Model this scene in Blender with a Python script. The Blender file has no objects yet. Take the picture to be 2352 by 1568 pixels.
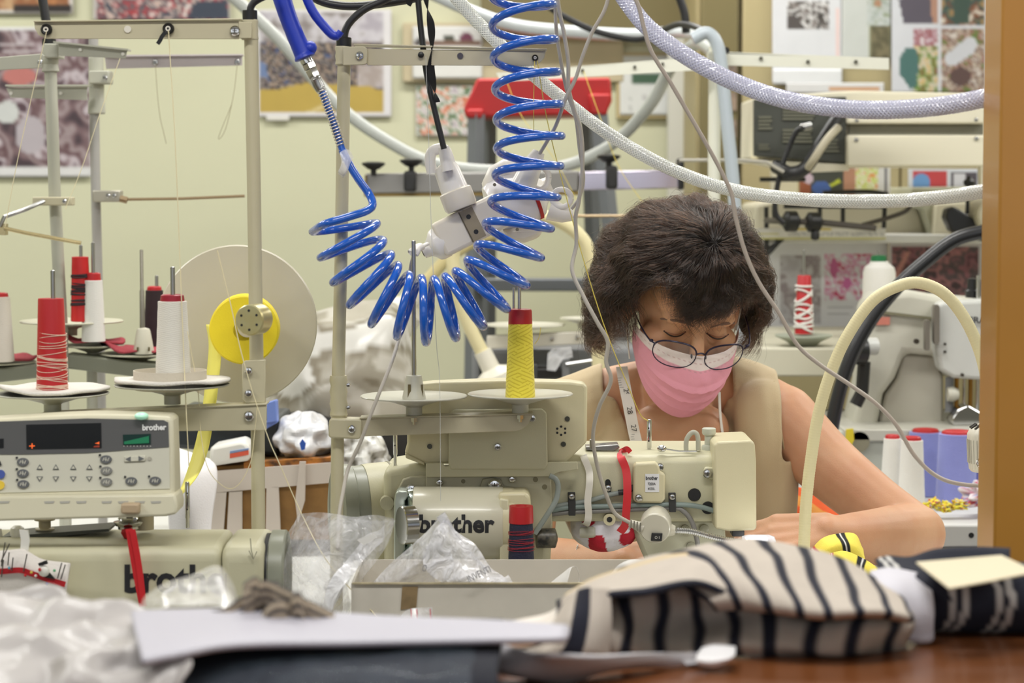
import bpy, bmesh, math, random
import numpy as np
from mathutils import Vector, Matrix, noise as mnoise
random.seed(7)
rng = np.random.default_rng(7)
SC = bpy.context.scene
COL = SC.collection
PI = math.pi
# ---------------------------------------------------------------- camera
FPX, CX, CY = 5000.0, 1176.0, 784.0
PITCH = math.radians(4.0)
CAMZ = 1.28
cam_d = bpy.data.cameras.new('camera')
cam = bpy.data.objects.new('camera', cam_d); COL.objects.link(cam)
cam.location = (0, 0, CAMZ); cam.rotation_euler = (PI/2 - PITCH, 0, 0)
cam_d.sensor_width = 36.0; cam_d.lens = 36.0*FPX/2352.0
cam_d.clip_start = 0.05; cam_d.clip_end = 60
cam_d.dof.use_dof = True; cam_d.dof.focus_distance = 2.80; cam_d.dof.aperture_fstop = 6.3
cam_d.dof.aperture_blades = 7
SC.camera = cam
SC.view_settings.view_transform = 'Standard'; SC.view_settings.look = 'None'
SC.view_settings.gamma = 1.0; SC.view_settings.use_curve_mapping = False
SC.view_settings.exposure = 0.0
SC.cycles.use_denoising = True
SC.cycles.max_bounces = 8; SC.cycles.transparent_max_bounces = 24
SC.cycles.caustics_reflective = False; SC.cycles.caustics_refractive = False
SC.cycles.sample_clamp_indirect = 6.0
# ---------------------------------------------------------------- world and lights
wd = bpy.data.worlds.new('world'); SC.world = wd; wd.use_nodes = True
wd.node_tree.nodes['Background'].inputs[0].default_value = (0.80, 0.88, 1.0, 1)
wd.node_tree.nodes['Background'].inputs[1].default_value = 0.35
def area(name, loc, rot, sx, sy, power, col):
    l = bpy.data.lights.new(name, 'AREA'); l.shape = 'RECTANGLE'; l.size = sx; l.size_y = sy
    l.energy = power; l.color = col
    o = bpy.data.objects.new(name, l); COL.objects.link(o); o.location = loc; o.rotation_euler = rot
    return o
CEIL = 2.75
LAMPS = [(-2.2, 1.2), (0.0, 1.2), (2.2, 1.2), (-2.2, 3.3), (0.0, 3.3), (2.2, 3.3), (-2.2, 5.3), (0.0, 5.3), (2.2, 5.3)]
for i, (lx, ly) in enumerate(LAMPS):
    area('ceiling_tube_light', (lx, ly, CEIL-0.13), (0, 0, 0), 1.3, 0.24, 27.5, (1.0, 0.985, 0.95))
# daylight through the windows behind the photographer
for wx in (-2.1, 0.0, 2.1):
    area('window_daylight', (wx, -1.85, 1.75), (PI/2, 0, 0), 1.6, 1.3, 7, (0.93, 0.96, 1.0))
# ---------------------------------------------------------------- maths
RT = Vector((1, 0, 0)); FW = Vector((0, math.cos(PITCH), -math.sin(PITCH))); UP = Vector((0, math.sin(PITCH), math.cos(PITCH)))
CAM = Vector((0, 0, CAMZ))
def W(x, y, Y):
    d = FW + RT*((x-CX)/FPX) + UP*((CY-y)/FPX)
    return CAM + d*(Y/d.y)
def G(x, y, z):
    d = FW + RT*((x-CX)/FPX) + UP*((CY-y)/FPX)
    return CAM + d*((z-CAMZ)/d.z)
def S(Y): return Y/FPX
def crom(P, n):
    P = [Vector(p) for p in P]
    if len(P) < 3:
        return [P[0].lerp(P[-1], i/n) for i in range(n+1)]
    Q = [P[0]*2-P[1]] + P + [P[-1]*2-P[-2]]
    out = []
    for i in range(1, len(Q)-2):
        a, b, c, d = Q[i-1], Q[i], Q[i+1], Q[i+2]
        for k in range(n):
            t = k/n
            out.append(0.5*((2*b)+(c-a)*t+(2*a-5*b+4*c-d)*t*t+(3*b-a-3*c+d)*t**3))
    out.append(P[-1]); return out
def nz(x, y=0, z=0): return mnoise.noise(Vector((x, y, z)))
# ---------------------------------------------------------------- materials
def lin(c):
    r = []
    for v in c[:3]:
        v = v/255.0
        r.append(v/12.92 if v <= 0.04045 else ((v+0.055)/1.055)**2.4)
    return (*r, 1.0)
MATS = {}
def mat(name, col, rough=0.5, metal=0.0, var=0.0, vs=8.0, bump=0.0, bs=120.0, coat=0.0, emis=0.0, alpha=1.0, sss=0.0, spec=0.5, col2=None, attr=None, sheen=0.0):
    if name in MATS: return MATS[name]
    m = bpy.data.materials.new(name); m.use_nodes = True
    N = m.node_tree.nodes; L = m.node_tree.links; b = N['Principled BSDF']
    b.inputs['Base Color'].default_value = lin(col)
    b.inputs['Roughness'].default_value = rough; b.inputs['Metallic'].default_value = metal
    b.inputs['Specular IOR Level'].default_value = spec
    b.inputs['Coat Weight'].default_value = coat; b.inputs['Coat Roughness'].default_value = 0.08
    b.inputs['Alpha'].default_value = alpha
    if sheen: b.inputs['Sheen Weight'].default_value = sheen
    if sss:
        b.inputs['Subsurface Weight'].default_value = sss; b.inputs['Subsurface Radius'].default_value = (0.012, 0.005, 0.003)
        b.inputs['Subsurface Scale'].default_value = 0.6
    if emis:
        b.inputs['Emission Color'].default_value = lin(col); b.inputs['Emission Strength'].default_value = emis
    tc = N.new('ShaderNodeTexCoord')
    src = None
    if attr:
        a = N.new('ShaderNodeAttribute'); a.attribute_name = attr; src = a.outputs['Color']
    if var or col2:
        n = N.new('ShaderNodeTexNoise'); n.inputs['Scale'].default_value = vs; n.inputs['Detail'].default_value = 4
        L.new(tc.outputs['Object'], n.inputs['Vector'])
        mx = N.new('ShaderNodeMix'); mx.data_type = 'RGBA'
        c2 = lin(col2) if col2 else tuple(v*(1-var) for v in lin(col)[:3])+(1,)
        cr = N.new('ShaderNodeMapRange'); cr.inputs[1].default_value = 0.35; cr.inputs[2].default_value = 0.65
        L.new(n.outputs['Fac'], cr.inputs[0]); L.new(cr.outputs[0], mx.inputs['Factor'])
        if src: L.new(src, mx.inputs['A'])
        else: mx.inputs['A'].default_value = lin(col)
        if src:
            mx.blend_type = 'MULTIPLY'; mx.inputs['B'].default_value = (1-var, 1-var, 1-var, 1)
        else: mx.inputs['B'].default_value = c2
        src = mx.outputs['Result']
    if src: L.new(src, b.inputs['Base Color'])
    if bump:
        n = N.new('ShaderNodeTexNoise'); n.inputs['Scale'].default_value = bs; n.inputs['Detail'].default_value = 3
        L.new(tc.outputs['Object'], n.inputs['Vector'])
        bp = N.new('ShaderNodeBump'); bp.inputs['Strength'].default_value = bump; bp.inputs['Distance'].default_value = 0.002
        L.new(n.outputs['Fac'], bp.inputs['Height']); L.new(bp.outputs[0], b.inputs['Normal'])
    MATS[name] = m; return m
def film(name, col=(235, 236, 240), dens=0.35, rough=0.08, bumps=0.5, bs=25.0):
    """thin clear plastic: mostly see-through, glossy and wrinkled"""
    if name in MATS: return MATS[name]
    m = bpy.data.materials.new(name); m.use_nodes = True
    N = m.node_tree.nodes; L = m.node_tree.links; b = N['Principled BSDF']
    b.inputs['Base Color'].default_value = lin(col); b.inputs['Roughness'].default_value = rough
    b.inputs['Coat Weight'].default_value = 0.6
    tr = N.new('ShaderNodeBsdfTransparent'); mx = N.new('ShaderNodeMixShader')
    tc = N.new('ShaderNodeTexCoord'); n = N.new('ShaderNodeTexNoise'); n.inputs['Scale'].default_value = bs; n.inputs['Detail'].default_value = 6
    n.inputs['Distortion'].default_value = 1.5
    L.new(tc.outputs['Object'], n.inputs['Vector'])
    bp = N.new('ShaderNodeBump'); bp.inputs['Strength'].default_value = bumps; bp.inputs['Distance'].default_value = 0.01
    L.new(n.outputs['Fac'], bp.inputs['Height']); L.new(bp.outputs[0], b.inputs['Normal'])
    mr = N.new('ShaderNodeMapRange'); mr.inputs[1].default_value = 0.3; mr.inputs[2].default_value = 0.75
    mr.inputs[3].default_value = dens*0.55; mr.inputs[4].default_value = min(1, dens*1.5)
    L.new(n.outputs['Fac'], mr.inputs[0]); L.new(mr.outputs[0], mx.inputs[0])
    L.new(tr.outputs[0], mx.inputs[1]); L.new(b.outputs[0], mx.inputs[2])
    L.new(mx.outputs[0], N['Material Output'].inputs[0])
    MATS[name] = m; return m
# ---------------------------------------------------------------- mesh collector
class MB:
    def __init__(s): s.v = []; s.f = []; s.c = []; s.uv = None
    def add(s, vs, fs, cols=None):
        o = len(s.v); s.v += [Vector(v) for v in vs]; s.f += [tuple(i+o for i in f) for f in fs]
        if cols is not None: s.c += list(cols)
        return s
    def box(s, c, size, M=None):
        hx, hy, hz = size[0]/2, size[1]/2, size[2]/2; c = Vector(c)
        vs = [Vector((x, y, z)) for x in (-hx, hx) for y in (-hy, hy) for z in (-hz, hz)]
        if M is not None: vs = [M @ v for v in vs]
        return s.add([v+c for v in vs], [(0,1,3,2),(4,6,7,5),(0,4,5,1),(2,3,7,6),(0,2,6,4),(1,5,7,3)])
    def pbox(s, x0, y0, x1, y1, Y, dY): return s.prism([(x0,y0),(x1,y0),(x1,y1),(x0,y1)], Y, dY)
    def prism(s, poly, Y, dY, dz=0.0):
        """outline in photo units, standing at depth Y and going dY further back"""
        a = [W(x, y, Y) for x, y in poly]; n = len(a)
        b = [p+Vector((0, dY, dz)) for p in a]
        fs = [tuple(range(n)), tuple(range(2*n-1, n-1, -1))]+[(i, i+n, (i+1)%n+n, (i+1)%n) for i in range(n)]
        return s.add(a+b, fs)
    def xsweep(s, prof, x0, x1):
        """profile in (Y, z) metres swept along x"""
        n = len(prof); a = [Vector((x0, p[0], p[1])) for p in prof]; b = [Vector((x1, p[0], p[1])) for p in prof]
        return s.add(a+b, [tuple(range(n)), tuple(range(2*n-1, n-1, -1))]+[(i, i+n, (i+1)%n+n, (i+1)%n) for i in range(n)])
    def tube(s, pts, r, n=10, caps=True, flat=None):
        pts = [Vector(p) for p in pts]; m = len(pts)
        rs = r if isinstance(r, (list, tuple)) else [r]*m
        if len(rs) != m: rs = [rs[min(len(rs)-1, int(i*(len(rs)-1)/(m-1)))]*(1)+0 for i in range(m)]
        T = [(pts[min(i+1, m-1)]-pts[max(i-1, 0)]).normalized() for i in range(m)]
        ref = Vector((0, 0, 1)) if abs(T[0].z) < 0.9 else Vector((1, 0, 0))
        u = T[0].cross(ref).normalized(); vs = []
        for i in range(m):
            u = (u-T[i]*u.dot(T[i])).normalized(); w = T[i].cross(u)
            for k in range(n):
                a = 2*PI*k/n
                vs.append(pts[i]+(u*math.cos(a)+w*math.sin(a)*(flat or 1))*rs[i])
        fs = [(i*n+k, i*n+(k+1)%n, (i+1)*n+(k+1)%n, (i+1)*n+k) for i in range(m-1) for k in range(n)]
        if caps: fs += [tuple(range(n-1, -1, -1)), tuple((m-1)*n+k for k in range(n))]
        return s.add(vs, fs)
    def lathe(s, o, ax, prof, n=28, arc=1.0):
        """prof = (radius, height along ax)"""
        o = Vector(o); ax = Vector(ax).normalized(); ref = Vector((1, 0, 0)) if abs(ax.x) < 0.9 else Vector((0, 0, 1))
        u = ax.cross(ref).normalized(); w = ax.cross(u); vs = []
        for r, h in prof:
            for k in range(n):
                a = 2*PI*k/n; vs.append(o+ax*h+(u*math.cos(a)+w*math.sin(a))*max(r, 1e-5))
        m = len(prof)
        fs = [(i*n+k, i*n+(k+1)%n, (i+1)*n+(k+1)%n, (i+1)*n+k) for i in range(m-1) for k in range(n)]
        fs += [tuple(range(n-1, -1, -1)), tuple((m-1)*n+k for k in range(n))]
        return s.add(vs, fs)
    def vl(s, x, Y, prof, n=28):
        """upright lathe: prof = (y in photo units, radius in photo units), at depth Y"""
        z0 = W(x, prof[0][0], Y)
        return s.lathe((z0.x, z0.y, 0), (0, 0, 1), [(r*S(Y), W(x, y, Y).z) for y, r in prof], n)
    def disc(s, x, y, Y, r, d, n=24, prof=None):
        """round thing facing the viewer, radius r photo units, going d metres back"""
        return s.lathe(W(x, y, Y), (0, 1, 0), [(r*S(Y), 0), (r*S(Y), d)], n)
    def ell(s, c, rad, M=None, nu=20, nv=12):
        c = Vector(c); vs = []; fs = []
        for j in range(nv+1):
            b = -PI/2+PI*j/nv
            for i in range(nu):
                a = 2*PI*i/nu
                p = Vector((math.cos(b)*math.cos(a)*rad[0], math.cos(b)*math.sin(a)*rad[1], math.sin(b)*rad[2]))
                if M is not None: p = M @ p
                vs.append(c+p)
        for j in range(nv):
            for i in range(nu): fs.append((j*nu+i, j*nu+(i+1)%nu, (j+1)*nu+(i+1)%nu, (j+1)*nu+i))
        return s.add(vs, fs)
    def sheet(s, rows, nu=6, nv=6, amp=0.0, fr=8.0, seed=0, colf=None, colours=None):
        """smooth surface through rows of control points"""
        R = [crom(r, nu) for r in rows]; m = len(R[0])
        C = [crom([R[j][i] for j in range(len(R))], nv) for i in range(m)]; k = len(C[0])
        vs = []; cs = []
        for j in range(k):
            for i in range(m):
                p = C[i][j].copy()
                if amp:
                    p += Vector((nz(p.x*fr+seed, p.y*fr, p.z*fr), nz(p.x*fr, p.y*fr+9+seed, p.z*fr), nz(p.x*fr, p.y*fr, p.z*fr+5+seed)))*amp
                vs.append(p)
                if colf: cs.append(lin(colf(i/(m-1), j/(k-1), p)))
        return s.add(vs, [(j*m+i, j*m+i+1, (j+1)*m+i+1, (j+1)*m+i) for j in range(k-1) for i in range(m-1)], cs if colf else None)
    def ribbon(s, pts, w, nrm=(0, -1, 0), th=0.0006, n=6, twist=None):
        P = crom(pts, n); m = len(P); vs = []
        for i in range(m):
            t = (P[min(i+1, m-1)]-P[max(i-1, 0)]).normalized()
            nn = Vector(nrm)
            if twist: nn = Matrix.Rotation(twist(i/(m-1)), 3, t) @ nn
            sd = t.cross(nn).normalized(); n2 = sd.cross(t).normalized()
            for a, b in ((-1, 1), (1, 1), (1, -1), (-1, -1)): vs.append(P[i]+sd*a*w/2+n2*b*th/2)
        fs = [(i*4+k, i*4+(k+1)%4, (i+1)*4+(k+1)%4, (i+1)*4+k) for i in range(m-1) for k in range(4)]
        fs += [(3, 2, 1, 0), tuple((m-1)*4+k for k in range(4))]
        return s.add(vs, fs)
def px(pts, Y=None):
    return [W(p[0], p[1], p[2] if len(p) > 2 else Y) for p in pts]
def wloc(o):
    v = Vector((0, 0, 0))
    while o is not None: v = v+o.location; o = o.parent
    return v
def ob(name, mb, m, parent=None, bevel=0.0, smooth=35, kind=None, label=None, solid=0.0, sub=0, norm=True, seg=2):
    me = bpy.data.meshes.new(name); off = wloc(parent) if parent else Vector((0, 0, 0))
    if parent is None and mb.v and kind != 'structure':
        a = np.array([tuple(v) for v in mb.v]); off = Vector(((a[:, 0].min()+a[:, 0].max())/2, (a[:, 1].min()+a[:, 1].max())/2, a[:, 2].min()))
    me.from_pydata([tuple(v-off) for v in mb.v], [], mb.f); me.update()
    if norm:
        bm = bmesh.new(); bm.from_mesh(me); bmesh.ops.recalc_face_normals(bm, faces=bm.faces); bm.to_mesh(me); bm.free()
    if mb.c and len(mb.c) == len(mb.v):
        at = me.color_attributes.new('Col', 'FLOAT_COLOR', 'POINT'); at.data.foreach_set('color', [x for c in mb.c for x in c])
    if smooth:
        me.polygons.foreach_set('use_smooth', [True]*len(me.polygons)); me.set_sharp_from_angle(angle=math.radians(smooth))
    for k in (m if isinstance(m, (list, tuple)) else [m]): me.materials.append(k)
    o = bpy.data.objects.new(name, me); COL.objects.link(o)
    if parent: o.parent = parent
    else: o.location = off
    if sub:
        q = o.modifiers.new('sub', 'SUBSURF'); q.levels = sub; q.render_levels = sub
    if solid:
        q = o.modifiers.new('thick', 'SOLIDIFY'); q.thickness = solid; q.offset = 0
    if bevel:
        q = o.modifiers.new('round', 'BEVEL'); q.width = bevel; q.segments = seg; q.limit_method = 'ANGLE'; q.angle_limit = math.radians(40)
        q.harden_normals = False
    if kind: o['kind'] = kind
    if label: o['label'] = label
    return o
def thing(name, label, cat, loc=(0, 0, 0), group=None):
    o = bpy.data.objects.new(name, None); COL.objects.link(o); o.location = loc; o.empty_display_size = 0.05
    o['label'] = label; o['category'] = cat
    if group: o['group'] = group
    return o
def tag(o, label, cat, group=None):
    o['label'] = label; o['category'] = cat
    if group: o['group'] = group
    return o
def subthing(name, par, loc, label=None):
    o = bpy.data.objects.new(name, None); COL.objects.link(o); o.parent = par; o.location = Vector(loc)-wloc(par); o.empty_display_size = 0.03
    if label: o['label'] = label
    return o
def inst(me, name, loc, sc, parent, rot=None):
    o = bpy.data.objects.new(name, me); COL.objects.link(o)
    o.parent = parent; o.location = Vector(loc)-(wloc(parent) if parent else Vector()); o.scale = (sc, sc, sc)
    if rot: o.rotation_euler = rot
    return o
# common materials
cream = mat('cream_paint', (198, 194, 165), 0.42, var=0.05, vs=6, bump=0.10, bs=900)
creamd = mat('cream_plastic', (207, 199, 165), 0.38, bump=0.05, bs=700)
polem = mat('stand_paint', (196, 189, 160), 0.38, var=0.05)
greyp = mat('grey_paint', (182, 181, 165), 0.4)
wheelg = mat('grey_wheel', (135, 137, 122), 0.35)
chrome = mat('chrome', (205, 205, 205), 0.16, 1.0)
steel = mat('steel', (170, 170, 168), 0.3, 1.0)
black = mat('black_plastic', (22, 22, 23), 0.4)
darkg = mat('dark_grey', (62, 64, 66), 0.45)
whitep = mat('white_plastic', (228, 226, 218), 0.35)
paper = mat('white_paper', (232, 230, 226), 0.7, var=0.03)
redp = mat('red_plastic', (185, 22, 32), 0.38)
cordm = mat('grey_cord', (176, 170, 160), 0.45)
cord2 = mat('blue_grey_cable', (142, 150, 146), 0.45)
blkc = mat('black_cable', (36, 36, 38), 0.4)
clothw = mat('white_cloth', (228, 226, 228), 0.85, bump=0.3, bs=400, sheen=0.2)
attrm = mat('printed_paper', (255, 255, 255), 0.55, attr='Col', var=0.04, vs=20)
attrf = mat('printed_cloth', (255, 255, 255), 0.9, attr='Col', var=0.06, vs=60, bump=0.25, bs=600)
attrt = mat('printed_film', (255, 255, 255), 0.3, attr='Col', var=0.06, vs=30)
ink = mat('black_ink', (30, 30, 32), 0.5)
# one shared screw
def screw_mesh(n=16):
    b = MB(); b.lathe((0, 0, 0), (0, 1, 0), [(1.0, 0.0), (0.98, -0.25), (0.75, -0.5), (0.35, -0.58)], n)
    me = bpy.data.meshes.new('screw'); me.from_pydata([tuple(v) for v in b.v], [], b.f)
    q = MB(); q.box((0, -0.56, 0), (0.9, 0.1, 0.16)); q.box((0, -0.56, 0), (0.16, 0.1, 0.9))
    o = len(b.v)
    me = bpy.data.meshes.new('screw'); me.from_pydata([tuple(v) for v in b.v+q.v], [], b.f+[tuple(i+o for i in f) for f in q.f])
    me.materials.append(chrome); me.materials.append(mat('slot_dark', (70, 68, 62), 0.6))
    for p in me.polygons: p.use_smooth = True; p.material_index = 1 if p.index >= len(b.f) else 0
    me.set_sharp_from_angle(angle=0.6)
    return me
SCREW = screw_mesh()
def screw(par, x, y, Y, r=9, name='screw'): return inst(SCREW, name, W(x, y, Y), r*S(Y), par)
def textmesh(s, bold=0.0):
    cu = bpy.data.curves.new('lettering', 'FONT'); cu.body = s; cu.offset = bold; cu.resolution_u = 3
    o = bpy.data.objects.new('lettering', cu); COL.objects.link(o)
    dg = bpy.context.evaluated_depsgraph_get(); dg.update()
    me = bpy.data.meshes.new_from_object(o.evaluated_get(dg)); bpy.data.objects.remove(o); return me
def text(s, box, Y, m, par, bold=0.0, warp=None, name='lettering', roll=0.0, th=0.0006):
    me = textmesh(s, bold); n = len(me.vertices); a = np.empty(n*3); me.vertices.foreach_get('co', a); a = a.reshape(-1, 3)
    lo, hi = a.min(0), a.max(0); x0, y0, x1, y1 = box; off = wloc(par)
    cx, cy = (x0+x1)/2, (y0+y1)/2; vs = []
    for p in a:
        u = (p[0]-lo[0])/max(hi[0]-lo[0], 1e-6); v = (p[1]-lo[1])/max(hi[1]-lo[1], 1e-6)
        X, Yp = x0+u*(x1-x0), y1+v*(y0-y1)
        dx, dy = X-cx, Yp-cy; X = cx+dx*math.cos(roll)-dy*math.sin(roll); Yp = cy+dx*math.sin(roll)+dy*math.cos(roll)
        yy = Y(X, Yp) if callable(Y) else Y
        vs.append(W(X, Yp, yy)-off)
    fs = [tuple(f.vertices) for f in me.polygons]
    q = bpy.data.meshes.new(name); q.from_pydata([tuple(v) for v in vs], [], fs); q.materials.append(m)
    o = bpy.data.objects.new(name, q); COL.objects.link(o); o.parent = par
    md = o.modifiers.new('thick', 'SOLIDIFY'); md.thickness = th; md.offset = 0
    return o
def inside(t, X, Y):
    k = t[0]
    if k == 'r': return (X >= t[1]) & (X <= t[3]) & (Y >= t[2]) & (Y <= t[4])
    if k == 'e': return ((X-t[1])/t[3])**2+((Y-t[2])/t[4])**2 <= 1
    if k == 'p':
        P = t[1]; r = np.zeros(X.shape, bool); n = len(P)
        for i in range(n):
            (xa, ya), (xb, yb) = P[i], P[(i+1) % n]
            if ya == yb: continue
            c = ((ya > Y) != (yb > Y)) & (X < (xb-xa)*(Y-ya)/(yb-ya)+xa); r ^= c
        return r
def picture(name, box, Y, base, shapes, par=None, step=6, th=0.0012, m=None, blot=None, label=None, skew=0.0):
    """flat print: a fine grid whose colours are the printed shapes"""
    x0, y0, x1, y1 = box; nx = max(2, int((x1-x0)/step)); ny = max(2, int((y1-y0)/step))
    X, Yy = np.meshgrid(np.linspace(x0, x1, nx+1), np.linspace(y0, y1, ny+1))
    C = np.ones((ny+1, nx+1, 3))*np.array(base, float)
    for sh in shapes:
        t, col = sh[0], sh[1]
        if t[0] == 'n':   # blotchy photograph area: ('n', x0,y0,x1,y1, scale, seed) and a list of colours
            msk = (X >= t[1]) & (X <= t[3]) & (Yy >= t[2]) & (Yy <= t[4])
            for j, i in zip(*np.where(msk)):
                v = nz(X[j, i]/t[5]+t[6], Yy[j, i]/t[5], t[6]*3.1)+0.5*nz(X[j, i]/t[5]*2.3, Yy[j, i]/t[5]*2.3+t[6], 7)
                q = min(max(v*0.9+0.5, 0), 0.999)*(len(col)-1); k = int(q); f = q-k; f = f*f*(3-2*f)
                C[j, i] = [col[k][c]*(1-f)+col[k+1][c]*f for c in range(3)]
        else: C[inside(t, X, Yy)] = col
    b = MB(); vs = [W(X[j, i], Yy[j, i], Y) for j in range(ny+1) for i in range(nx+1)]
    # printed sheets keep vertical and horizontal edges
    b.add(vs, [(j*(nx+1)+i, j*(nx+1)+i+1, (j+1)*(nx+1)+i+1, (j+1)*(nx+1)+i) for j in range(ny) for i in range(nx)], [lin(c) for c in C.reshape(-1, 3)])
    return ob(name, b, m or attrm, par, solid=th, label=label)
# ================================================================ the room
XL, XR, YF, YB = -4.2, 4.2, -2.0, 6.4
wallm = mat('wall_paint', (214, 214, 184), 0.7, var=0.03, vs=2, bump=0.15, bs=60)
def struct(name, m, *boxes, par=None, bevel=0):
    b = MB()
    for c, s in boxes: b.box(c, s)
    return ob(name, b, m, par, kind='structure', smooth=0, bevel=bevel)
struct('floor', mat('floor_vinyl', (92, 88, 80), 0.5, var=0.15, vs=3), (((XL+XR)/2, (YF+YB)/2, -0.05), (XR-XL, YB-YF, 0.1)))
struct('ceiling', mat('ceiling_paint', (225, 225, 218), 0.8), (((XL+XR)/2, (YF+YB)/2, CEIL+0.05), (XR-XL, YB-YF, 0.1)))
struct('wall_back', wallm, ((0, YB+0.05, CEIL/2), (XR-XL, 0.1, CEIL)))
struct('wall_left', wallm, ((XL-0.05, (YF+YB)/2, CEIL/2), (0.1, YB-YF, CEIL)))
struct('wall_right', wallm, ((XR+0.05, (YF+YB)/2, CEIL/2), (0.1, YB-YF, CEIL)))
struct('wall_front', mat('wall_front_paint', (150, 148, 132), 0.7), ((0, YF-0.05, 0.5), (XR-XL, 0.1, 1.0)), ((0, YF-0.05, 2.6), (XR-XL, 0.1, 0.3)))
for i, wx in enumerate((-2.1, 0, 2.1)):
    w = struct('window_%d' % (i+1), mat('window_frame_paint', (226, 226, 220), 0.4), ((wx, YF-0.04, 1.03), (2.1, 0.06, 0.06)), ((wx, YF-0.04, 2.42), (2.1, 0.06, 0.06)),
           ((wx-1.05, YF-0.04, 1.72), (0.06, 0.06, 1.45)), ((wx+1.05, YF-0.04, 1.72), (0.06, 0.06, 1.45)), ((wx, YF-0.04, 1.72), (0.05, 0.05, 1.40)))
    for k in (-1, 1):
        struct('pane', film('window_glass', dens=0.1, bumps=0), ((wx+k*0.52, YF-0.04, 1.72), (1.0, 0.006, 1.38)), par=w)
# tall tan cupboard run on the back wall, beam over the pinboard
lock = mat('cupboard_tan', (176, 163, 122), 0.5, var=0.06, vs=1.5)
lockd = mat('cupboard_olive', (116, 106, 68), 0.5, var=0.06, vs=1.5)
cup = thing('cupboard', 'tall tan metal cupboard covered with posters, against the back wall', 'cupboard', (0.95, 5.95, 0))
def bx(name, m, x0, x1, Y0, Y1, z0, z1, par, bevel=0.0, **k):
    b = MB(); b.box(((x0+x1)/2, (Y0+Y1)/2, (z0+z1)/2), (x1-x0, Y1-Y0, z1-z0)); return ob(name, b, m, par, bevel=bevel, **k)
def pxX(x, Y): return (x-CX)/FPX*Y
def pz(y, Y): return W(CX, y, Y).z
cx0 = pxX(1600, 5.8); cx1 = pxX(1702, 5.8); cx2 = pxX(2300, 5.8)
bx('body', lock, cx0, cx2+0.5, 5.86, 6.39, 0.0, 2.3, cup)
bx('side_door', lockd, cx0+0.01, cx1-0.012, 5.80, 5.86, 0.05, 2.28, cup, 0.004)
bx('door', lock, cx1, cx1+0.42, 5.80, 5.86, 0.05, 2.28, cup, 0.004)
bx('door', lock, cx1+0.425, cx2+0.1, 5.80, 5.86, 0.05, 2.28, cup, 0.004)
for k in range(5):
    b = MB(); b.pbox(1672, 150+k*62, 1692, 192+k*62, 5.795, 0.004)
    ob('photo_strip', b, mat('small_photo', (150, 130, 112), 0.4, col2=(40, 38, 40), vs=30), cup)
st = MB(); sx = pxX(2283, 5.7); st.box((sx, 5.72, 1.25), (0.035, 0.03, 2.3)); shelf_post = ob('shelf_upright', st, mat('slotted_steel', (190, 192, 192), 0.45), bevel=0.002)
tag(shelf_post, 'slotted light grey steel upright beside the wooden post', 'rail')
q = MB()
for k in range(60): q.box((sx+0.002, 5.703, 1.0+k*0.02), (0.006, 0.004, 0.010))
ob('slot', q, ink, shelf_post, kind='stuff')
struct('trim_1', lockd, (((pxX(1105, 6.3)+pxX(1600, 6.3))/2, 6.33, pz(-30, 6.3)), (pxX(1600, 6.3)-pxX(1105, 6.3), 0.13, pz(-130, 6.3)-pz(72, 6.3))))
struct('trim_2', mat('alu_rail', (214, 214, 206), 0.4), (((pxX(1585, 6.2)+pxX(1530, 6.2))/2, 6.3, 1.375), (0.05, 0.06, 2.75)))
pb = MB(); pb.pbox(925, 52, 1432, 188, 6.37, 0.025)
pinb = tag(ob('pinboard', pb, mat('pinboard_cork', (203, 190, 158), 0.8, var=0.08, vs=9), bevel=0.003), 'beige pinboard on the back wall under the olive beam', 'pinboard')
def poster(name, label, cat, *a, **k):
    o = picture(name, *a, **k); return tag(o, label, cat)
YW = 6.385
pu = [(70, 55, 62), (120, 96, 100), (165, 150, 152), (98, 70, 74), (200, 190, 196), (84, 62, 70)]
poster('wall_poster', 'purple brown photo poster with white lower margin, behind the leftmost thread stand', 'poster', (-70, 62, 210, 406), YW, (222, 222, 222),
       [(('n', -60, 68, 206, 384, 60, 3), pu), (('r', 0, 98, 76, 103), (190, 180, 184)), (('r', 6, 116, 84, 121), (185, 175, 180)),
        (('e', 16, 258, 28, 26), (205, 208, 206)), (('e', 45, 175, 40, 20), (190, 118, 112)), (('e', 70, 310, 34, 44), (182, 174, 180))], step=5)
poster('wall_picture', 'orange and dark brown picture in the top corner above the purple poster', 'picture', (-40, -60, 168, 32), YW, (216, 212, 206),
       [(('n', -30, -50, 160, 24, 40, 5), [(190, 130, 80), (150, 96, 60), (196, 160, 120)]), (('r', 30, 10, 162, 28), (40, 32, 30))])
poster('wall_picture', 'colourful photo cut off at the top edge above the tall stand crossbar', 'picture', (214, -70, 528, 46), YW, (205, 200, 196),
       [(('n', 220, -60, 526, 46, 22, 9), [(220, 215, 210), (170, 60, 66), (90, 88, 96), (216, 190, 180), (60, 66, 82)]), (('p', [(425, 46), (450, 5), (520, 0), (526, 46)]), (58, 66, 82))], step=5)
poster('wall_poster', 'photo of people standing on a yellow floor, behind the blue air gun', 'poster', (590, 22, 899, 268), YW, (224, 222, 224),
       [(('n', 598, 30, 880, 100, 40, 4), [(176, 170, 180), (205, 202, 208), (140, 132, 130)]), (('r', 598, 192, 880, 258), (186, 160, 74)),
        (('n', 598, 95, 880, 205, 15, 11), [(52, 48, 52), (150, 140, 136), (40, 40, 46), (180, 160, 140), (80, 62, 60), (70, 90, 130)]),
        (('p', [(596, 140), (612, 145), (616, 180), (596, 176)]), (110, 130, 170)), (('n', 820, 150, 880, 200, 30, 12), [(200, 192, 194), (168, 156, 150)]),
        (('p', [(598, 215), (700, 190), (860, 200), (880, 258), (598, 258)]), (188, 162, 78)), (('p', [(700, 258), (780, 225), (786, 232), (720, 258)]), (214, 196, 140))], step=4)
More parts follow.
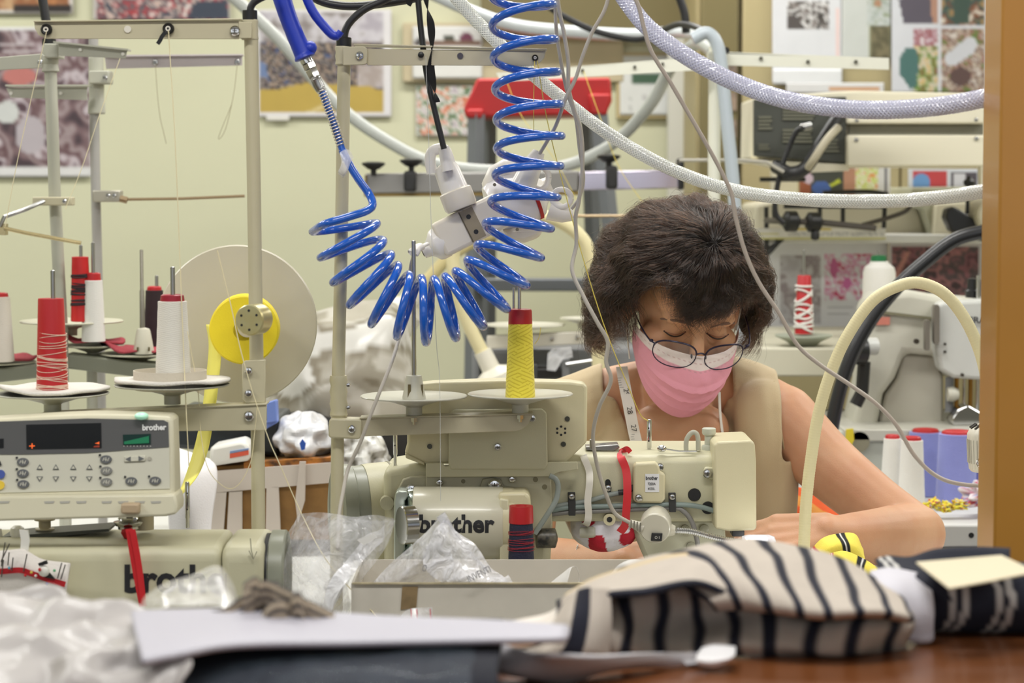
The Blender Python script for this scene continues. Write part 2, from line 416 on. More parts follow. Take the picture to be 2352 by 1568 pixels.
poster('paper_note', 'small white paper with dark red blobs pinned right of the first stand crossbar', 'paper', (948, 60, 1108, 180), 6.36, (222, 222, 220),
       [(('e', 1070, 90, 16, 14), (110, 52, 76)), (('e', 1030, 92, 14, 12), (70, 72, 60)), (('r', 950, 92, 1106, 112), (120, 92, 76)), (('e', 965, 96, 12, 12), (60, 60, 62)), (('r', 950, 106, 1106, 180), (226, 226, 222))], par=None)
poster('food_picture', 'small photo of green and orange salad beside the red ladder top', 'picture', (956, 196, 1084, 312), YW, (222, 216, 214),
       [(('n', 960, 200, 1080, 308, 22, 31), [(222, 210, 206), (206, 110, 70), (230, 226, 220), (70, 104, 62), (236, 232, 226), (190, 180, 186)])], step=4)
fr = thing('framed_notice', 'white notice with a dark green panel in a thin wooden frame', 'picture', W(1483, 268, YW))
picture('notice_sheet', (1424, 128, 1544, 264), YW-0.012, (224, 226, 224), [(('r', 1452, 168, 1520, 194), (66, 96, 74)), (('e', 1448, 228, 6, 5), (190, 192, 190)), (('e', 1480, 224, 6, 5), (196, 196, 196)), (('e', 1448, 248, 6, 5), (190, 192, 190))], par=fr)
b = MB(); b.pbox(1416, 120, 1552, 272, YW-0.008, 0.02); ob('frame', b, mat('pale_wood_frame', (196, 178, 132), 0.5), fr, bevel=0.002)
tp = MB(); tp.pbox(612, 266, 664, 276, YW-0.004, 0.003); tag(ob('sticky_tape', tp, whitep), 'strip of white tape on the wall just under the group photo', 'tape')
# posters on the cupboard doors
YC = 5.79
poster('wall_poster', 'white sheet with a black and white photo of hands, on the tan cupboard', 'poster', (1774, -60, 1934, 190), YC, (214, 216, 220),
       [(('n', 1808, 2, 1902, 66, 17, 3), [(60, 56, 54), (96, 90, 86), (222, 222, 222), (120, 112, 108), (66, 62, 60)]), (('p', [(1808, 40), (1822, 30), (1850, 66), (1808, 66)]), (80, 74, 72)),
        (('r', 1808, 66, 1902, 70), (214, 216, 220)), (('r', 1920, 20, 1926, 130), (226, 200, 196))], step=4)
poster('wall_poster', 'pale grey green photo of a seated figure, middle poster on the cupboard', 'poster', (1934, -60, 2046, 134), YC-0.002, (196, 200, 196),
       [(('r', 1996, -60, 2046, 134), (150, 152, 120)), (('n', 1994, 0, 2046, 60, 18, 8), [(150, 160, 150), (190, 196, 194), (130, 140, 110)]), (('n', 2002, 58, 2044, 134, 14, 8), [(88, 84, 60), (120, 112, 84)]), (('e', 2016, 8, 9, 9), (168, 128, 100))], step=4)
poster('paper_sheet', 'curling blank white sheet hanging under the seated figure photo', 'paper', (1776, 158, 1934, 194), YC-0.01, (222, 224, 226), [])
poster('paper_sheet', 'narrow paper strip with an orange stripe above the motor control box', 'paper', (1806, 190, 2030, 214), YC-0.014, (212, 212, 212), [(('r', 1904, 200, 2018, 208), (200, 150, 104))], step=4)
poster('wall_poster', 'collage poster of four garden photos on the cupboard, next to the slotted upright', 'poster', (2048, -80, 2272, 212), YC-0.004, (206, 208, 214),
       [(('p', [(2064, 0), (2150, -60), (2152, 56), (2076, 56)]), (86, 80, 92)), (('p', [(2130, -60), (2156, -60), (2154, 56), (2142, 56)]), (172, 132, 112)),
        (('n', 2164, -60, 2262, 56, 20, 15), [(160, 128, 84), (52, 80, 78), (120, 76, 52), (208, 200, 186)]), (('e', 2206, 14, 10, 12), (70, 110, 176)), (('p', [(2186, -40), (2230, -40), (2226, 56), (2192, 56)]), (60, 80, 70)),
        (('n', 2100, 66, 2154, 110, 12, 21), [(206, 190, 200), (150, 90, 96), (214, 206, 210)]), (('n', 2100, 108, 2154, 212, 14, 22), [(200, 172, 110), (206, 196, 180), (110, 140, 60), (130, 90, 60)]),
        (('p', [(2066, 132), (2080, 110), (2104, 112), (2112, 138), (2104, 200), (2092, 206), (2066, 170)]), (70, 108, 104)),
        (('n', 2162, 68, 2260, 212, 18, 33), [(214, 206, 198), (120, 92, 80), (196, 186, 170), (150, 106, 96), (100, 124, 60)]),
        (('p', [(2168, 130), (2220, 86), (2238, 84), (2246, 104), (2236, 122), (2190, 152), (2176, 150)]), (204, 206, 212)), (('e', 2206, 176, 24, 22), (92, 70, 66))], step=4)

# ================================================================ tables
def table(name, label, x0, x1, Y0, Y1, zt, th, mtop, mleg, edge=None):
    t = thing(name, label, 'table', ((x0+x1)/2, (Y0+Y1)/2, 0))
    b = MB(); b.box(((x0+x1)/2, (Y0+Y1)/2, zt-th/2), (x1-x0, Y1-Y0, th)); ob('table_top', b, mtop, t, bevel=0.004)
    for lx in (x0+0.05, x1-0.05):
        for ly in (Y0+0.06, Y1-0.06):
            c = MB(); c.box((lx, ly, (zt-th)/2), (0.04, 0.04, zt-th)); ob('leg', c, mleg, t, bevel=0.003)
    return t
ttop = mat('pale_laminate', (216, 216, 212), 0.45, var=0.03)
tleg = mat('leg_paint', (120, 122, 118), 0.5)
T1 = table('sewing_table', 'pale sewing table carrying the machine with its back turned', -0.34, 0.80, 2.30, 3.12, 0.75, 0.035, ttop, tleg)
T2 = table('sewing_table', 'sewing table under the machine with the control panel facing out', -1.1, -0.36, 2.22, 2.80, 0.75, 0.035, ttop, tleg)
TL = table('work_table', 'low worktable behind the left machine holding boxes and bags', -1.45, -0.20, 3.25, 4.5, 0.70, 0.04, ttop, tleg)
TR = table('work_table', 'grey white table with a cable hole, holding the lavender cones', 0.30, 1.5, 3.52, 4.05, 0.735, 0.040, mat('grey_laminate', (206, 206, 204), 0.45), tleg)
b = MB(); b.disc(2231, 1229, 3.5195, 6.5, 0.004, 16); ob('cable_hole', b, ink, TR)
TB = table('machine_stand', 'khaki edged table under the industrial machine and spools', 0.42, 1.9, 4.15, 4.8, pz(790, 4.25), 0.055, mat('khaki_laminate', (200, 196, 176), 0.5), tleg)
TC = table('work_table', 'far table behind the woman carrying the overlock machine', -0.18, 0.40, 4.1, 4.7, 0.80, 0.04, ttop, tleg)
wood = mat('cutting_table_wood', (116, 68, 36), 0.32, var=0.3, vs=5, coat=0.3)
TF = table('cutting_table', 'brown wooden cutting table in front of everything, with striped cloth on it', -0.9, 1.1, 0.55, 1.80, 0.92, 0.04, wood, mat('dark_wood_leg', (96, 62, 36), 0.5))
# ochre post at the edge of the frame
b = MB(); b.box((pxX(2292, 2.2)+0.045, 2.24, 1.38), (0.09, 0.08, 2.74))
tag(ob('wooden_post', b, mat('ochre_wood', (174, 122, 44), 0.4, var=0.12, vs=3, coat=0.2), bevel=0.003), 'ochre painted wooden post standing full height at the side', 'post')

# ================================================================ ladder and far rail
lad = thing('step_ladder', 'step ladder with red plastic top and grey legs against the back wall', 'ladder', W(1235, 900, 5.5))
b = MB(); b.prism([(1096, 180), (1402, 178), (1406, 232), (1392, 262), (1070, 270), (1064, 250), (1082, 212)], 5.3, 0.3); b.prism([(1070, 250), (1112, 250), (1106, 272), (1072, 270)], 5.28, 0.06); b.prism([(1352, 215), (1404, 215), (1394, 264), (1356, 262)], 5.28, 0.06)
ob('ladder_top', b, mat('ladder_red', (186, 34, 36), 0.45), lad, bevel=0.006)
lgm = mat('ladder_grey', (124, 128, 134), 0.4, 0.3)
zf = 0.0
for (xa, xb, Y0, Y1) in ((1094, 1086, 5.3, 5.2), (1376, 1436, 5.3, 5.15), (1122, 1118, 5.55, 5.9), (1352, 1380, 5.55, 5.9)):
    p = W(xa, 262, Y0); d = (xb-xa)/300*0.33
    c = MB(); c.tube([p, (p.x+d*2.2, Y1, 0.0)], 0.021, 4); ob('leg', c, lgm, lad, smooth=0)
for k in range(4):
    z = 1.05-k*0.25; c = MB(); c.box((W(1240, 300, 5.3).x+0.01*k, 5.27, z), (0.29+0.03*k, 0.08, 0.03)); ob('step', c, lgm, lad, bevel=0.003)
rail = thing('clamp_rail', 'long chrome rail with black clamps and knobs stretched across the back', 'rail', W(1200, 445, 4.7))
b = MB(); b.prism([(838, 398), (1330, 392), (1330, 440), (838, 445)], 4.6, 0.05); ob('rail_bar', b, mat('brushed_metal', (150, 148, 145), 0.35, 0.7), rail, bevel=0.004)
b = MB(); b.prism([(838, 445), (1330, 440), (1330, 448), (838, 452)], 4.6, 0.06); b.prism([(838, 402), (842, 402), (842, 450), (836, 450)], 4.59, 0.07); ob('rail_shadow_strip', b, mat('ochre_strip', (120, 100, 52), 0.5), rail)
b = MB(); b.prism([(1330, 394), (1568, 388), (1572, 432), (1330, 438)], 4.595, 0.05); ob('polished_bar', b, mat('mirror_metal', (190, 184, 196), 0.15, 1.0), rail, bevel=0.003)
for (x, y) in ((858, 380), (945, 373), (1398, 363)):
    c = MB(); c.vl(x, 4.58, [(y+24, 6), (y+10, 7), (y+8, 14), (y-2, 27), (y-6, 27), (y-9, 14)], 20); ob('clamp_knob', c, black, rail)
for (x, w, y0, y1) in ((941, 14, 392, 440), (1406, 13, 380, 434), (1566, 6, 362, 436)):
    c = MB(); c.pbox(x-w, y0, x+w, y1, 4.57, 0.09); ob('clamp_block', c, mat('clamp_black', (34, 34, 36), 0.6), rail, bevel=0.006)

# ================================================================ thread stand frames far right of centre
whb = mat('pale_bar_paint', (222, 222, 208), 0.4)
fs = thing('far_thread_stand', 'pale thread stand frame with long crossbars, above and behind the woman', 'thread stand', (pxX(1642, 4.2), 4.22, TB.location.z))
b = MB(); b.tube([W(1642, 108, 4.22), (W(1642, 108, 4.22).x, 4.22, pz(790, 4.25)+0.0)], 0.012, 12); ob('pole', b, whb, fs)
b = MB(); b.prism([(1140, 168), (1618, 130), (1624, 160), (1176, 186), (1150, 186)], 4.18, 0.004); b.prism([(1140, 167), (1618, 129), (1618, 133), (1140, 171)], 4.18, 0.03); ob('crossbar', b, whb, fs)
for (x, y) in ((1157, 178), (1338, 162), (1458, 154), (1522, 147)):
    c = MB(); c.disc(x, y, 4.176, 4, 0.002, 12); ob('eyelet', c, mat('hole_dark', (90, 88, 76), 0.5), fs)
b = MB(); b.prism([(1668, 120), (2042, 134), (2042, 160), (1668, 150)], 4.24, 0.004); b.prism([(1668, 119), (2042, 133), (2042, 137), (1668, 123)], 4.24, 0.03); ob('crossbar', b, whb, fs)
for (x, y) in ((1748, 134), (1856, 142), (1966, 142)):
    c = MB(); c.disc(x, y, 4.236, 4.5, 0.002, 12); ob('eyelet', c, mat('hole_dark', (90, 88, 76), 0.5), fs)
b = MB(); b.pbox(1626, 118, 1662, 160, 4.20, 0.035); ob('pole_clamp', b, whb, fs, bevel=0.004)
for (x, y, dY) in ((1649, 140, 0),):
    c = MB(); c.pbox(x-4, y-10, x+4, y+6, 4.195, 0.01); ob('slot_plate', c, mat('tan_slot', (170, 150, 130), 0.5), fs)
c = MB(); c.tube(px([(1560, 368), (1700, 368), (1760, 372), (1800, 395)], 4.3), 0.0035, 8); ob('rod', c, mat('grey_rod', (176, 172, 160), 0.4), fs)
c = MB(); c.tube(px([(1300, 496), (1480, 496)], 4.3), 0.003, 8)
tag(ob('guide_rod', c, mat('brass_rod', (160, 140, 110), 0.35, 0.7)), 'thin brown guide rod running level behind the white sockets', 'rod')
# far hoses and cables
def cable(name, label, cat, pts, r, m, n=6, sides=12, group=None, caps=True):
    b = MB(); b.tube(crom(px(pts), n), r, sides, caps); return tag(ob(name, b, m, smooth=60), label, cat, group)
hoseg = mat('hose_grey', (186, 190, 186), 0.4, coat=0.3)
cable('air_hose', 'grey hose sagging in a deep loop behind the coiled blue hose', 'hose', [(520, -20, 4.9), (640, 90, 4.9), (780, 245, 4.9), (900, 330, 4.9), (1000, 375, 4.9), (1130, 392, 4.9), (1280, 385, 4.85), (1400, 335, 4.8), (1490, 245, 4.7), (1545, 150, 4.6), (1600, 100, 4.4), (1640, 118, 4.27)], 0.0135, hoseg)
cable('air_hose', 'whitish hose crossing level behind the top of the blue coil', 'hose', [(980, -20, 5.2), (1080, 25, 5.2), (1180, 58, 5.2), (1300, 72, 5.2), (1450, 80, 5.2), (1560, 74, 5.1), (1620, 82, 4.9)], 0.015, mat('hose_pale', (208, 214, 218), 0.35, coat=0.3))
cable('air_hose', 'pale blue grey hose running down beside the far stand pole', 'hose', [(1590, 90, 4.17), (1625, 76, 4.17), (1650, 110, 4.17), (1662, 200, 4.17), (1672, 300, 4.17), (1685, 430, 4.17), (1692, 560, 4.17), (1704, 700, 4.17), (1706, 880, 4.17)], 0.0125, mat('hose_blue_grey', (178, 188, 196), 0.4, coat=0.2))
cable('black_cable', 'black cable sagging from the blue coil to the far stand clamp', 'cable', [(1240, 0, 4.6), (1290, 35, 4.6), (1370, 72, 4.6), (1460, 90, 4.6), (1510, 75, 4.6), (1560, 56, 4.5), (1610, 68, 4.4), (1645, 108, 4.3), (1668, 116, 4.2)], 0.0068, blkc)
cable('black_cable', 'short thick black cable hanging from the top above the far stand clamp', 'cable', [(1555, -20, 4.5), (1572, 30, 4.5), (1576, 76, 4.5)], 0.0085, blkc)
# arched lamps far behind
def bell(par, top, ang, r0, r1, L, m, fins=0):
    ax = Vector((math.sin(ang), 0, -math.cos(ang)))
    b = MB(); b.lathe(top, ax, [(r0, 0), (r0*1.05, L*0.35), (r1*0.75, L*0.42), (r1, L*0.5), (r1, L), (r1*0.9, L), (r1*0.85, L*0.7)], 32); return ob('lamp_head', b, m, par)
lampc = mat('lamp_cream', (222, 212, 168), 0.45)
l2 = thing('gooseneck_lamp', 'cream gooseneck lamp arching behind the white sockets, head above the machine back', 'lamp', (W(1378, 1012, 4.15).x, 4.15, 0.80))
b = MB(); b.tube(crom(px([(1378, 1013), (1376, 900), (1372, 700), (1362, 610), (1335, 545), (1270, 503), (1180, 495), (1090, 520), (1045, 570), (1045, 640), (1075, 740), (1112, 818)], 4.15), 8), 0.0132, 14); ob('gooseneck', b, lampc, l2)
bell(l2, W(1108, 806, 4.15), 0.45, 0.017, 0.043, 0.106, mat('lamp_white', (224, 220, 205), 0.4))
l3 = thing('gooseneck_lamp', 'small cream lamp arm with pale head, seen through the coil bottom', 'lamp', W(1040, 600, 4.6))
b = MB(); b.tube(crom(px([(1228, 424), (1205, 505), (1100, 548), (1030, 592), (985, 640), (958, 668)], 4.6), 6), 0.013, 12); ob('gooseneck', b, mat('lamp_tan', (206, 192, 140), 0.5), l3)
bell(l3, W(962, 660, 4.6), -0.6, 0.022, 0.045, 0.11, mat('lamp_white', (224, 220, 205), 0.4))

# ================================================================ overlock machine behind the woman (left of her head)
ov = thing('overlock_machine', 'grey overlock machine with two white thread plates, behind the yellow cone', 'machine', (pxX(1250, 4.3), 4.35, 0.80))
gm = mat('machine_grey_blue', (128, 130, 134), 0.45)
bzt = 0.80
b = MB(); b.pbox(1084, 800, 1470, 960, 4.30, 0.22); ob('body', b, gm, ov, bevel=0.01)
b = MB(); b.pbox(1090, 880, 1480, 985, 4.24, 0.30); ob('bed', b, greyp, ov, bevel=0.008)
b = MB(); b.prism([(1118, 772), (1366, 760), (1370, 788), (1118, 802)], 4.22, 0.03); ob('rail', b, mat('pale_rail', (200, 196, 184), 0.4), ov, bevel=0.002)
for x in (1268, 1326): screw(ov, x, 778-(x-1268)*0.05, 4.218, 5)
for x, y, r in ((1205, 745, 92), (1338, 730, 52)):
    c = MB(); c.vl(x, 4.26, [(y+24, 10), (y+12, 12), (y+2, r), (y-1, r), (y+5, 10)], 32); ob('thread_plate', c, mat('plate_white', (220, 218, 202), 0.35), ov)
for x0, y0, x1, y1, m in ((1232, 846, 1290, 868, black), (1216, 835, 1236, 880, darkg), (1290, 820, 1308, 872, gm), (1100, 830, 1112, 880, black)):
    c = MB(); c.pbox(x0, y0, x1, y1, 4.22, 0.05); ob('presser_part', c, m, ov, bevel=0.003)
c = MB(); c.prism([(1258, 812), (1270, 800), (1312, 796), (1316, 820), (1292, 826), (1276, 852), (1256, 850)], 4.2, 0.004); ob('eye_guard', c, film('clear_guard', dens=0.45), ov)
c = MB(); c.tube(px([(1300, 836), (1380, 824)], 4.22), 0.004, 10); ob('shaft', c, chrome, ov)

# ================================================================ right-hand background
mc = thing('motor_control_box', 'large cream motor control box with dark label panel, on brackets above the posters', 'control box', W(2000, 385, 4.5))
crw = mat('control_cream', (228, 222, 200), 0.4)
b = MB(); b.prism([(1738, 222), (1960, 208), (2240, 214), (2264, 236), (2264, 380), (1945, 384), (1736, 364)], 4.46, 0.30); ob('case', b, crw, mc, bevel=0.005)
b = MB(); b.prism([(1732, 228), (1944, 222), (1944, 374), (1732, 358)], 4.44, 0.02); ob('label_panel', b, mat('panel_slate', (70, 72, 66), 0.5), mc, bevel=0.002)
lb = mat('label_grey', (104, 104, 90), 0.6)
for (x0, y0, x1, y1) in ((1742, 266, 1774, 300), (1798, 246, 1872, 278), (1798, 296, 1866, 330), (1742, 330, 1770, 346), (1880, 318, 1930, 352)):
    for k in range(4):
        c = MB(); yy = y0+(y1-y0)*k/4; c.pbox(x0, yy, x1-random.random()*8, yy+(y1-y0)/5.5, 4.436, 0.004); ob('label_line', c, lb, mc)
b = MB(); b.pbox(1945, 246, 2262, 284, 4.43, 0.03); ob('front_cover', b, crw, mc, bevel=0.004)
b = MB(); b.pbox(1945, 310, 2264, 382, 4.42, 0.04); ob('front_cover', b, crw, mc, bevel=0.004)
b = MB(); b.pbox(1950, 284, 2258, 310, 4.45, 0.012); ob('vent_groove', b, mat('groove_grey', (120, 118, 104), 0.6), mc)
for x, y in ((1968, 277), (2242, 275), (1967, 321), (2243, 318)): screw(mc, x, y, 4.418, 5)
b = MB(); b.prism([(1700, 366), (1950, 378), (1950, 392), (1860, 396), (1800, 388), (1740, 374), (1700, 374)], 4.44, 0.12); ob('bracket', b, crw, mc)
b = MB(); b.prism([(2252, 378), (2264, 378), (2264, 430), (2254, 430)], 4.46, 0.03); ob('bracket', b, crw, mc)
cable('black_cable', 'black cable with metal plug curving down from the dark label panel', 'cable', [(1862, 290, 4.40), (1832, 300, 4.38), (1812, 340, 4.38), (1794, 390, 4.38), (1782, 450, 4.38), (1782, 490, 4.38), (1800, 512, 4.38)], 0.0055, blkc)
c = MB(); c.tube(px([(1838, 294), (1864, 288)], 4.39), 0.0075, 12); tag(ob('plug', c, chrome), 'small metal plug on the black cable at the control box', 'plug')
cable('black_cable', 'thick black cable hanging from the edge of the label panel to the bracket', 'cable', [(1930, 262, 4.41), (1905, 300, 4.38), (1880, 340, 4.36), (1850, 385, 4.36), (1815, 398, 4.36), (1782, 382, 4.4)], 0.014, blkc)
cable('beige_cable', 'beige cable hanging diagonally across the dark label panel', 'cable', [(1926, 292, 4.35), (1900, 320, 4.33), (1872, 362, 4.33), (1856, 385, 4.35)], 0.008, mat('beige_cable', (178, 170, 148), 0.5))
poster('food_picture', 'dark photo of vegetables and a blue glove under the control box', 'picture', (1836, 384, 2045, 452), 5.0, (212, 212, 214),
       [(('r', 1838, 392, 1946, 452), (62, 66, 60)), (('r', 1836, 390, 1862, 452), (152, 88, 62)), (('e', 1856, 410, 12, 12), (196, 178, 196)), (('e', 1886, 432, 22, 16), (70, 100, 170)), (('p', [(1905, 424), (1928, 410), (1930, 418), (1908, 430)]), (190, 200, 60)),
        (('r', 1936, 386, 1966, 452), (176, 132, 110)), (('n', 1966, 384, 2016, 444, 12, 2), [(226, 226, 214), (190, 204, 90), (224, 224, 210), (214, 150, 90)]), (('r', 2032, 384, 2036, 452), (110, 110, 120))], step=3)
poster('wall_picture', 'red and blue abstract picture beneath the end of the control box', 'picture', (2086, 388, 2252, 430), 5.0, (206, 210, 222),
       [(('r', 2098, 392, 2176, 430), (190, 66, 72)), (('e', 2116, 420, 20, 22), (104, 150, 206)), (('r', 2184, 396, 2244, 430), (82, 76, 86)), (('r', 2190, 400, 2216, 430), (206, 206, 216))], step=3)
bk = thing('shelf_machine', 'cream machine casing on the far shelf behind the white braided hose', 'machine', W(2020, 540, 4.9))
b = MB(); b.prism([(1735, 470), (1790, 460), (2090, 462), (2110, 480), (2130, 545), (1735, 545)], 4.9, 0.3); ob('case', b, mat('case_beige', (196, 190, 168), 0.5), bk, bevel=0.008)
b = MB(); b.prism([(2092, 430), (2262, 428), (2262, 545), (2140, 545), (2120, 480), (2092, 478)], 4.84, 0.3); ob('case_side', b, mat('case_grey', (168, 168, 146), 0.5), bk, bevel=0.006)
b = MB(); b.prism([(2150, 468), (2262, 462), (2262, 545), (2146, 545)], 4.80, 0.2); ob('front_plate', b, mat('case_beige', (196, 190, 168), 0.5), bk, bevel=0.006)
b = MB(); b.pbox(1780, 380, 1832, 478, 5.2, 0.1); ob('box_end', b, mat('case_beige', (196, 190, 168), 0.5), bk, bevel=0.004)
shm = mat('shelf_white', (206, 206, 202), 0.5)
b = MB(); b.box(((pxX(1730, 4.75)+pxX(2300, 4.75))/2+0.1, 4.95, pz(548, 4.75)), (pxX(2300, 4.75)-pxX(1730, 4.75)+0.2, 0.45, 0.018)); sh = tag(ob('wall_shelf', b, shm, bevel=0.002), 'white shelf carrying the machine casing over the pink flower poster', 'shelf')
for x in (1745, 2270):
    c = MB(); c.box((pxX(x, 5.0), 5.0, pz(548, 4.75)/2), (0.03, 0.03, pz(548, 4.75)-0.01)); ob('leg', c, shm, sh)
poster('label_strip', 'white strip with rows of small grey marks along the shelf edge', 'label', (1736, 524, 2034, 550), 4.70, (214, 212, 204),
       [(('n', 1810, 532, 2030, 543, 4, 6), [(216, 214, 206), (170, 170, 168), (216, 214, 206)]), (('r', 1736, 546, 2034, 550), (190, 186, 120)), (('r', 1800, 524, 1908, 528), (200, 180, 90)), (('r', 1740, 534, 1790, 538), (196, 190, 120))], step=3)
wr = thing('wire_rack', 'black wire rack standing in front of the cream casing', 'rack', W(1890, 528, 4.75))
for pts in ([(1745, 412), (1850, 412)], [(1890, 443), (1990, 440), (2040, 446)], [(1800, 474), (2035, 474)], [(1760, 475), (1762, 640)], [(1883, 474), (1883, 500)], [(1936, 474), (1936, 512)], [(2032, 474), (2030, 524)], [(1786, 528), (1786, 560)],
            [(1725, 572), (1765, 570), (1795, 550), (1812, 522)], [(1720, 594), (1758, 586), (1785, 560)], [(1778, 470), (1780, 500), (1800, 515)]):
    c = MB(); c.tube(crom(px(pts, 4.72), 5), 0.0050, 8); ob('wire', c, blkc, wr)
arm = thing('black_swing_arm', 'black swing arm with two round knobs pointing right under the braided hose', 'arm', W(1850, 520, 4.5))
for x, y, r in ((1818, 508, 24), (1870, 510, 23)):
    c = MB(); c.lathe(W(x-18, y, 4.5), (1, 0.25, 0), [(r*0.6*S(4.5), 0), (r*S(4.5), 0.006), (r*S(4.5), 0.026), (r*0.6*S(4.5), 0.032)], 20); ob('knob', c, black, arm)
c = MB(); c.tube(px([(1760, 506, 4.72), (1800, 508, 4.5), (1880, 510, 4.5), (2012, 524, 4.5)]), 0.0065, 10); ob('rod', c, mat('dark_rod', (72, 66, 60), 0.5), arm)
c = MB(); c.vl(1872, 4.5, [(552, 4), (548, 10), (536, 10), (528, 6)], 14); ob('knob', c, black, arm)
cable('black_cable', 'thin black cable hanging from the wire rack down behind the hair', 'cable', [(1760, 560, 4.6), (1752, 640, 4.6), (1744, 720, 4.6), (1745, 800, 4.6), (1754, 870, 4.6), (1760, 900, 4.6)], 0.006, blkc)
cable('beige_cable', 'thin dark cable rising diagonally behind the swing arm rod', 'cable', [(1980, 517, 4.65), (2040, 500, 4.65), (2080, 485, 4.65), (2092, 470, 4.65)], 0.005, mat('dark_rod', (72, 66, 60), 0.5))
br = thing('black_bracket', 'black wedge shaped bracket above the thick black hose', 'bracket', W(2240, 540, 4.6))
b = MB(); b.prism([(2172, 500), (2176, 480), (2190, 474), (2206, 482), (2262, 518), (2290, 530), (2290, 560), (2210, 545), (2184, 528)], 4.6, 0.05); ob('bracket_plate', b, black, br, bevel=0.004)
c = MB(); c.vl(2226, 4.6, [(428, 4), (426, 12), (416, 14), (410, 6), (404, 4)], 14); c.vl(2222, 4.62, [(492, 5), (428, 4)], 8); ob('thumb_screw', c, black, br)
b = MB(); b.disc(2285, 495, 4.56, 40, 0.14, 24); ob('round_housing', b, mat('case_beige', (196, 190, 168), 0.5), br, bevel=0.006)
poster('wall_poster', 'white sheet with a grey photo and pink blossoms, behind the red cone', 'poster', (1745, 548, 2040, 772), 4.92, (238, 238, 242),
       [(('n', 1792, 586, 1886, 742, 30, 4), [(190, 186, 190), (206, 204, 208), (160, 148, 152), (214, 212, 214)]), (('n', 1893, 584, 2010, 690, 16, 14), [(238, 238, 242), (236, 230, 234), (226, 140, 184), (238, 238, 242), (206, 70, 110)]),
        (('r', 1900, 703, 1960, 706), (196, 196, 200)), (('r', 1900, 718, 1950, 721), (196, 196, 200)), (('e', 1946, 650, 10, 14), (214, 110, 170)), (('e', 1915, 615, 9, 22), (212, 110, 160))], step=3)
poster('wall_poster', 'dark red and brown photo poster behind the arch of the cream lamp', 'poster', (2042, 548, 2266, 760), 4.90, (214, 210, 214),
       [(('n', 2048, 566, 2248, 760, 34, 17), [(96, 60, 66), (150, 96, 104), (84, 72, 74), (176, 118, 120), (70, 50, 54)]), (('p', [(2050, 640), (2080, 580), (2092, 580), (2062, 640)]), (200, 140, 130))], step=4)
# spools on the khaki table
def vspool(name, label, x, Y, y0, y1, r0, r1, body, tip, tipm, group=None, bands=None, rod=None, par=None, cap=0, z=None):
    """cone of thread: y0 top, y1 bottom, r0/r1 radii in photo units"""
    t = thing(name, label, 'thread cone', W(x, y1, Y), group)
    if tip:
        b = MB(); b.vl(x, Y, [(y1, r1*0.55), (y1-2, r1*0.55), (y0+tip, r0*0.86), (y0+2, r0*0.8), (y0, r0*0.7), (y0+2, r0*0.35)], 28); ob('cone_core', b, tipm, t)
    b = MB(); ya = y0+tip; n = 14; pr = [(y1, r1*0.9)]
    for k in range(n+1):
        f = k/n; yy = y1-1-(y1-1-ya)*f; rr = r1+(r0-r1)*f; pr.append((yy, rr*(1+0.008*math.sin(k*2.3))))
    pr += [(ya-0.8, r0*0.93), (ya-0.5, r0*0.5)]
    b.vl(x, Y, pr, 36); ob('thread_winding', b, body, t)
    return t
def windmat(name, c1, c2, sc=260.0, rough=0.75):
    if name in MATS: return MATS[name]
    m = bpy.data.materials.new(name); m.use_nodes = True; N = m.node_tree.nodes; L = m.node_tree.links; b = N['Principled BSDF']
    b.inputs['Roughness'].default_value = rough; b.inputs['Sheen Weight'].default_value = 0.2
    tc = N.new('ShaderNodeTexCoord'); sep = N.new('ShaderNodeSeparateXYZ'); L.new(tc.outputs['Object'], sep.inputs[0])
    at = N.new('ShaderNodeMath'); at.operation = 'ARCTAN2'; L.new(sep.outputs['Y'], at.inputs[0]); L.new(sep.outputs['X'], at.inputs[1])
    outs = []
    for sgn in (1, -1):
        k = N.new('ShaderNodeMath'); k.operation = 'MULTIPLY_ADD'; L.new(sep.outputs['Z'], k.inputs[0]); k.inputs[1].default_value = sc*9
        a2 = N.new('ShaderNodeMath'); a2.operation = 'MULTIPLY'; a2.inputs[1].default_value = 9.0*sgn; L.new(at.outputs[0], a2.inputs[0]); L.new(a2.outputs[0], k.inputs[2])
        sn = N.new('ShaderNodeMath'); sn.operation = 'SINE'; L.new(k.outputs[0], sn.inputs[0]); outs.append(sn)
    nn = N.new('ShaderNodeTexNoise'); nn.inputs['Scale'].default_value = 60; L.new(tc.outputs['Object'], nn.inputs['Vector'])
    th = N.new('ShaderNodeMath'); th.operation = 'GREATER_THAN'; th.inputs[1].default_value = 0.5; L.new(nn.outputs['Fac'], th.inputs[0])
    mf = N.new('ShaderNodeMix'); L.new(th.outputs[0], mf.inputs['Factor']); L.new(outs[0].outputs[0], mf.inputs['A']); L.new(outs[1].outputs[0], mf.inputs['B'])
    mr = N.new('ShaderNodeMapRange'); mr.inputs[1].default_value = 0.2; mr.inputs[2].default_value = 0.95; L.new(mf.outputs['Result'], mr.inputs[0])
    mx = N.new('ShaderNodeMix'); mx.data_type = 'RGBA'; L.new(mr.outputs[0], mx.inputs['Factor']); mx.inputs['A'].default_value = lin(c1); mx.inputs['B'].default_value = lin(c2)
    L.new(mx.outputs['Result'], b.inputs['Base Color'])
    bp = N.new('ShaderNodeBump'); bp.inputs['Strength'].default_value = 0.3; bp.inputs['Distance'].default_value = 0.0005; bp.invert = True
    L.new(mr.outputs[0], bp.inputs['Height']); L.new(bp.outputs[0], b.inputs['Normal'])
    MATS[name] = m; return m
wwhite = windmat('white_thread', (226, 224, 218), (212, 210, 204))
wlav = windmat('lavender_thread', (138, 144, 206), (120, 126, 192))
redcap = mat('cone_red', (178, 28, 34), 0.4)
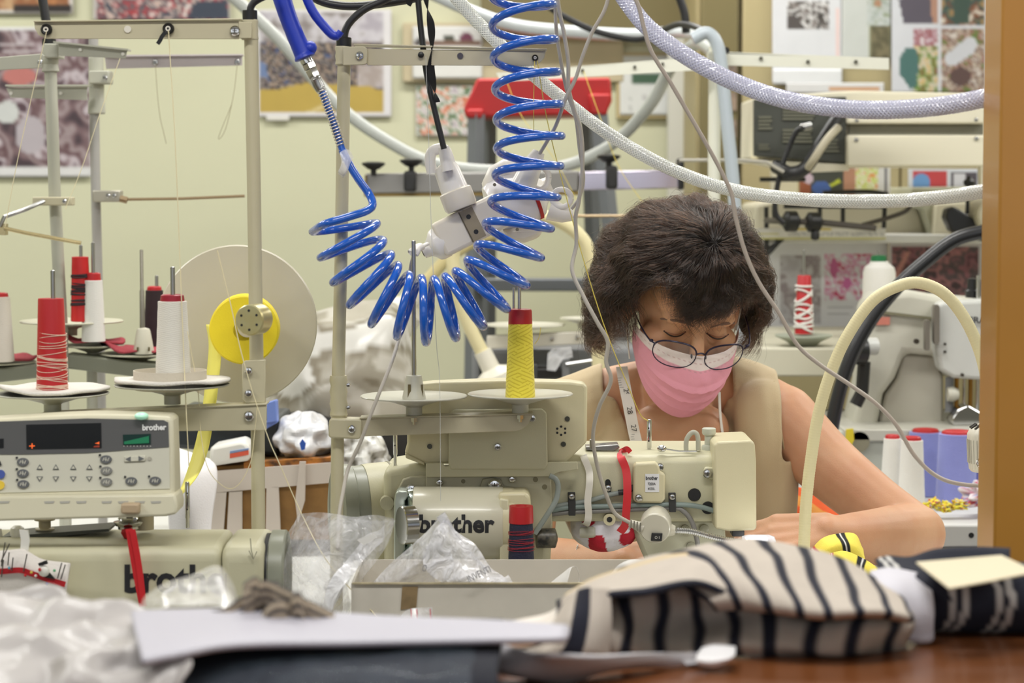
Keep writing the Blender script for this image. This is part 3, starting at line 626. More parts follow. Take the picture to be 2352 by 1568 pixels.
def rodpart(par, x, Y, y0, y1, r=3.5, m=None, name='spindle'):
    c = MB(); c.vl(x, Y, [(y1, r), (y0+1.5, r), (y0, r*0.6)], 12); return ob(name, c, m or steel, par)
rc = thing('thread_cone', 'red cone loosely wound with white thread on the khaki table', 'thread cone', W(1846, 768, 4.2))
b = MB(); b.vl(1846, 4.2, [(766, 21), (634, 15.5), (632, 14), (634, 8)], 28); ob('cone_core', b, redcap, rc)
def wraps(par, x, Y, y0, y1, r0, r1, n, m, th=0.0004, tilt=8, seed=1, name='thread_wrap'):
    rr = random.Random(seed)
    for k in range(n):
        yc = y0+(y1-y0)*rr.random()**0.8; t = rr.uniform(-tilt, tilt); ph = rr.random()*6.28; P = []
        for i in range(25):
            a = 2*PI*i/24; yy = yc+t*math.sin(a+ph); f = (yy-y0)/(y1-y0); r = (r0+(r1-r0)*f+0.9)*S(Y); z = W(x, yy, Y)
            P.append(Vector((z.x+r*math.cos(a), z.y+r*math.sin(a), z.z)))
        c = MB(); c.tube(P, th, 5, False); ob(name, c, m, par)
wraps(rc, 1846, 4.2, 650, 752, 17, 20.5, 14, wwhite, 0.0022, 16, 5)
rodpart(rc, 1846, 4.2, 574, 640, 3)
pl = MB(); pl.vl(1846, 4.2, [(792, 30), (784, 40), (772, 66), (768, 66), (770, 30)], 32); tag(ob('thread_plate', pl, mat('plate_green_grey', (170, 176, 160), 0.4)), 'grey green thread plate under the red cone with white thread', 'plate')
sp = thing('thread_spool', 'big white thread spool with a dark green cap', 'thread spool', W(2018, 790, 4.4))
b = MB(); b.vl(2018, 4.4, [(768, 38), (680, 38), (626, 37), (614, 34), (604, 22), (600, 20)], 32); ob('thread_winding', b, wwhite, sp)
b = MB(); b.vl(2018, 4.4, [(602, 18), (588, 18), (586, 15)], 24); ob('cap', b, mat('cap_green', (32, 110, 66), 0.4), sp)
rodpart(sp, 2018, 4.4, 574, 590, 3)
# industrial machine
im = thing('industrial_machine', 'old cream industrial sewing machine with worn paint behind the cream lamp arch', 'machine', (pxX(2100, 4.2), 4.3, TR.location.z))
imc = mat('machine_old_cream', (200, 198, 184), 0.4, var=0.10, vs=14)
imw = mat('machine_white_head', (200, 201, 196), 0.35, var=0.04)
b = MB(); b.prism([(1992, 700), (2020, 676), (2090, 668), (2160, 680), (2296, 690), (2296, 858), (2215, 866), (2175, 870), (2150, 818), (2080, 812), (2056, 870), (2030, 905), (2020, 960), (2010, 1010), (1958, 1010), (1962, 960), (1985, 860), (1984, 780)], 3.98, 0.13); ob('body', b, imc, im, bevel=0.012, seg=3)
b = MB(); b.prism([(2026, 720), (2140, 734), (2140, 728), (2026, 714)], 3.972, 0.006); ob('seam', b, mat('seam_olive', (120, 116, 92), 0.6), im)
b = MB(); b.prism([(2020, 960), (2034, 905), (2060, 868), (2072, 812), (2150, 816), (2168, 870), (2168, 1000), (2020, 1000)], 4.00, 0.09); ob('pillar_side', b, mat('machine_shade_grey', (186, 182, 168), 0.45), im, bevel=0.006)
b = MB(); b.prism([(2150, 706), (2162, 694), (2296, 686), (2296, 870), (2245, 872), (2190, 868), (2160, 850), (2150, 800)], 3.93, 0.05); ob('head_cover', b, imw, im, bevel=0.01, seg=3)
for x, y0, y1, r in ((2131, 735, 805, 5), (2152, 700, 790, 6.5)):
    c = MB(); c.prism([(x-r, y0+r), (x-r*0.6, y0), (x+r*0.6, y0), (x+r, y0+r), (x+r, y1-r), (x+r*0.6, y1), (x-r*0.6, y1), (x-r, y1-r)], 3.915, 0.02); ob('slot', c, mat('slot_brown', (110, 104, 94), 0.6), im)
for x, y, r in ((2106, 784, 6), (2211, 861, 4), (2171, 790, 3), (2171, 808, 3), (2280, 790, 6)):
    c = MB(); c.disc(x, y, 3.925, r, 0.01, 14); ob('hole', c, mat('hole_brown', (52, 44, 32), 0.6), im)
b = MB(); b.pbox(2008, 728, 2044, 746, 3.974, 0.004); ob('badge', b, mat('badge_red', (196, 120, 104), 0.5), im)
text('IRASHI', (2230, 727, 2300, 742), 3.926, ink, im, 0.02)
b = MB(); b.lathe(W(2012, 795, 3.95), (-1, -0.3, 0), [(20*S(4), 0), (20*S(4), 0.02), (24*S(4), 0.021), (24*S(4), 0.035), (18*S(4), 0.036)], 24); ob('tension_wheel', b, imw, im)
b = MB(); b.lathe(W(1985, 805, 3.92), (-1, -0.3, 0), [(30*S(4), 0), (31*S(4), 0.01), (31*S(4), 0.02), (18*S(4), 0.022), (18*S(4), 0.04)], 18); b.tube(px([(1985, 830), (1980, 900), (1965, 930)], 3.93), 0.012, 8); ob('black_fitting', b, black, im)
b = MB(); b.box((pxX(2130, 4.0), 4.05, pz(985, 3.9)-0.008), (0.34, 0.36, 0.022)); ob('bed', b, mat('bed_grey', (186, 184, 172), 0.4, var=0.12, vs=20), im, bevel=0.003)
b = MB(); b.pbox(1926, 990, 2300, 1100, 3.88, 0.3); ob('bed_front', b, mat('bed_front_grey', (180, 182, 170), 0.45, var=0.06, vs=20), im, bevel=0.006)
for x, w, m in ((2180, 10, gm), (2196, 5, mat('brass', (150, 110, 50), 0.35, 0.9)), (2214, 4, chrome), (2228, 5, mat('brass', (150, 110, 50), 0.35, 0.9)), (2244, 4, chrome), (2258, 4, steel)):
    c = MB(); c.vl(x, 3.97, [(965-random.random()*20, w), (866, w)], 12); ob('needle_bar', c, m, im)
b = MB(); b.prism([(2185, 966), (2200, 940), (2225, 930), (2250, 945), (2290, 950), (2290, 975), (2190, 978)], 3.93, 0.05); ob('presser_foot', b, chrome, im, bevel=0.003)
b = MB(); b.lathe(W(2176, 905, 3.95), (1, 0, 0), [(16*S(4), 0), (18*S(4), 0.01), (12*S(4), 0.02)], 16); ob('guide_roller', b, imc, im)
c = MB(); c.disc(1974, 1015, 3.87, 24, 0.01, 20); ob('round_plate', c, mat('aged_metal', (150, 146, 126), 0.35, 0.6), im)
c = MB(); c.prism([(1944, 986), (1960, 984), (1962, 1010), (1955, 1024), (1942, 1018)], 3.865, 0.006); ob('warning_sticker', c, mat('sticker_yellow', (212, 190, 40), 0.5), im)
for x, r in ((2246, 4), (2256, 4), (2262, 3)):
    c = MB(); c.vl(x, 4.0, [(690, r), (626+random.random()*20, r)], 10); ob('thread_pin', c, chrome, im)
c = MB(); c.vl(2232, 4.02, [(690, 14), (668, 16), (664, 12), (640, 10), (638, 4)], 16); ob('bobbin_post', c, black, im)
cable('thick_black_hose', 'thick black rubber hose arching behind the cream lamp down to the table', 'hose', [(2320, 528, 3.75), (2260, 532, 3.75), (2190, 552, 3.75), (2120, 605, 3.75), (2060, 660, 3.75), (2000, 735, 3.75), (1955, 820, 3.75), (1928, 900, 3.75), (1910, 985, 3.75), (1906, 1040, 3.75), (1905, 1180, 3.75)], 0.0125, mat('rubber_black', (30, 31, 34), 0.35, coat=0.15))
# cones on the near grey table
GL = 'thread cones standing on the grey white table'
def tipc(x, Y, y): return None
vspool('thread_cone', 'white thread cone beside the elbow, half hidden by its twin', 2048, 3.72, 998, 1150, 20, 27, wwhite, 9, redcap, GL)
vspool('thread_cone', 'white thread cone in front of its twin, touching the lavender cone', 2093, 3.66, 1002, 1172, 25, 32, wwhite, 9, redcap, GL)
vspool('thread_cone', 'lavender thread cone mostly hidden behind the white cone', 2124, 3.86, 984, 1136, 37, 42, wlav, 8, redcap, GL)
vspool('thread_cone', 'broad lavender thread cone fully in view above the yellow scraps', 2196, 3.74, 988, 1150, 42, 47, wlav, 8, redcap, GL)
vspool('thread_cone', 'darker lavender cone peeking out under the lamp head', 2246, 3.86, 1000, 1132, 26, 30, windmat('lavender_dark', (90, 100, 178), (76, 84, 160)), 8, redcap, GL)
def crumple(name, label, cat, x, y, Y, rx, ry, rY, m, n, seed, cols=None, group=None, amp=0.5):
    rr = random.Random(seed); b = MB(); c0 = W(x, y, Y); s = S(Y)
    nu, nv = 40, 22; vs = []; cs = []
    for j in range(nv+1):
        be = -PI/2+PI*j/nv
        for i in range(nu):
            a = 2*PI*i/nu; d = Vector((math.cos(be)*math.cos(a), math.cos(be)*math.sin(a), math.sin(be)))
            q = d*2.2; k = 1+amp*(nz(q.x+seed, q.y, q.z)+0.6*abs(nz(q.x*2.6, q.y*2.6+seed, q.z*2.6))-0.1)
            p = Vector((d.x*rx*s*k, d.y*rY*k, d.z*ry*s*k)); 
            if p.z < -ry*s*0.75: p.z = -ry*s*0.75
            vs.append(c0+p)
            if cols:
                v = nz(d.x*4+seed, d.y*4, d.z*4)*1.3+0.5; cs.append(lin(cols[int(min(max(v, 0), 0.999)*len(cols))]))
    fs = [(j*nu+i, j*nu+(i+1)%nu, (j+1)*nu+(i+1)%nu, (j+1)*nu+i) for j in range(nv) for i in range(nu)]
    b.add(vs, fs, cs if cols else None)
    return tag(ob(name, b, m, sub=1), label, cat, group)
yc_ = [(226, 212, 60), (236, 224, 80), (196, 60, 60), (226, 212, 60), (120, 140, 200), (236, 224, 70)]
GS = 'yellow fabric scraps at the foot of the lavender cones'
for k, (x, y, r, lb_) in enumerate(((2142, 1158, 17, 'yellow scrap touching the white cone foot'), (2172, 1166, 18, 'yellow and blue striped scrap lying foremost on the grey table'), (2204, 1160, 18, 'yellow scrap with a red stripe beside the floral bundle'))):
    crumple('fabric_scrap', lb_, 'fabric', x, y, 3.58, r, 12, 0.012, attrf, 0, 11+k, yc_, GS, 0.9)
crumple('fabric_bundle', 'white floral fabric bundle beside the yellow scraps under the lamp', 'fabric', 2258, 1140, 3.60, 44, 30, 0.03, attrf, 0, 21, [(222, 214, 220), (230, 226, 230), (196, 150, 170), (224, 218, 226), (140, 156, 206), (226, 220, 226), (190, 50, 70)], None, 0.8)
# orange cloth and white edging behind the elbow
b = MB(); b.sheet([px([(1795, 1110, 3.3), (1860, 1125, 3.3), (1930, 1150, 3.34)]), px([(1790, 1160, 3.26), (1860, 1165, 3.27), (1940, 1185, 3.3)]), px([(1790, 1215, 3.24), (1860, 1215, 3.25), (1950, 1215, 3.28)])], 10, 10, 0.006, 12, 3,
                 lambda u, v, p: (224, 92, 40) if math.sin(p.x*120+p.z*190) > -0.2 else (222, 150, 70))
tag(ob('striped_cloth', b, attrf, solid=0.003), 'orange and yellow striped cloth hanging behind the forearm', 'cloth')
b = MB(); b.sheet([px([(1780, 1190, 3.22), (1840, 1196, 3.22), (1910, 1205, 3.22)]), px([(1780, 1250, 3.2), (1840, 1250, 3.2), (1910, 1250, 3.2)])], 6, 6, 0.004, 20, 4)
tag(ob('folded_cloth', b, clothw, solid=0.004), 'white folded cloth edge under the orange cloth', 'cloth')

# ================================================================ left-hand background: boxes and bags on the worktable
bm_ = thing('plastic_covered_machine', 'machine under a grey crumpled dust cover, behind the big reel', 'machine', W(760, 1000, 3.95))
b = MB(); vs = []
b.sheet([px([(590, 860, 4.05), (650, 760, 4.05), (760, 705, 4.05), (860, 690, 4.05), (925, 730, 4.05), (940, 900, 4.05)]),
         px([(590, 890, 3.95), (640, 790, 3.9), (760, 745, 3.88), (870, 735, 3.88), (930, 780, 3.9), (955, 900, 3.95)]),
         px([(590, 940, 3.9), (650, 870, 3.83), (760, 850, 3.8), (880, 840, 3.8), (940, 860, 3.85), (970, 930, 3.9)]),
         px([(580, 1010, 3.9), (650, 960, 3.82), (760, 950, 3.78), (880, 960, 3.8), (950, 980, 3.85), (980, 1000, 3.9)]),
         px([(580, 1190, 3.9), (650, 1190, 3.82), (760, 1190, 3.78), (880, 1190, 3.8), (950, 1190, 3.85), (980, 1190, 3.9)])], 10, 10, 0.028, 9, 2,
        lambda u, v, p: [(176, 170, 156), (196, 192, 182), (158, 152, 138), (128, 120, 104), (204, 202, 196)][int(min(max(nz(p.x*9, p.y*9, p.z*16)*1.2+0.45, 0), .999)*5)])
ob('dust_cover', b, attrt, bm_, sub=1)
c = MB(); c.tube(px([(680, 800), (684, 900)], 3.9), 0.006, 6); ob('bag_tie', c, darkg, bm_)
bn = thing('black_tray', 'dark tray with a blue rim holding odds and ends, behind the reel stand', 'tray', W(540, 1060, 3.5))
b = MB(); b.prism([(400, 945), (610, 962), (642, 960), (648, 1010), (640, 1050), (400, 1030)], 3.5, 0.18); ob('tray_body', b, mat('tray_black', (38, 44, 48), 0.35), bn, bevel=0.008)
b = MB(); b.prism([(486, 972), (612, 968), (632, 918), (636, 920), (638, 970), (610, 986), (486, 986)], 3.48, 0.02); b.prism([(612, 925), (634, 918), (636, 968), (612, 972)], 3.47, 0.015); ob('blue_rim', b, mat('tray_blue', (112, 136, 206), 0.4), bn, bevel=0.003)
wb = thing('label_box', 'white rounded plastic box with a red label strip, on the carton', 'box', W(525, 1072, 3.42))
b = MB(); b.prism([(482, 1026), (552, 1012), (566, 1016), (574, 1030), (574, 1058), (480, 1072)], 3.40, 0.07); ob('box_body', b, whitep, wb, bevel=0.006)
b = MB(); b.prism([(528, 1042), (571, 1034), (571, 1044), (528, 1052)], 3.398, 0.003); ob('label_strip', b, mat('label_red', (216, 92, 66), 0.5), wb)
b = MB(); b.prism([(528, 1036), (571, 1029), (571, 1033), (528, 1041)], 3.398, 0.003); ob('label_strip', b, mat('label_blue', (130, 150, 190), 0.5), wb)
bxm = mat('carton_brown', (150, 112, 62), 0.75, var=0.25, vs=30)
bo = thing('taped_carton', 'brown carton strapped with white tape under the label box', 'carton', W(620, 1215, 3.45))
b = MB(); b.prism([(486, 1072), (762, 1056), (762, 1240), (486, 1240)], 3.42, 0.3); ob('carton_body', b, bxm, bo, bevel=0.004)
b = MB(); b.prism([(560, 1062), (764, 1050), (764, 1068), (560, 1080)], 3.415, 0.02); ob('slatted_top', b, mat('carton_slats', (190, 120, 40), 0.6, col2=(70, 44, 22), vs=60), bo)
for poly in ([(484, 1082), (764, 1062), (764, 1108), (484, 1132)], [(484, 1132), (520, 1130), (512, 1240), (484, 1240)], [(526, 1130), (556, 1128), (556, 1240), (520, 1240)], [(612, 1120), (640, 1118), (645, 1240), (610, 1240)], [(688, 1060), (702, 1060), (700, 1150), (684, 1200), (678, 1150)]):
    b = MB(); b.prism(poly, 3.41 if poly[0][0] != 688 else 3.398, 0.005); ob('white_tape', b, mat('tape_white', (208, 198, 188), 0.45), bo)
crumple('plastic_bag', 'white plastic bag with a blue drop print, on the taped carton', 'bag', 698, 1006, 3.5, 66, 54, 0.07, attrt, 0, 5, [(206, 206, 208), (224, 224, 226), (196, 198, 204), (214, 214, 216), (226, 226, 228)], None, 0.35)
c = MB(); c.prism([(692, 1034), (688, 1018), (694, 1008), (702, 1018), (700, 1032)], 3.405, 0.004); tag(ob('drop_print', c, mat('print_blue', (40, 84, 180), 0.5)), 'blue drop shaped mark on the white plastic bag', 'mark')
crumple('black_bag', 'black bag lying behind the white plastic bag', 'bag', 700, 965, 3.75, 60, 20, 0.05, mat('bag_black', (26, 26, 28), 0.4), 0, 8, None, None, 0.3)
crumple('plastic_bag', 'clear crackled plastic bag between the pole and the machine handwheel', 'bag', 830, 1045, 3.5, 62, 60, 0.08, attrt, 0, 15, [(214, 214, 210), (190, 188, 178), (232, 232, 230), (120, 116, 104), (206, 206, 202)], None, 0.5)
b = MB(); b.pbox(868, 985, 960, 1100, 3.6, 0.06); tag(ob('storage_bin', b, mat('bin_black', (40, 38, 36), 0.5), bevel=0.006), 'dark storage bin behind the machine shoulder', 'bin')
b = MB(); b.sheet([px([(390, 1020, 3.36), (440, 1034, 3.34), (480, 1056, 3.36)]), px([(392, 1100, 3.30), (440, 1100, 3.28), (492, 1090, 3.34)]), px([(390, 1240, 3.30), (440, 1240, 3.28), (486, 1240, 3.3)])], 10, 10, 0.008, 12, 7)
tag(ob('white_garment', b, clothw, solid=0.004), 'white garment hanging in front of the carton beside the control panel', 'garment')
# ================================================================ thread stands behind on the left (two poles)
def plate(par, x, y, Y, r, stem=None, m=None, name='thread_plate', depth=22, sr=18):
    c = MB(); prof = [(y+depth+(stem or 14), sr), (y+depth, sr), (y+depth-3, sr*1.25), (y+5, r*0.62), (y+1.5, r*0.985), (y-1, r), (y-2.5, r*0.985), (y+2, r*0.6), (y+6, r*0.3), (y+6, 3)]
    c.vl(x, Y, prof, 40); return ob(name, c, m or greyp, par)
TABZ = {'TL': 0.70}
def pole(par, pts, r, Y, m, z=None, name='pole'):
    P = px(pts, Y)
    if z is not None: P[-1] = Vector((P[-1].x, P[-1].y, z))
    c = MB(); c.tube(P, r*S(Y), 20); return ob(name, c, m, par)
grp = mat('stand_grey_green', (178, 178, 164), 0.4)
sa = thing('thread_stand', 'grey green thread stand with short bars in front of the purple poster', 'thread stand', (pxX(122, 3.5), 3.5, 0.70))
pole(sa, [(114, 100), (126, 450), (142, 760), (150, 1150)], 14, 3.5, grp, 0.70)
c = MB(); c.pbox(100, 100, 134, 132, 3.47, 0.05); c.vl(116, 3.5, [(165, 19), (163, 20), (148, 17), (144, 19), (130, 18), (104, 18)], 20); ob('collar', c, grp, sa, bevel=0.002)
c = MB(); c.vl(113, 3.5, [(104, 16), (90, 16)], 16); ob('end_cap', c, black, sa)
c = MB(); c.prism([(134, 98), (292, 114), (288, 134), (134, 128)], 3.45, 0.003); c.prism([(122, 94), (294, 112), (294, 116), (122, 98)], 3.44, 0.03); ob('crossbar', c, grp, sa)
for x, y in ((184, 114), (282, 124)):
    c = MB(); c.disc(x, y, 3.447, 4, 0.002, 12); ob('eyelet', c, whitep, sa)
c = MB(); c.prism([(-60, 136), (96, 123), (102, 128), (98, 156), (-60, 164)], 3.46, 0.004); ob('crossbar', c, grp, sa, bevel=0.001); screw(sa, 92, 143, 3.458, 6)
c = MB(); c.pbox(74, 452, 164, 472, 3.46, 0.03); ob('clamp', c, polem, sa, bevel=0.002); screw(sa, 148, 462, 3.458, 5)
c = MB(); c.tube(px([(100, 462, 3.45), (60, 480, 3.42), (10, 498, 3.4), (0, 520, 3.4)]), 0.0035, 10); ob('rod', c, steel, sa)
c = MB(); c.pbox(-20, 514, 12, 540, 3.4, 0.02); c.tube(px([(10, 524), (60, 535), (186, 558)], 3.4), 0.0032, 10); ob('brass_guide_rod', c, mat('brass_bright', (200, 184, 140), 0.25, 0.9), sa)
sb = thing('thread_stand', 'taller grey thread stand with clamped brown rod right of the poster', 'thread stand', (pxX(222, 3.7), 3.7, 0.70))
pole(sb, [(214, 60), (220, 450), (232, 900), (236, 1150)], 11, 3.7, mat('pole_grey', (166, 164, 160), 0.4), 0.70)
c = MB(); c.vl(222, 3.7, [(262, 20), (232, 19), (228, 17), (200, 18), (160, 17), (130, 17)], 20); c.pbox(204, 162, 250, 192, 3.67, 0.04); ob('collar', c, grp, sb, bevel=0.002); screw(sb, 241, 178, 3.668, 6)
c = MB(); c.prism([(14, 202), (200, 200), (200, 230), (24, 224)], 3.66, 0.003); c.prism([(12, 194), (202, 194), (202, 198), (12, 198)], 3.65, 0.03); ob('crossbar', c, grp, sb)
c = MB(); c.prism([(240, 128), (556, 126), (556, 150), (244, 158)], 3.74, 0.003); c.prism([(240, 126), (556, 124), (556, 127), (240, 130)], 3.73, 0.03); ob('crossbar', c, mat('bar_lilac', (196, 188, 190), 0.4), sb)
for x, y in ((25, 214), (139, 214)):
    c = MB(); c.disc(x, y, 3.657, 4, 0.002, 12); ob('eyelet', c, whitep, sb)
screw(sb, 357, 143, 3.738, 7); screw(sb, 546, 142, 3.738, 7)
c = MB(); c.pbox(212, 437, 276, 464, 3.67, 0.03); ob('clamp', c, mat('clamp_steel', (176, 172, 158), 0.35, 0.5), sb, bevel=0.002); screw(sb, 248, 449, 3.668, 5); screw(sb, 262, 449, 3.668, 5)
c = MB(); c.tube(px([(280, 458), (420, 456), (562, 450)], 3.66), 0.0026, 10); c.tube(px([(276, 456), (292, 460)], 3.66), 0.006, 10); ob('guide_rod', c, mat('brass_rod', (160, 140, 110), 0.35, 0.7), sb)
# plates and cones of these stands
lo = thing('cone_holder_beam', 'dark green grey beam carrying red felt thread plates', 'beam', W(250, 1000, 3.55))
c = MB(); c.prism([(150, 812), (365, 836), (365, 872), (150, 846)], 3.5, 0.05); c.prism([(-60, 850), (80, 838), (150, 835), (150, 850), (84, 868), (-60, 885)], 3.5, 0.05); ob('beam', c, mat('beam_dark', (122, 124, 108), 0.45), lo, bevel=0.003)
c = MB(); c.vl(215, 3.55, [(1150, 14), (840, 12)], 16); ob('post', c, grp, lo)
felt = mat('red_felt', (182, 74, 84), 0.95, var=0.2, vs=300, bump=0.8, bs=700)
for x, y, r in ((165, 738, 118), (214, 793, 72), (320, 812, 92), (10, 832, 74)):
    plate(lo, x, y, 3.55, r, 14, mat('plate_grey_cream', (196, 194, 172), 0.4), depth=18, sr=13)
def feltmat(name, label, x, y, Y, r, m, under, seed, wob=4, lift=0.0):
    b = MB(); n = 48; rings = 7; vs = []; s = S(Y); c0 = W(x, y, Y)
    for j in range(rings+1):
        for i in range(n):
            a = 2*PI*i/n; f = j/rings; k = 1+0.05*nz(math.cos(a)*2+seed, math.sin(a)*2)*f
            h = (nz(math.cos(a)*1.6+seed, math.sin(a)*1.6, seed)*wob*f**3+ f*2.5+lift*max(0, math.cos(a-3.5))**6*f*f)*s
            vs.append(c0+Vector((math.cos(a)*r*f*k*s, math.sin(a)*r*f*k*s, h)))
    b.add(vs, [(j*n+i, j*n+(i+1)%n, (j+1)*n+(i+1)%n, (j+1)*n+i) for j in range(rings) for i in range(n)])
    o = ob(name, b, [under, m], solid=0.0035, norm=False); q = o.modifiers['thick']; q.material_offset = 1; q.material_offset_rim = 1; q.offset = -1
    return tag(o, label, 'felt pad')
fdk = mat('felt_dark', (30, 30, 36), 0.9)
feltmat('felt_pad', 'red felt pad with a lifted edge under the small white cone', 214, 787, 3.55, 72, felt, fdk, 3, 8, 22)
feltmat('felt_pad', 'red felt pad under the empty cone holder, behind the big white cone', 322, 806, 3.55, 92, felt, fdk, 8, 8, 26)
feltmat('felt_pad', 'red felt pad under the cream cone at the frame edge', 12, 826, 3.55, 72, felt, fdk, 5, 8)
rb = vspool('thread_cone', 'red cone with narrow black thread bands on the highest back plate', 186, 3.5, 590, 738, 19, 23, mat('red_banded', (190, 32, 34), 0.45), 0, redcap)
wraps(rb, 186, 3.5, 630, 634, 20, 21, 6, mat('black_thread', (40, 24, 28), 0.8), 0.0012, 3, 2); wraps(rb, 186, 3.5, 650, 680, 20, 22, 12, mat('black_thread', (40, 24, 28), 0.8), 0.0010, 3, 3); wraps(rb, 186, 3.5, 686, 700, 20, 22, 8, mat('black_thread', (40, 24, 28), 0.8), 0.0012, 2, 4)
rodpart(rb, 186, 3.5, 562, 594, 4)
sw = vspool('thread_cone', 'small white cone with a bright red top on the red felt pad', 215, 3.5, 626, 784, 22, 27, wwhite, 18, redcap); rodpart(sw, 214, 3.5, 556, 630, 4)
bc = vspool('thread_cone', 'black thread cone with red top half hidden behind the big reel', 356, 3.6, 657, 800, 20, 26, mat('black_thread', (40, 24, 28), 0.8), 10, redcap); rodpart(bc, 360, 3.6, 632, 660, 4)
cc = vspool('thread_cone', 'cream thread cone cut off by the frame edge', 2, 3.5, 672, 830, 23, 31, windmat('cream_thread', (214, 206, 194), (202, 194, 182)), 10, redcap)
ch = thing('cone_holder', 'empty cream cone holder with a tall spindle on the red felt', 'cone holder', W(330, 812, 3.5))
c = MB(); c.vl(330, 3.5, [(812, 24), (806, 24), (760, 16), (755, 14), (752, 5)], 24); ob('holder', c, mat('holder_cream', (200, 196, 178), 0.4), ch)
for x in (316, 342):
    c = MB(); c.pbox(x-2, 797, x+2, 806, 3.483, 0.003); ob('slot', c, mat('slot_ochre', (96, 84, 50), 0.6), ch)
c = MB(); c.vl(327, 3.5, [(755, 6), (668, 5.5), (665, 4), (575, 4), (573, 3)], 14); ob('spindle', c, mat('spindle_grey', (140, 136, 124), 0.35, 0.6), ch)

# ================================================================ tall stand in front on the left, with reel
ZT = 0.75
tl = thing('thread_stand', 'tall cream thread stand with eyelet crossbar, carrying the big reel', 'thread stand', (W(590, 1200, 2.5).x, 2.5, ZT))
pole(tl, [(576, 45), (583, 420), (592, 1000), (594, 1300)], 16, 2.5, polem, ZT)
c = MB(); c.vl(574, 2.5, [(46, 17), (24, 17)], 20); ob('end_cap', c, black, tl)
c = MB(); c.vl(574, 2.5, [(92, 19), (88, 20), (80, 18), (70, 19.5), (60, 18), (50, 19.5), (46, 19)], 24); c.prism([(548, 50), (578, 50), (578, 88), (548, 88)], 2.484, 0.004); ob('collar', c, polem, tl, bevel=0.0008)
c = MB(); c.prism([(78, 50), (549, 48), (549, 90), (106, 89), (88, 80), (80, 66)], 2.486, 0.002); c.prism([(77, 47), (552, 42), (552, 46), (77, 51)], 2.482, 0.028); ob('crossbar', c, polem, tl, bevel=0.0006)
screw(tl, 540, 71, 2.484, 12)
def eyelet(par, x, y, Y, r):
    c = MB(); c.lathe(W(x, y, Y), (0, -1, 0), [(r*0.45*S(Y), -0.001), (r*S(Y), -0.001), (r*S(Y), 0.002), (r*0.7*S(Y), 0.004), (r*0.45*S(Y), 0.003)], 24); ob('eyelet', c, black, par)
    c = MB(); c.lathe(W(x, y, Y), (0, -1, 0), [(r*0.45*S(Y), -0.001), (r*0.45*S(Y), 0.0045), (r*0.22*S(Y), 0.0045), (r*0.2*S(Y), 0.002)], 18); ob('eyelet_ring', c, mat('ceramic_white', (226, 222, 210), 0.3), par)
eyelet(tl, 107, 68, 2.484, 13); eyelet(tl, 387, 66, 2.484, 13)
c = MB(); c.disc(293, 67, 2.4845, 8, 0.0015, 20); ob('hole', c, mat('hole_light', (226, 222, 210), 0.6), tl)
c = MB(); c.ribbon([W(x, y, 2.477) for x, y in ((380, 74), (372, 84), (368, 92), (362, 101))], 0.0045, th=0.001); ob('tie_end', c, black, tl)
c = MB(); c.prism([(556, 836), (562, 828), (610, 826), (610, 925), (564, 926), (556, 918)], 2.478, 0.004); c.vl(590, 2.5, [(926, 17), (918, 20), (906, 17.5), (894, 20), (880, 17.5), (866, 20), (852, 17.5), (840, 20), (827, 18)], 24); ob('joint_sleeve', c, polem, tl, bevel=0.001)
screw(tl, 571, 851, 2.474, 9, 'bolt'); screw(tl, 571, 903, 2.474, 9, 'bolt')
c = MB(); c.prism([(93, 952), (250, 944), (550, 932), (612, 929), (612, 988), (398, 990), (250, 992), (98, 996)], 2.470, 0.003); c.prism([(92, 949), (550, 929), (612, 926), (612, 930), (550, 933), (92, 953)], 2.468, 0.03); ob('plate_bar', c, polem, tl, bevel=0.0006)
screw(tl, 572, 955, 2.468, 12)
plate(tl, 121, 904, 2.49, 130, 22, depth=24, sr=20); plate(tl, 396, 884, 2.49, 133, 20, depth=24, sr=19)
wf = mat('white_felt', (222, 218, 210), 0.95, bump=0.7, bs=600); nf = mat('navy_felt', (34, 34, 52), 0.9)
feltmat('felt_pad', 'white felt pad with navy underside under the red cone', 121, 898, 2.49, 128, wf, nf, 12, 7, 14)
feltmat('felt_pad', 'white felt pad with navy underside under the white cone in a paper ring', 396, 878, 2.49, 133, wf, nf, 16, 6, 0)
c = MB(); c.vl(391, 2.49, [(893, 83), (850, 84), (850, 82), (890, 81)], 40); tag(ob('paper_ring', c, mat('beige_card', (200, 192, 176), 0.7, bump=0.3, bs=200)), 'beige cardboard ring around the foot of the white cone', 'ring')
rd = thing('thread_cone', 'bare red cone loosely crossed by pale threads, on white felt', 'thread cone', W(120, 897, 2.47))
c = MB(); c.vl(120, 2.47, [(899, 36), (890, 35.6), (688, 29.5), (685, 28.5), (685, 12)], 40); ob('cone_core', c, redcap, rd)
wraps(rd, 120, 2.47, 760, 895, 31.5, 35.5, 26, mat('pale_thread', (224, 196, 176), 0.7), 0.0004, 9, 17)
rodpart(rd, 122, 2.47, 620, 690, 5.5)
ww = vspool('thread_cone', 'big white thread cone with dark red rim standing in the paper ring', 398, 2.47, 676, 880, 33, 41, windmat('white_thread_fine', (228, 225, 215), (214, 210, 200), 300), 16, mat('cone_dark_red', (150, 22, 44), 0.4), cap=1)
rodpart(ww, 397, 2.47, 612, 680, 5.5)
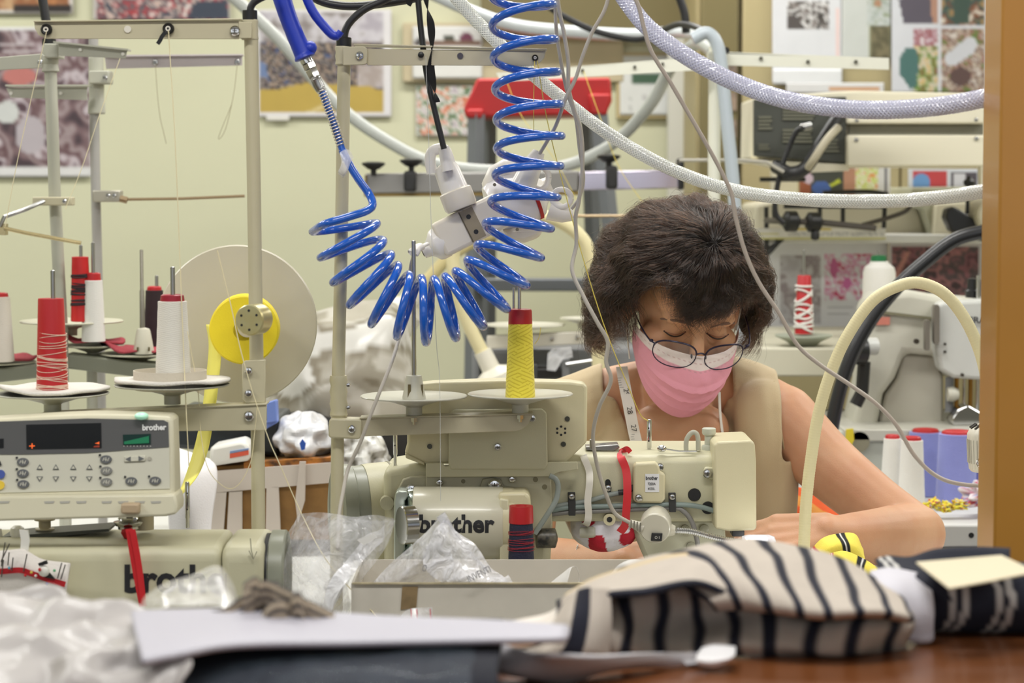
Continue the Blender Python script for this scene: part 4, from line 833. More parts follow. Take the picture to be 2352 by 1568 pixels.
# reel: disc, yellow tape roll, hub
rl = thing('tape_reel', 'big cream reel disc with a yellow tape roll on the tall stand pole', 'reel', W(545, 930, 2.62))
ax = Vector((-0.06, 1, 0.02)).normalized()
c0 = W(577, 738, 2.484); s = S(2.62)
c = MB(); c.lathe(W(545, 745, 2.66), ax, [(183*s, 0), (186*s, 0.002), (186*s, 0.005), (183*s, 0.007), (20*s, 0.007), (20*s, 0)], 72); ob('reel_disc', c, mat('disc_cream', (206, 200, 180), 0.35, var=0.03), rl)
ywc = mat('tape_yellow', (240, 218, 40), 0.6, bump=0.2, bs=500)
c = MB(); c.lathe(W(560, 758, 2.565), ax, [(76*s*0.98, 0), (78*s, 0.002), (79*s, 0.032), (76*s, 0.034), (24*s, 0.034), (24*s, 0)], 56); ob('tape_roll', c, ywc, rl)
c = MB(); c.lathe(W(568, 752, 2.53), ax, [(22*s, 0), (22*s, 0.04), (34*s, 0.05), (34*s, 0.10), (10*s, 0.13)], 28); ob('spindle_sleeve', c, mat('sleeve_cream', (200, 192, 170), 0.35), rl)
c = MB(); c.lathe(W(572, 735, 2.452), Vector((0.32, 1, 0)), [(31*s, 0), (33.5*s, 0.0015), (33.5*s, 0.026), (30*s, 0.028)], 40); ob('hub', c, mat('hub_metal', (206, 202, 160), 0.3, 0.55, col2=(200, 186, 130), vs=40), rl)
for k in range(6):
    a = k*PI/3+0.5; c = MB(); x = 572+20*math.cos(a); y = 735+22*math.sin(a); yy = 2.4515-0.32*(x-572)*s
    c.disc(x, y, yy, 3, 0.002, 10); ob('hub_hole', c, ink, rl)
# yellow tape hanging down
b = MB(); b.sheet([px([(474, 745, 2.60), (480, 800, 2.60), (470, 900, 2.60), (462, 960, 2.59), (446, 1030, 2.57), (424, 1100, 2.53), (408, 1138, 2.5)]),
                   px([(500, 745, 2.57), (508, 800, 2.57), (499, 900, 2.57), (490, 960, 2.57), (478, 1030, 2.55), (455, 1090, 2.51), (412, 1142, 2.48)])], 8, 3)
tag(ob('yellow_tape', b, mat('tape_yellow_pale', (255, 246, 120), 0.6), solid=0.001), 'long yellow tape hanging from the reel down to the control panel', 'tape')

# ================================================================ left sewing machine with control panel
lm = thing('sewing_machine', 'cream sewing machine facing out, with control panel and grey handwheel', 'sewing machine', (pxX(300, 2.45), 2.42, ZT))
Y1 = 2.36
zt = pz(1213, 2.478)
prof = [(2.478, zt), (2.39, zt), (2.368, zt-0.003), (Y1, zt-0.010), (Y1, 0.825), (2.38, 0.808), (2.478, 0.808)]
x0, x1, x2, x3 = pxX(-420, Y1), pxX(500, Y1), pxX(598, Y1), pxX(604, Y1)
b = MB(); b.xsweep(prof, x0, x1); ob('arm', b, cream, lm, bevel=0.008, seg=3)
b = MB(); b.xsweep([(2.479, zt+0.0005), (2.39, zt+0.0005), (2.366, zt-0.003), (Y1-0.002, zt-0.010), (Y1-0.002, 0.82), (2.38, 0.80), (2.479, 0.80)], x1+0.0008, x2); ob('arm_end_cover', b, cream, lm, bevel=0.009, seg=3)
b = MB(); b.box(((pxX(330, Y1)+pxX(560, Y1))/2, 2.42, 0.81), (0.12, 0.10, 0.12)); ob('pillar', b, cream, lm, bevel=0.01)
b = MB(); b.box(((pxX(-450, Y1)+pxX(590, Y1))/2, 2.42, 0.755+0.012), (0.50, 0.12, 0.034)); ob('bed', b, cream, lm, bevel=0.006)
b = MB(); b.box((pxX(-370, Y1), 2.42, 0.88), (0.06, 0.11, 0.16)); ob('needle_head', b, cream, lm, bevel=0.008)
hw = Vector((x2, 2.42, (zt+0.80)/2)); R_ = (zt-0.80)/2+0.006
b = MB(); b.lathe(hw, (1, 0, 0), [(R_*0.93, 0.0), (R_*0.93, 0.003), (R_*1.02, 0.004), (R_*1.02, 0.019), (R_*0.98, 0.021), (R_*0.8, 0.021), (R_*0.6, 0.012)], 56); ob('handwheel', b, wheelg, lm)
b = MB(); b.lathe(hw, (1, 0, 0), [(R_*0.95, -0.002), (R_*0.95, 0.002)], 56); ob('handwheel_seam', b, ink, lm)
text('brother', (286, 1296, 552, 1362), Y1-0.0005, mat('logo_black', (38, 38, 42), 0.45), lm, 0.03)
c = MB(); c.tube(px([(575, 1236), (577, 1262), (582, 1282)], 2.354), 0.0006, 6); c.tube(px([(572, 1264), (582, 1284), (590, 1266)], 2.354), 0.0006, 6); ob('turn_arrow', c, mat('arrow_grey', (150, 148, 128), 0.5), lm)
# posts on top
def threadpost(par, x, Y, y0, y1, r):
    c = MB(); c.vl(x, Y, [(y1, r*0.8), (y1-(y1-y0)*0.2, r*0.8), (y1-(y1-y0)*0.22, r), (y0+3, r), (y0, r*0.7)], 16); o = ob('thread_post', c, chrome, par)
    for k in (0.25, 0.6):
        c = MB(); c.disc(x-r*0.2, y0+(y1-y0)*k, Y-r*S(Y)-0.0002, r*0.35, 0.002, 10); ob('post_hole', c, ink, o)
threadpost(lm, 431, 2.45, 1106, 1212, 5.5)
b = MB(); b.vl(295, 2.42, [(1218, 14), (1214, 24), (1208, 24), (1206, 30), (1200, 34), (1197, 34), (1195, 20), (1190, 24), (1187, 22), (1186, 12)], 32); ob('tension_disc', b, chrome, lm)
b = MB(); b.vl(298, 2.42, [(1196, 9), (1178, 8)], 16); ob('tension_stem', b, black, lm)
b = MB(); b.lathe(W(294, 1216, 2.405), (0, -0.3, -1), [(14*S(2.4), 0), (16*S(2.4), 0.004), (8*S(2.4), 0.010)], 20); ob('tension_base', b, mat('knot_red', (186, 28, 34), 0.7), lm)
b = MB(); b.vl(40, 2.42, [(1232, 16), (1222, 17), (1212, 15), (1207, 8)], 20); b.vl(-2, 2.42, [(1232, 8), (1214, 6)], 14); ob('thread_guide', b, whitep, lm)
b = MB(); b.prism([(-60, 1240), (50, 1228), (250, 1214), (250, 1220), (50, 1240), (-60, 1250)], 2.415, 0.05); ob('top_plate', b, mat('top_plate_dark', (70, 72, 66), 0.4, 0.5), lm)
b = MB(); b.vl(103, 2.44, [(1216, 22), (1213, 22), (1211, 14), (1196, 14), (1194, 24), (1190, 24)], 24); ob('panel_support', b, mat('support_beige', (186, 176, 148), 0.4), lm)
b = MB(); b.vl(330, 2.44, [(1215, 24), (1180, 24)], 20); ob('panel_support', b, mat('support_beige', (186, 176, 148), 0.4), lm)
# control panel
pm = mat('panel_cream', (208, 203, 178), 0.38); YP = 2.36
cp = subthing('control_panel', lm, W(200, 1195, YP+0.02))
tilt = 0.035
def PP(x, y, d=0.0): # point on the leaning panel face
    return W(x, y, YP+(1150-y)*0.00012-d)
def panelprism(poly, d0, d1):
    b = MB(); a = [PP(x, y, d0) for x, y in poly]; c = [PP(x, y, d0)+Vector((0, d1, 0)) for x, y in poly]; n = len(a)
    return b.add(a+c, [tuple(range(n)), tuple(range(2*n-1, n-1, -1))]+[(i, i+n, (i+1)%n+n, (i+1)%n) for i in range(n)])
top = [(-190, 982), (-100, 970), (0, 961), (100, 955), (200, 951), (300, 952), (385, 956), (393, 958), (397, 966), (400, 1050), (402, 1140)]
ob('housing', panelprism(top+[(-190, 1158)], 0, 0.045), pm, cp, bevel=0.004, seg=3)
ob('lower_ledge', panelprism([(-190, 1140), (100, 1137), (402, 1134), (408, 1160), (406, 1180), (380, 1186), (200, 1191), (-190, 1202)], 0.012, 0.05), pm, cp, bevel=0.003, seg=3)
ob('face_plate', panelprism([(-185, 988), (0, 970), (200, 961), (380, 965), (388, 972), (390, 1122), (-185, 1136)], 0.001, 0.003), mat('face_grey_cream', (200, 198, 182), 0.4), cp)
ob('dark_strip', panelprism([(-185, 990), (0, 968), (200, 961), (376, 965), (386, 970), (388, 1026), (200, 1040), (60, 1043), (-185, 1044)], 0.002, 0.003), mat('strip_grey', (84, 84, 84), 0.35), cp)
ob('display', panelprism([(60, 975), (232, 971), (233, 1028), (61, 1031)], 0.003, 0.003), mat('display_black', (24, 26, 30), 0.15, coat=0.5), cp)
ob('display', panelprism([(-90, 1010), (8, 1007), (8, 1028), (-90, 1030)], 0.003, 0.003), mat('display_black', (24, 26, 30), 0.15, coat=0.5), cp)
org = mat('display_orange', (226, 96, 34), 0.4, emis=0.5)
ob('display_plus', panelprism([(67, 1023), (80, 1022.5), (80, 1025), (67, 1025.5)], 0.0035, 0.001), org, cp)
ob('display_plus', panelprism([(72.3, 1018), (74.8, 1018), (74.8, 1030), (72.3, 1030)], 0.0037, 0.001), org, cp)
ob('display_mark', panelprism([(218, 1018), (228, 1014), (228, 1020)], 0.0036, 0.001), org, cp); ob('display_mark', panelprism([(216, 1024), (228, 1022), (229, 1027), (214, 1027)], 0.0036, 0.001), mat('display_orange_dim', (150, 50, 24), 0.4), cp)
ob('green_display', panelprism([(282, 998), (346, 996), (346, 1020), (283, 1022)], 0.003, 0.003), mat('lcd_dark', (20, 50, 46), 0.2), cp)
ob('green_wedge', panelprism([(285, 1014), (342, 1001), (342, 1017), (285, 1020)], 0.0036, 0.001), mat('lcd_green', (22, 112, 74), 0.3, emis=0.15), cp)
for k in range(9): ob('tick', panelprism([(284+k*7.6, 1023.4), (285.6+k*7.6, 1023.3), (285.6+k*7.6, 1025.2), (284+k*7.6, 1025.3)], 0.0026, 0.001), whitep, cp)
text('brother', (327, 974, 382, 988), lambda x, y: YP+(1150-y)*0.00012-0.0027, mat('logo_white', (232, 232, 230), 0.5), cp, 0.03, roll=-0.02)
btn = mat('button_grey', (92, 94, 96), 0.45); glyph = mat('glyph_cream', (190, 188, 176), 0.5)
def oval(x, y, rx, ry, d0, d1, n=20): return panelprism([(x+rx*math.cos(2*PI*k/n), y+ry*math.sin(2*PI*k/n)) for k in range(n)], d0, d1)
def btnat(x, y, m=btn):
    o = ob('button', oval(x, y, 13.5, 9.5, 0.003, 0.004), m, cp, bevel=0.0005)
    c = panelprism([(x-8, y+3), (x-5, y-4), (x-3, y-4), (x-6, y+3)], 0.0036, 0.001)
    for q in ([(x-3, y-1), (x+3, y-1), (x+3, y+1), (x-3, y+1)], [(x+3, y+4), (x+6, y-4), (x+8, y-4), (x+5, y+4)], [(x-1, y-5), (x+1, y-5), (x+1, y+4), (x-1, y+4)]):
        e = panelprism(q, 0.0036, 0.001); c.add(e.v, e.f)
    ob('button_mark', c, glyph, cp)
    ob('indicator', oval(x-14, y-10, 2.6, 2.6, 0.003, 0.002, 10), ink, cp)
for x, y in ((52, 1061), (52, 1087), (53, 1112), (243, 1055), (244, 1081), (244, 1107), (301, 1105), (356, 1104)): btnat(x, y, btn if x != 244 else mat('button_pale_grey', (120, 120, 116), 0.45))
ob('button', oval(1, 1089, 10, 10, 0.003, 0.004), mat('button_blue', (66, 84, 158), 0.4), cp); ob('button', oval(0, 1114, 10, 10, 0.003, 0.004), mat('button_yellow', (224, 192, 60), 0.4), cp)
ob('arrow_mark', panelprism([(-6, 1068), (3, 1068), (-1, 1058)], 0.003, 0.002), ink, cp)
for x in (91, 128, 168, 205):
    for y, sgn in ((1073, -1), (1099, 1)):
        q = panelprism([(x-7, y-5*sgn), (x+7, y-5*sgn), (x, y+7*sgn)], 0.002, 0.002); ob('arrow_mark', q, btn, cp)
        ob('arrow_centre', panelprism([(x-4.2, y-3.2*sgn), (x+4.2, y-3.2*sgn), (x, y+3.6*sgn)], 0.0028, 0.0015), mat('face_grey_cream', (200, 198, 182), 0.4), cp)
ob('rocker_button', panelprism([(285, 1048), (334, 1046), (334, 1059), (285, 1061)], 0.003, 0.003), mat('face_grey_cream', (200, 198, 182), 0.4), cp, bevel=0.001)
ob('arrow_mark', panelprism([(288, 1054), (300, 1048), (300, 1060)], 0.0036, 0.001), btn, cp); ob('arrow_mark', panelprism([(331, 1053), (318, 1047), (318, 1059)], 0.0036, 0.001), btn, cp)
ob('print_ring', oval(343, 1053, 4.5, 4.5, 0.0022, 0.001), mat('face_mark', (168, 164, 150), 0.5), cp)
for x in (10, 113, 149, 187, 245, 283, 321, 358): ob('ledge_mark', panelprism([(x-12, 1151), (x+12, 1150), (x+10, 1155), (x-10, 1156)], 0.0125, 0.001), mat('ledge_grey', (168, 166, 156), 0.5), cp)
c = MB(); c.ell(W(325, 955, YP+0.018), (16*S(YP), 0.010, 9*S(YP)), None, 20, 10)
ob('signal_lamp', c, mat('signal_green', (176, 232, 202), 0.3, emis=0.25), cp)
b = MB(); b.pbox(277, 1157, 319, 1180, YP-0.025, 0.02); ob('sensor_block', b, mat('sensor_tan', (184, 162, 132), 0.5), cp, bevel=0.002)
# red elastic strip tied to the tension disc
b = MB(); b.ribbon(px([(296, 1214, 2.345), (304, 1262, 2.345), (314, 1320, 2.345), (328, 1392, 2.345)]), 0.0075, th=0.001); b.ribbon(px([(304, 1216, 2.343), (313, 1262, 2.343), (322, 1320, 2.343), (330, 1392, 2.343)]), 0.0065, th=0.001)
tag(ob('red_strip', b, mat('elastic_red', (196, 26, 34), 0.7)), 'red elastic strip hanging down over the logo of the left machine', 'strip')
# pin cushion strap
pc = thing('pin_cushion', 'white pin cushion strap with red stripe and needles on the machine arm', 'pin cushion', W(60, 1400, 2.33))
b = MB(); b.sheet([px([(-60, 1262), (0, 1266), (48, 1262), (64, 1268), (100, 1286), (162, 1294)], 2.335), px([(-60, 1305), (0, 1312), (50, 1308), (66, 1312), (98, 1330), (154, 1344)], 2.326), px([(-60, 1380), (0, 1380), (50, 1380), (64, 1385), (98, 1395), (146, 1400)], 2.335)], 8, 8)
ob('pad', b, mat('pad_white', (228, 222, 216), 0.85, bump=0.3, bs=300), pc, solid=0.006)
b = MB(); b.prism([(44, 1216), (64, 1218), (68, 1240), (64, 1268), (46, 1268), (48, 1240)], 2.338, 0.003); ob('strap', b, whitep, pc)
b = MB(); b.ribbon(px([(-60, 1312), (0, 1312), (45, 1309), (70, 1316), (110, 1330), (150, 1342)], 2.320), 0.0060, th=0.001); ob('red_stripe', b, mat('ribbon_red', (176, 22, 32), 0.6), pc)
for x0_, y0_, x1_, y1_ in ((12, 1245, 3, 1300), (22, 1248, 2, 1290), (21, 1268, 18, 1298), (30, 1280, 27, 1310), (62, 1272, 54, 1312), (142, 1292, 132, 1328), (150, 1296, 140, 1330), (8, 1285, 3, 1325)):
    c = MB(); c.tube(px([(x0_, y0_), (x1_, y1_)], 2.318), 0.0007, 6); ob('needle', c, mat('needle_steel', (120, 116, 116), 0.3, 0.9), pc)
for x, y, m in ((21, 1304, mat('bead_teal', (80, 150, 170), 0.3)), (72, 1314, mat('bead_yellow', (210, 190, 80), 0.3)), (125, 1310, mat('bead_green', (90, 170, 120), 0.3)), (108, 1340, mat('bead_blue', (40, 40, 140), 0.3)), (58, 1321, redp), (82, 1322, mat('bead_white', (226, 222, 214), 0.3))):
    c = MB(); c.ell(W(x, y, 2.316), (0.0016, 0.0016, 0.0016), None, 10, 6); ob('pin_head', c, m, pc)
c = MB(); c.ell(W(101, 1311, 2.316), (0.0062, 0.004, 0.0062)); ob('button', c, whitep, pc); c = MB(); c.prism([(87, 1294), (106, 1287), (109, 1295), (90, 1300)], 2.313, 0.004); c.prism([(96, 1321), (112, 1314), (126, 1330), (104, 1326)], 2.318, 0.003); ob('black_scrap', c, ink, pc)
c = MB(); c.ell(W(91, 1308, 2.311), (0.0016, 0.002, 0.002)); ob('pin_head', c, redp, pc)

# ================================================================ central thread stand (sharp)
YS = 2.60
ts = thing('thread_stand', 'sharp cream thread stand holding the yellow cone and an empty cone holder', 'thread stand', (W(776, 1200, YS).x, YS, ZT))
pole(ts, [(791, 104), (788, 300), (783, 600), (776, 900), (771, 1290)], 15, YS, polem, ZT)
c = MB(); c.vl(790, YS, [(108, 17.5), (88, 17.5), (86, 16)], 24); ob('end_cap', c, black, ts)
c = MB(); c.vl(789, YS, [(150, 17.5), (147, 19), (138, 17.5), (129, 19), (120, 17.5), (110, 19), (106, 18)], 24); c.prism([(788, 107), (836, 107), (844, 112), (843, 146), (834, 149), (788, 150)], 2.583, 0.0035); ob('collar', c, polem, ts, bevel=0.0008); screw(ts, 826, 127, 2.581, 9, 'bolt')
c = MB(); c.prism([(838, 112), (1254, 116), (1250, 134), (1236, 147), (1222, 151), (844, 150)], 2.59, 0.002); c.prism([(812, 100), (1256, 112), (1256, 115), (812, 104)], 2.586, 0.03); ob('crossbar', c, mat('bar_cream', (190, 182, 156), 0.35), ts, bevel=0.0005)
c = MB(); c.disc(1057, 128, 2.5885, 7, 0.0015, 18); ob('hole', c, mat('hole_lilac', (70, 66, 78), 0.5), ts)
eyelet(ts, 1229, 133, 2.588, 7.5); 
c = MB(); c.lathe(W(967, 126, 2.588), (0, -1, 0), [(5*S(YS), 0), (7*S(YS), 0.001), (7*S(YS), 0.002), (4*S(YS), 0.003)], 18); ob('eyelet', c, black, ts)
c = MB(); c.vl(778, YS, [(960, 17), (952, 21), (940, 18), (928, 21), (914, 18), (900, 21), (886, 18), (874, 21), (862, 19)], 24); ob('joint_sleeve', c, polem, ts)
for y in (884, 936): screw(ts, 800, y, YS-0.004, 5, 'bolt')
c = MB(); c.prism([(756, 964), (762, 961), (824, 962), (831, 966), (830, 1004), (824, 1009), (758, 1006), (754, 1000)], 2.580, 0.026); ob('clamp', c, polem, ts, bevel=0.002); screw(ts, 808, 985, 2.578, 9, 'bolt')
c = MB(); c.prism([(826, 962), (1186, 953), (1224, 952), (1212, 975), (1196, 987), (1184, 990), (832, 1002)], 2.586, 0.002); c.prism([(826, 959), (1224, 949), (1224, 952), (826, 962)], 2.584, 0.03); ob('plate_bar', c, mat('bar_cream', (190, 182, 156), 0.35), ts, bevel=0.0005)
plp = mat('plate_plastic', (198, 196, 182), 0.28, coat=0.2)
plate(ts, 951, 910, YS, 124, 18, plp, depth=24, sr=19); plate(ts, 1195, 905, YS, 122, 18, plp, depth=24, sr=19)
for x, y in ((951, 964), (1195, 958)):
    c = MB(); c.vl(x, 2.58, [(y+11, 4), (y+4, 4), (y+4, 8), (y-5, 8)], 6); ob('nut', c, chrome, ts, smooth=0)
hh = thing('cone_holder', 'empty pale cone holder with tall steel spindle on the front plate', 'cone holder', W(951, 918, YS))
c = MB(); c.vl(951, YS, [(918, 27), (912, 27), (868, 18.5), (862, 17.5), (861, 5)], 32); ob('holder', c, plp, hh)
for x, w in ((941, 4), (970, 2.4)):
    c = MB(); c.prism([(x-w, 883), (x+w*0.6, 883), (x+w*0.9, 915), (x-w*1.2, 915)], 2.588 if x < 960 else 2.592, 0.004); ob('slot', c, mat('slot_ochre', (96, 84, 50), 0.6), hh)
rodpart(hh, 951, YS, 552, 864, 5)
yw = vspool('thread_cone', 'yellow thread cone with red top on the front plate', 1195, YS, 709, 914, 27.5, 34.5, windmat('yellow_thread', (236, 220, 72), (212, 192, 48), 150), 34, redcap)
for o in list(yw.children):
    if o.name.startswith('cone_core'): bpy.data.objects.remove(o)
c = MB(); c.vl(1195, YS, [(745, 27.6), (742, 27.6), (714, 26.5), (710, 25), (709, 20), (711, 8)], 40); ob('cone_core', c, redcap, yw)
rodpart(yw, 1193, YS, 655, 714, 4, mat('spindle_bright', (190, 186, 184), 0.25, 0.9))
rodpart(yw, 1180, YS+0.02, 660, 712, 3, mat('spindle_bright', (190, 186, 184), 0.25, 0.9), 'guide_wire')
# ================================================================ central sewing machine, seen from its back
cm = thing('sewing_machine', 'cream sewing machine seen from the back, with motor, ribbons and cables', 'sewing machine', (pxX(1250, 2.75), 2.76, ZT))
YM = 2.68
def qz(y, Y=YM): return pz(y, Y)
# arm: rounded profile swept along x, rear face towards the viewer
zt1, zb1 = qz(1046), qz(1200)
prof = [(2.81, zt1+0.004), (2.70, zt1+0.003), (2.685, zt1-0.002), (YM, zt1-0.011), (YM, zb1+0.012), (2.685, zb1), (2.81, zb1)]
b = MB(); b.xsweep(prof, pxX(1180, YM), pxX(1700, YM)); ob('arm', b, cream, cm, bevel=0.006, seg=3)
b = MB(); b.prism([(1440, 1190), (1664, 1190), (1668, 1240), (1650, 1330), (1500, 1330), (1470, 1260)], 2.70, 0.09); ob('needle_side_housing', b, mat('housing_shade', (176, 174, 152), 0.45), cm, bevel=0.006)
b = MB(); b.prism([(880, 1078), (960, 1064), (1010, 1070), (1270, 1060), (1270, 1200), (1262, 1330), (882, 1330)], YM-0.002, 0.125); ob('pillar', b, cream, cm, bevel=0.010, seg=3)
b = MB(); b.box(((pxX(800, YM)+pxX(1700, YM))/2, 2.76, 0.765), (0.47, 0.18, 0.03)); ob('bed', b, cream, cm, bevel=0.005)
# shoulder and handwheel
za = (qz(1076)+qz(1310))/2
hx_ = Vector((-0.966, -0.26, 0)); h0 = Vector((pxX(880, YM), 2.748, za))
c = MB(); c.lathe(h0, hx_, [(0.064, -0.03), (0.0635, 0.0), (0.0625, 0.02), (0.0612, 0.032)], 56); ob('handwheel_cover', c, cream, cm)
c = MB(); c.lathe(h0, hx_, [(0.0642, -0.0022), (0.0642, 0.0)], 56); ob('cover_seam', c, mat('seam_grey', (130, 126, 106), 0.5), cm)
c = MB(); c.lathe(h0+hx_*0.034, hx_, [(0.060, -0.002), (0.060, 0.001), (0.0595, 0.012), (0.0622, 0.014), (0.0622, 0.030), (0.0585, 0.0325), (0.056, 0.031), (0.050, 0.008), (0.02, 0.004)], 56); ob('handwheel', c, mat('wheel_grey_green', (146, 148, 134), 0.35), cm)
b = MB(); b.ell(W(1000, 1100, 2.72), (0.035, 0.03, 0.02), None, 24, 14); ob('shoulder_blend', b, cream, cm)
# raised bosses and base plates
b = MB(); b.prism([(915, 1120), (925, 1100), (945, 1094), (1030, 1092), (1030, 1150), (915, 1160)], 2.670, 0.012); ob('base_plate', b, mat('bracket_cream', (186, 182, 158), 0.4), cm, bevel=0.002)
b = MB(); b.prism([(978, 1064), (1016, 1062), (1018, 1066), (1022, 1070), (1030, 1070), (1032, 1064), (1326, 1060), (1328, 1078), (1284, 1084), (1266, 1094), (978, 1096)], 2.655, 0.004); ob('bracket_flange', b, cream, cm, bevel=0.001)
b = MB(); b.prism([(978, 1094), (1266, 1092), (1268, 1200), (1262, 1225), (1180, 1228), (1150, 1130), (978, 1130)], 2.664, 0.006); ob('bracket_plate', b, mat('bracket_cream', (186, 182, 158), 0.4), cm, bevel=0.001)
b = MB(); b.prism([(1032, 950), (1044, 940), (1245, 938), (1256, 948), (1258, 1066), (1252, 1078), (1036, 1078), (1030, 1066)], 2.652, 0.006); ob('panel_bracket', b, cream, cm, bevel=0.0015)
b = MB(); b.prism([(1102, 1118), (1108, 1100), (1130, 1096), (1150, 1100), (1156, 1116), (1192, 1120), (1194, 1128), (1100, 1130)], 2.66, 0.004); ob('hinge_plate', b, mat('hinge_grey', (160, 156, 132), 0.4), cm, bevel=0.001)
for x, y, r, n_ in ((1010, 1108, 8, 'screw'), (1176, 1101, 8, 'screw'), (1143, 1026, 9, 'screw'), (1222, 960, 9, 'screw'), (945, 1124, 13, 'bolt'), (1136, 1114, 15, 'bolt'), (1136, 1286, 7, 'screw')): screw(cm, x, y, 2.651 if y < 1095 else 2.658, r, n_)
for x, y, r in ((1064, 1105, 5), (1230, 1101, 6), (1251, 1118, 6), (1085, 1122, 4)):
    c = MB(); c.disc(x, y, 2.6635, r, 0.002, 18); ob('hole', c, mat('hole_olive', (128, 122, 96), 0.5), cm)
c = MB(); c.disc(889, 1156, 2.674, 9, 0.01, 20); ob('boss_hole', c, mat('hole_olive', (128, 122, 96), 0.5), cm)
c = MB(); c.lathe(W(889, 1156, 2.672), (0, 1, 0), [(16*S(YM), 0), (18*S(YM), 0.012)], 28); ob('boss', c, cream, cm)
# control panel back
pn = subthing('control_panel', cm, W(1150, 1066, 2.68))
b = MB(); b.prism([(934, 884), (1000, 877), (1150, 873), (1310, 876), (1342, 880), (1349, 890), (1348, 1016), (1300, 1062), (1255, 1064), (978, 1066), (931, 1046), (930, 1036), (935, 1018)], 2.664, 0.032); ob('housing', b, creamd, pn, bevel=0.004, seg=3)
b = MB(); b.prism([(990, 874), (1150, 868), (1310, 872), (1330, 876), (1344, 884), (990, 886)], 2.70, 0.008); ob('front_rim', b, creamd, pn, bevel=0.001)
b = MB(); b.prism([(930, 1040), (975, 1062), (975, 1068), (932, 1052)], 2.662, 0.03); ob('lower_edge', b, creamd, pn, bevel=0.001)
for k in range(6):
    a = k*PI/3+PI/6; c = MB(); c.disc(1289+10.5*math.cos(a), 989+9.5*math.sin(a), 2.6635, 2.7, 0.002, 12); ob('vent_hole', c, ink, pn)
for x, y in ((987, 1025), (1303, 962), (1294, 1020)):
    c = MB(); c.lathe(W(x, y, 2.6625), (0, 1, 0), [(4.6*S(2.66), 0), (6*S(2.66), 0.0), (6*S(2.66), 0.003)], 18); ob('dark_screw', c, mat('screw_dark', (92, 92, 84), 0.3, 0.8), pn)
c = MB(); c.vl(1006, 2.70, [(897, 4), (896, 14), (884, 15), (878, 10)], 20); ob('signal_lamp', c, mat('signal_green', (176, 232, 202), 0.3, emis=0.25), pn)
c = MB(); c.lathe(W(983, 888, 2.70), (1, 0, 0), [(6*S(2.7), 0), (9*S(2.7), 0.003), (9*S(2.7), 0.013), (6*S(2.7), 0.016)], 20); ob('signal_lamp', c, mat('signal_green', (176, 232, 202), 0.3, emis=0.25), pn)
threadpost(cm, 908, 2.70, 955, 1068, 5)
# motor
mo = subthing('motor', cm, W(1050, 1290, 2.64))
yc, zr = 2.646, 84*S(2.62)
mz = pz(1207, 2.62)
def motory(x, y):
    d = (1207-y)*S(2.62); return yc-math.sqrt(max(zr*zr-d*d, 1e-7))-0.0004
b = MB(); b.lathe(Vector((pxX(943, 2.6), yc, mz)), (1, 0, 0), [(zr*0.9, 0.0), (zr*0.985, 0.001), (zr, 0.003), (zr, 0.108), (zr*0.98, 0.110)], 64); ob('motor_body', b, mat('motor_cream', (204, 200, 180), 0.3, coat=0.2), mo)
tx = Vector((0.93, 0.36, 0)); e0 = Vector((pxX(938, 2.6), yc, mz))
b = MB(); b.lathe(e0-tx*0.004, tx, [(zr*0.86, -0.006), (zr*0.93, -0.004), (zr*0.95, 0.0), (zr*0.95, 0.006)], 48); ob('end_ring', b, mat('ring_teal_steel', (180, 190, 186), 0.2, 1.0), mo)
b = MB(); b.lathe(W(921, 1206, 2.598), tx, [(zr*0.50, 0.0), (zr*0.53, 0.0012), (zr*0.53, 0.016)], 40); ob('end_cap', b, chrome, mo)
b = MB(); b.prism([(905, 1150), (908, 1134), (915, 1127), (936, 1127), (938, 1140), (930, 1150), (930, 1262), (912, 1290), (905, 1290)], 2.625, 0.04); ob('end_plate', b, mat('plate_galvanised', (188, 196, 188), 0.3, 0.8), mo, bevel=0.0015)
b = MB(); b.lathe(Vector((pxX(1153, 2.6), yc, mz)), (1, 0, 0), [(zr*0.97, 0.0), (zr*0.965, 0.012), (zr*0.92, 0.018)], 48); ob('motor_neck', b, creamd, mo)
b = MB(); b.prism([(1145, 1132), (1208, 1130), (1219, 1142), (1220, 1215), (1145, 1215)], 2.615, 0.05); ob('motor_cover', b, creamd, mo, bevel=0.004, seg=3)
b = MB(); b.prism([(1148, 1145), (1168, 1147), (1172, 1220), (1168, 1290), (1148, 1300)], 2.609, 0.05); ob('motor_flange', b, mat('flange_cream', (208, 202, 172), 0.4), mo, bevel=0.002)
text('brother', (963, 1181, 1136, 1224), motory, mat('logo_black', (38, 38, 42), 0.45), mo, 0.035)
b = MB(); b.lathe(W(1232, 1236, 2.66), (1, 0.1, 0), [(22*S(2.66), 0), (23*S(2.66), 0.001), (23*S(2.66), 0.023), (20*S(2.66), 0.024), (8*S(2.66), 0.026)], 28); ob('belt_drum', b, mat('drum_black', (36, 36, 36), 0.4, col2=(110, 104, 88), vs=90), mo)
# small rear cover with label
b = MB(); b.prism([(1455, 1070), (1462, 1064), (1506, 1062), (1514, 1068), (1517, 1084), (1528, 1088), (1528, 1146), (1520, 1156), (1462, 1155), (1454, 1148), (1454, 1138)], 2.666, 0.02); cv = ob('rear_cover', b, creamd, cm, bevel=0.003, seg=3)
c = MB(); c.pbox(1482, 1088, 1514, 1130, 2.6652, 0.001); ob('label', c, mat('label_white', (224, 224, 226), 0.4), cv)
lbk = mat('label_ink', (60, 60, 64), 0.5)
text('brother', (1483.5, 1093, 1511, 1102), 2.6648, ink, cv, 0.02, th=0.0002); text('7200A', (1488, 1108, 1506, 1114), 2.6648, lbk, cv, 0.01, th=0.0002); text('4030L', (1488, 1119, 1505, 1125), 2.6648, lbk, cv, 0.0, th=0.0002)
screw(cm, 1516, 1072, 2.672, 9); screw(cm, 1467, 1143, 2.664, 9)
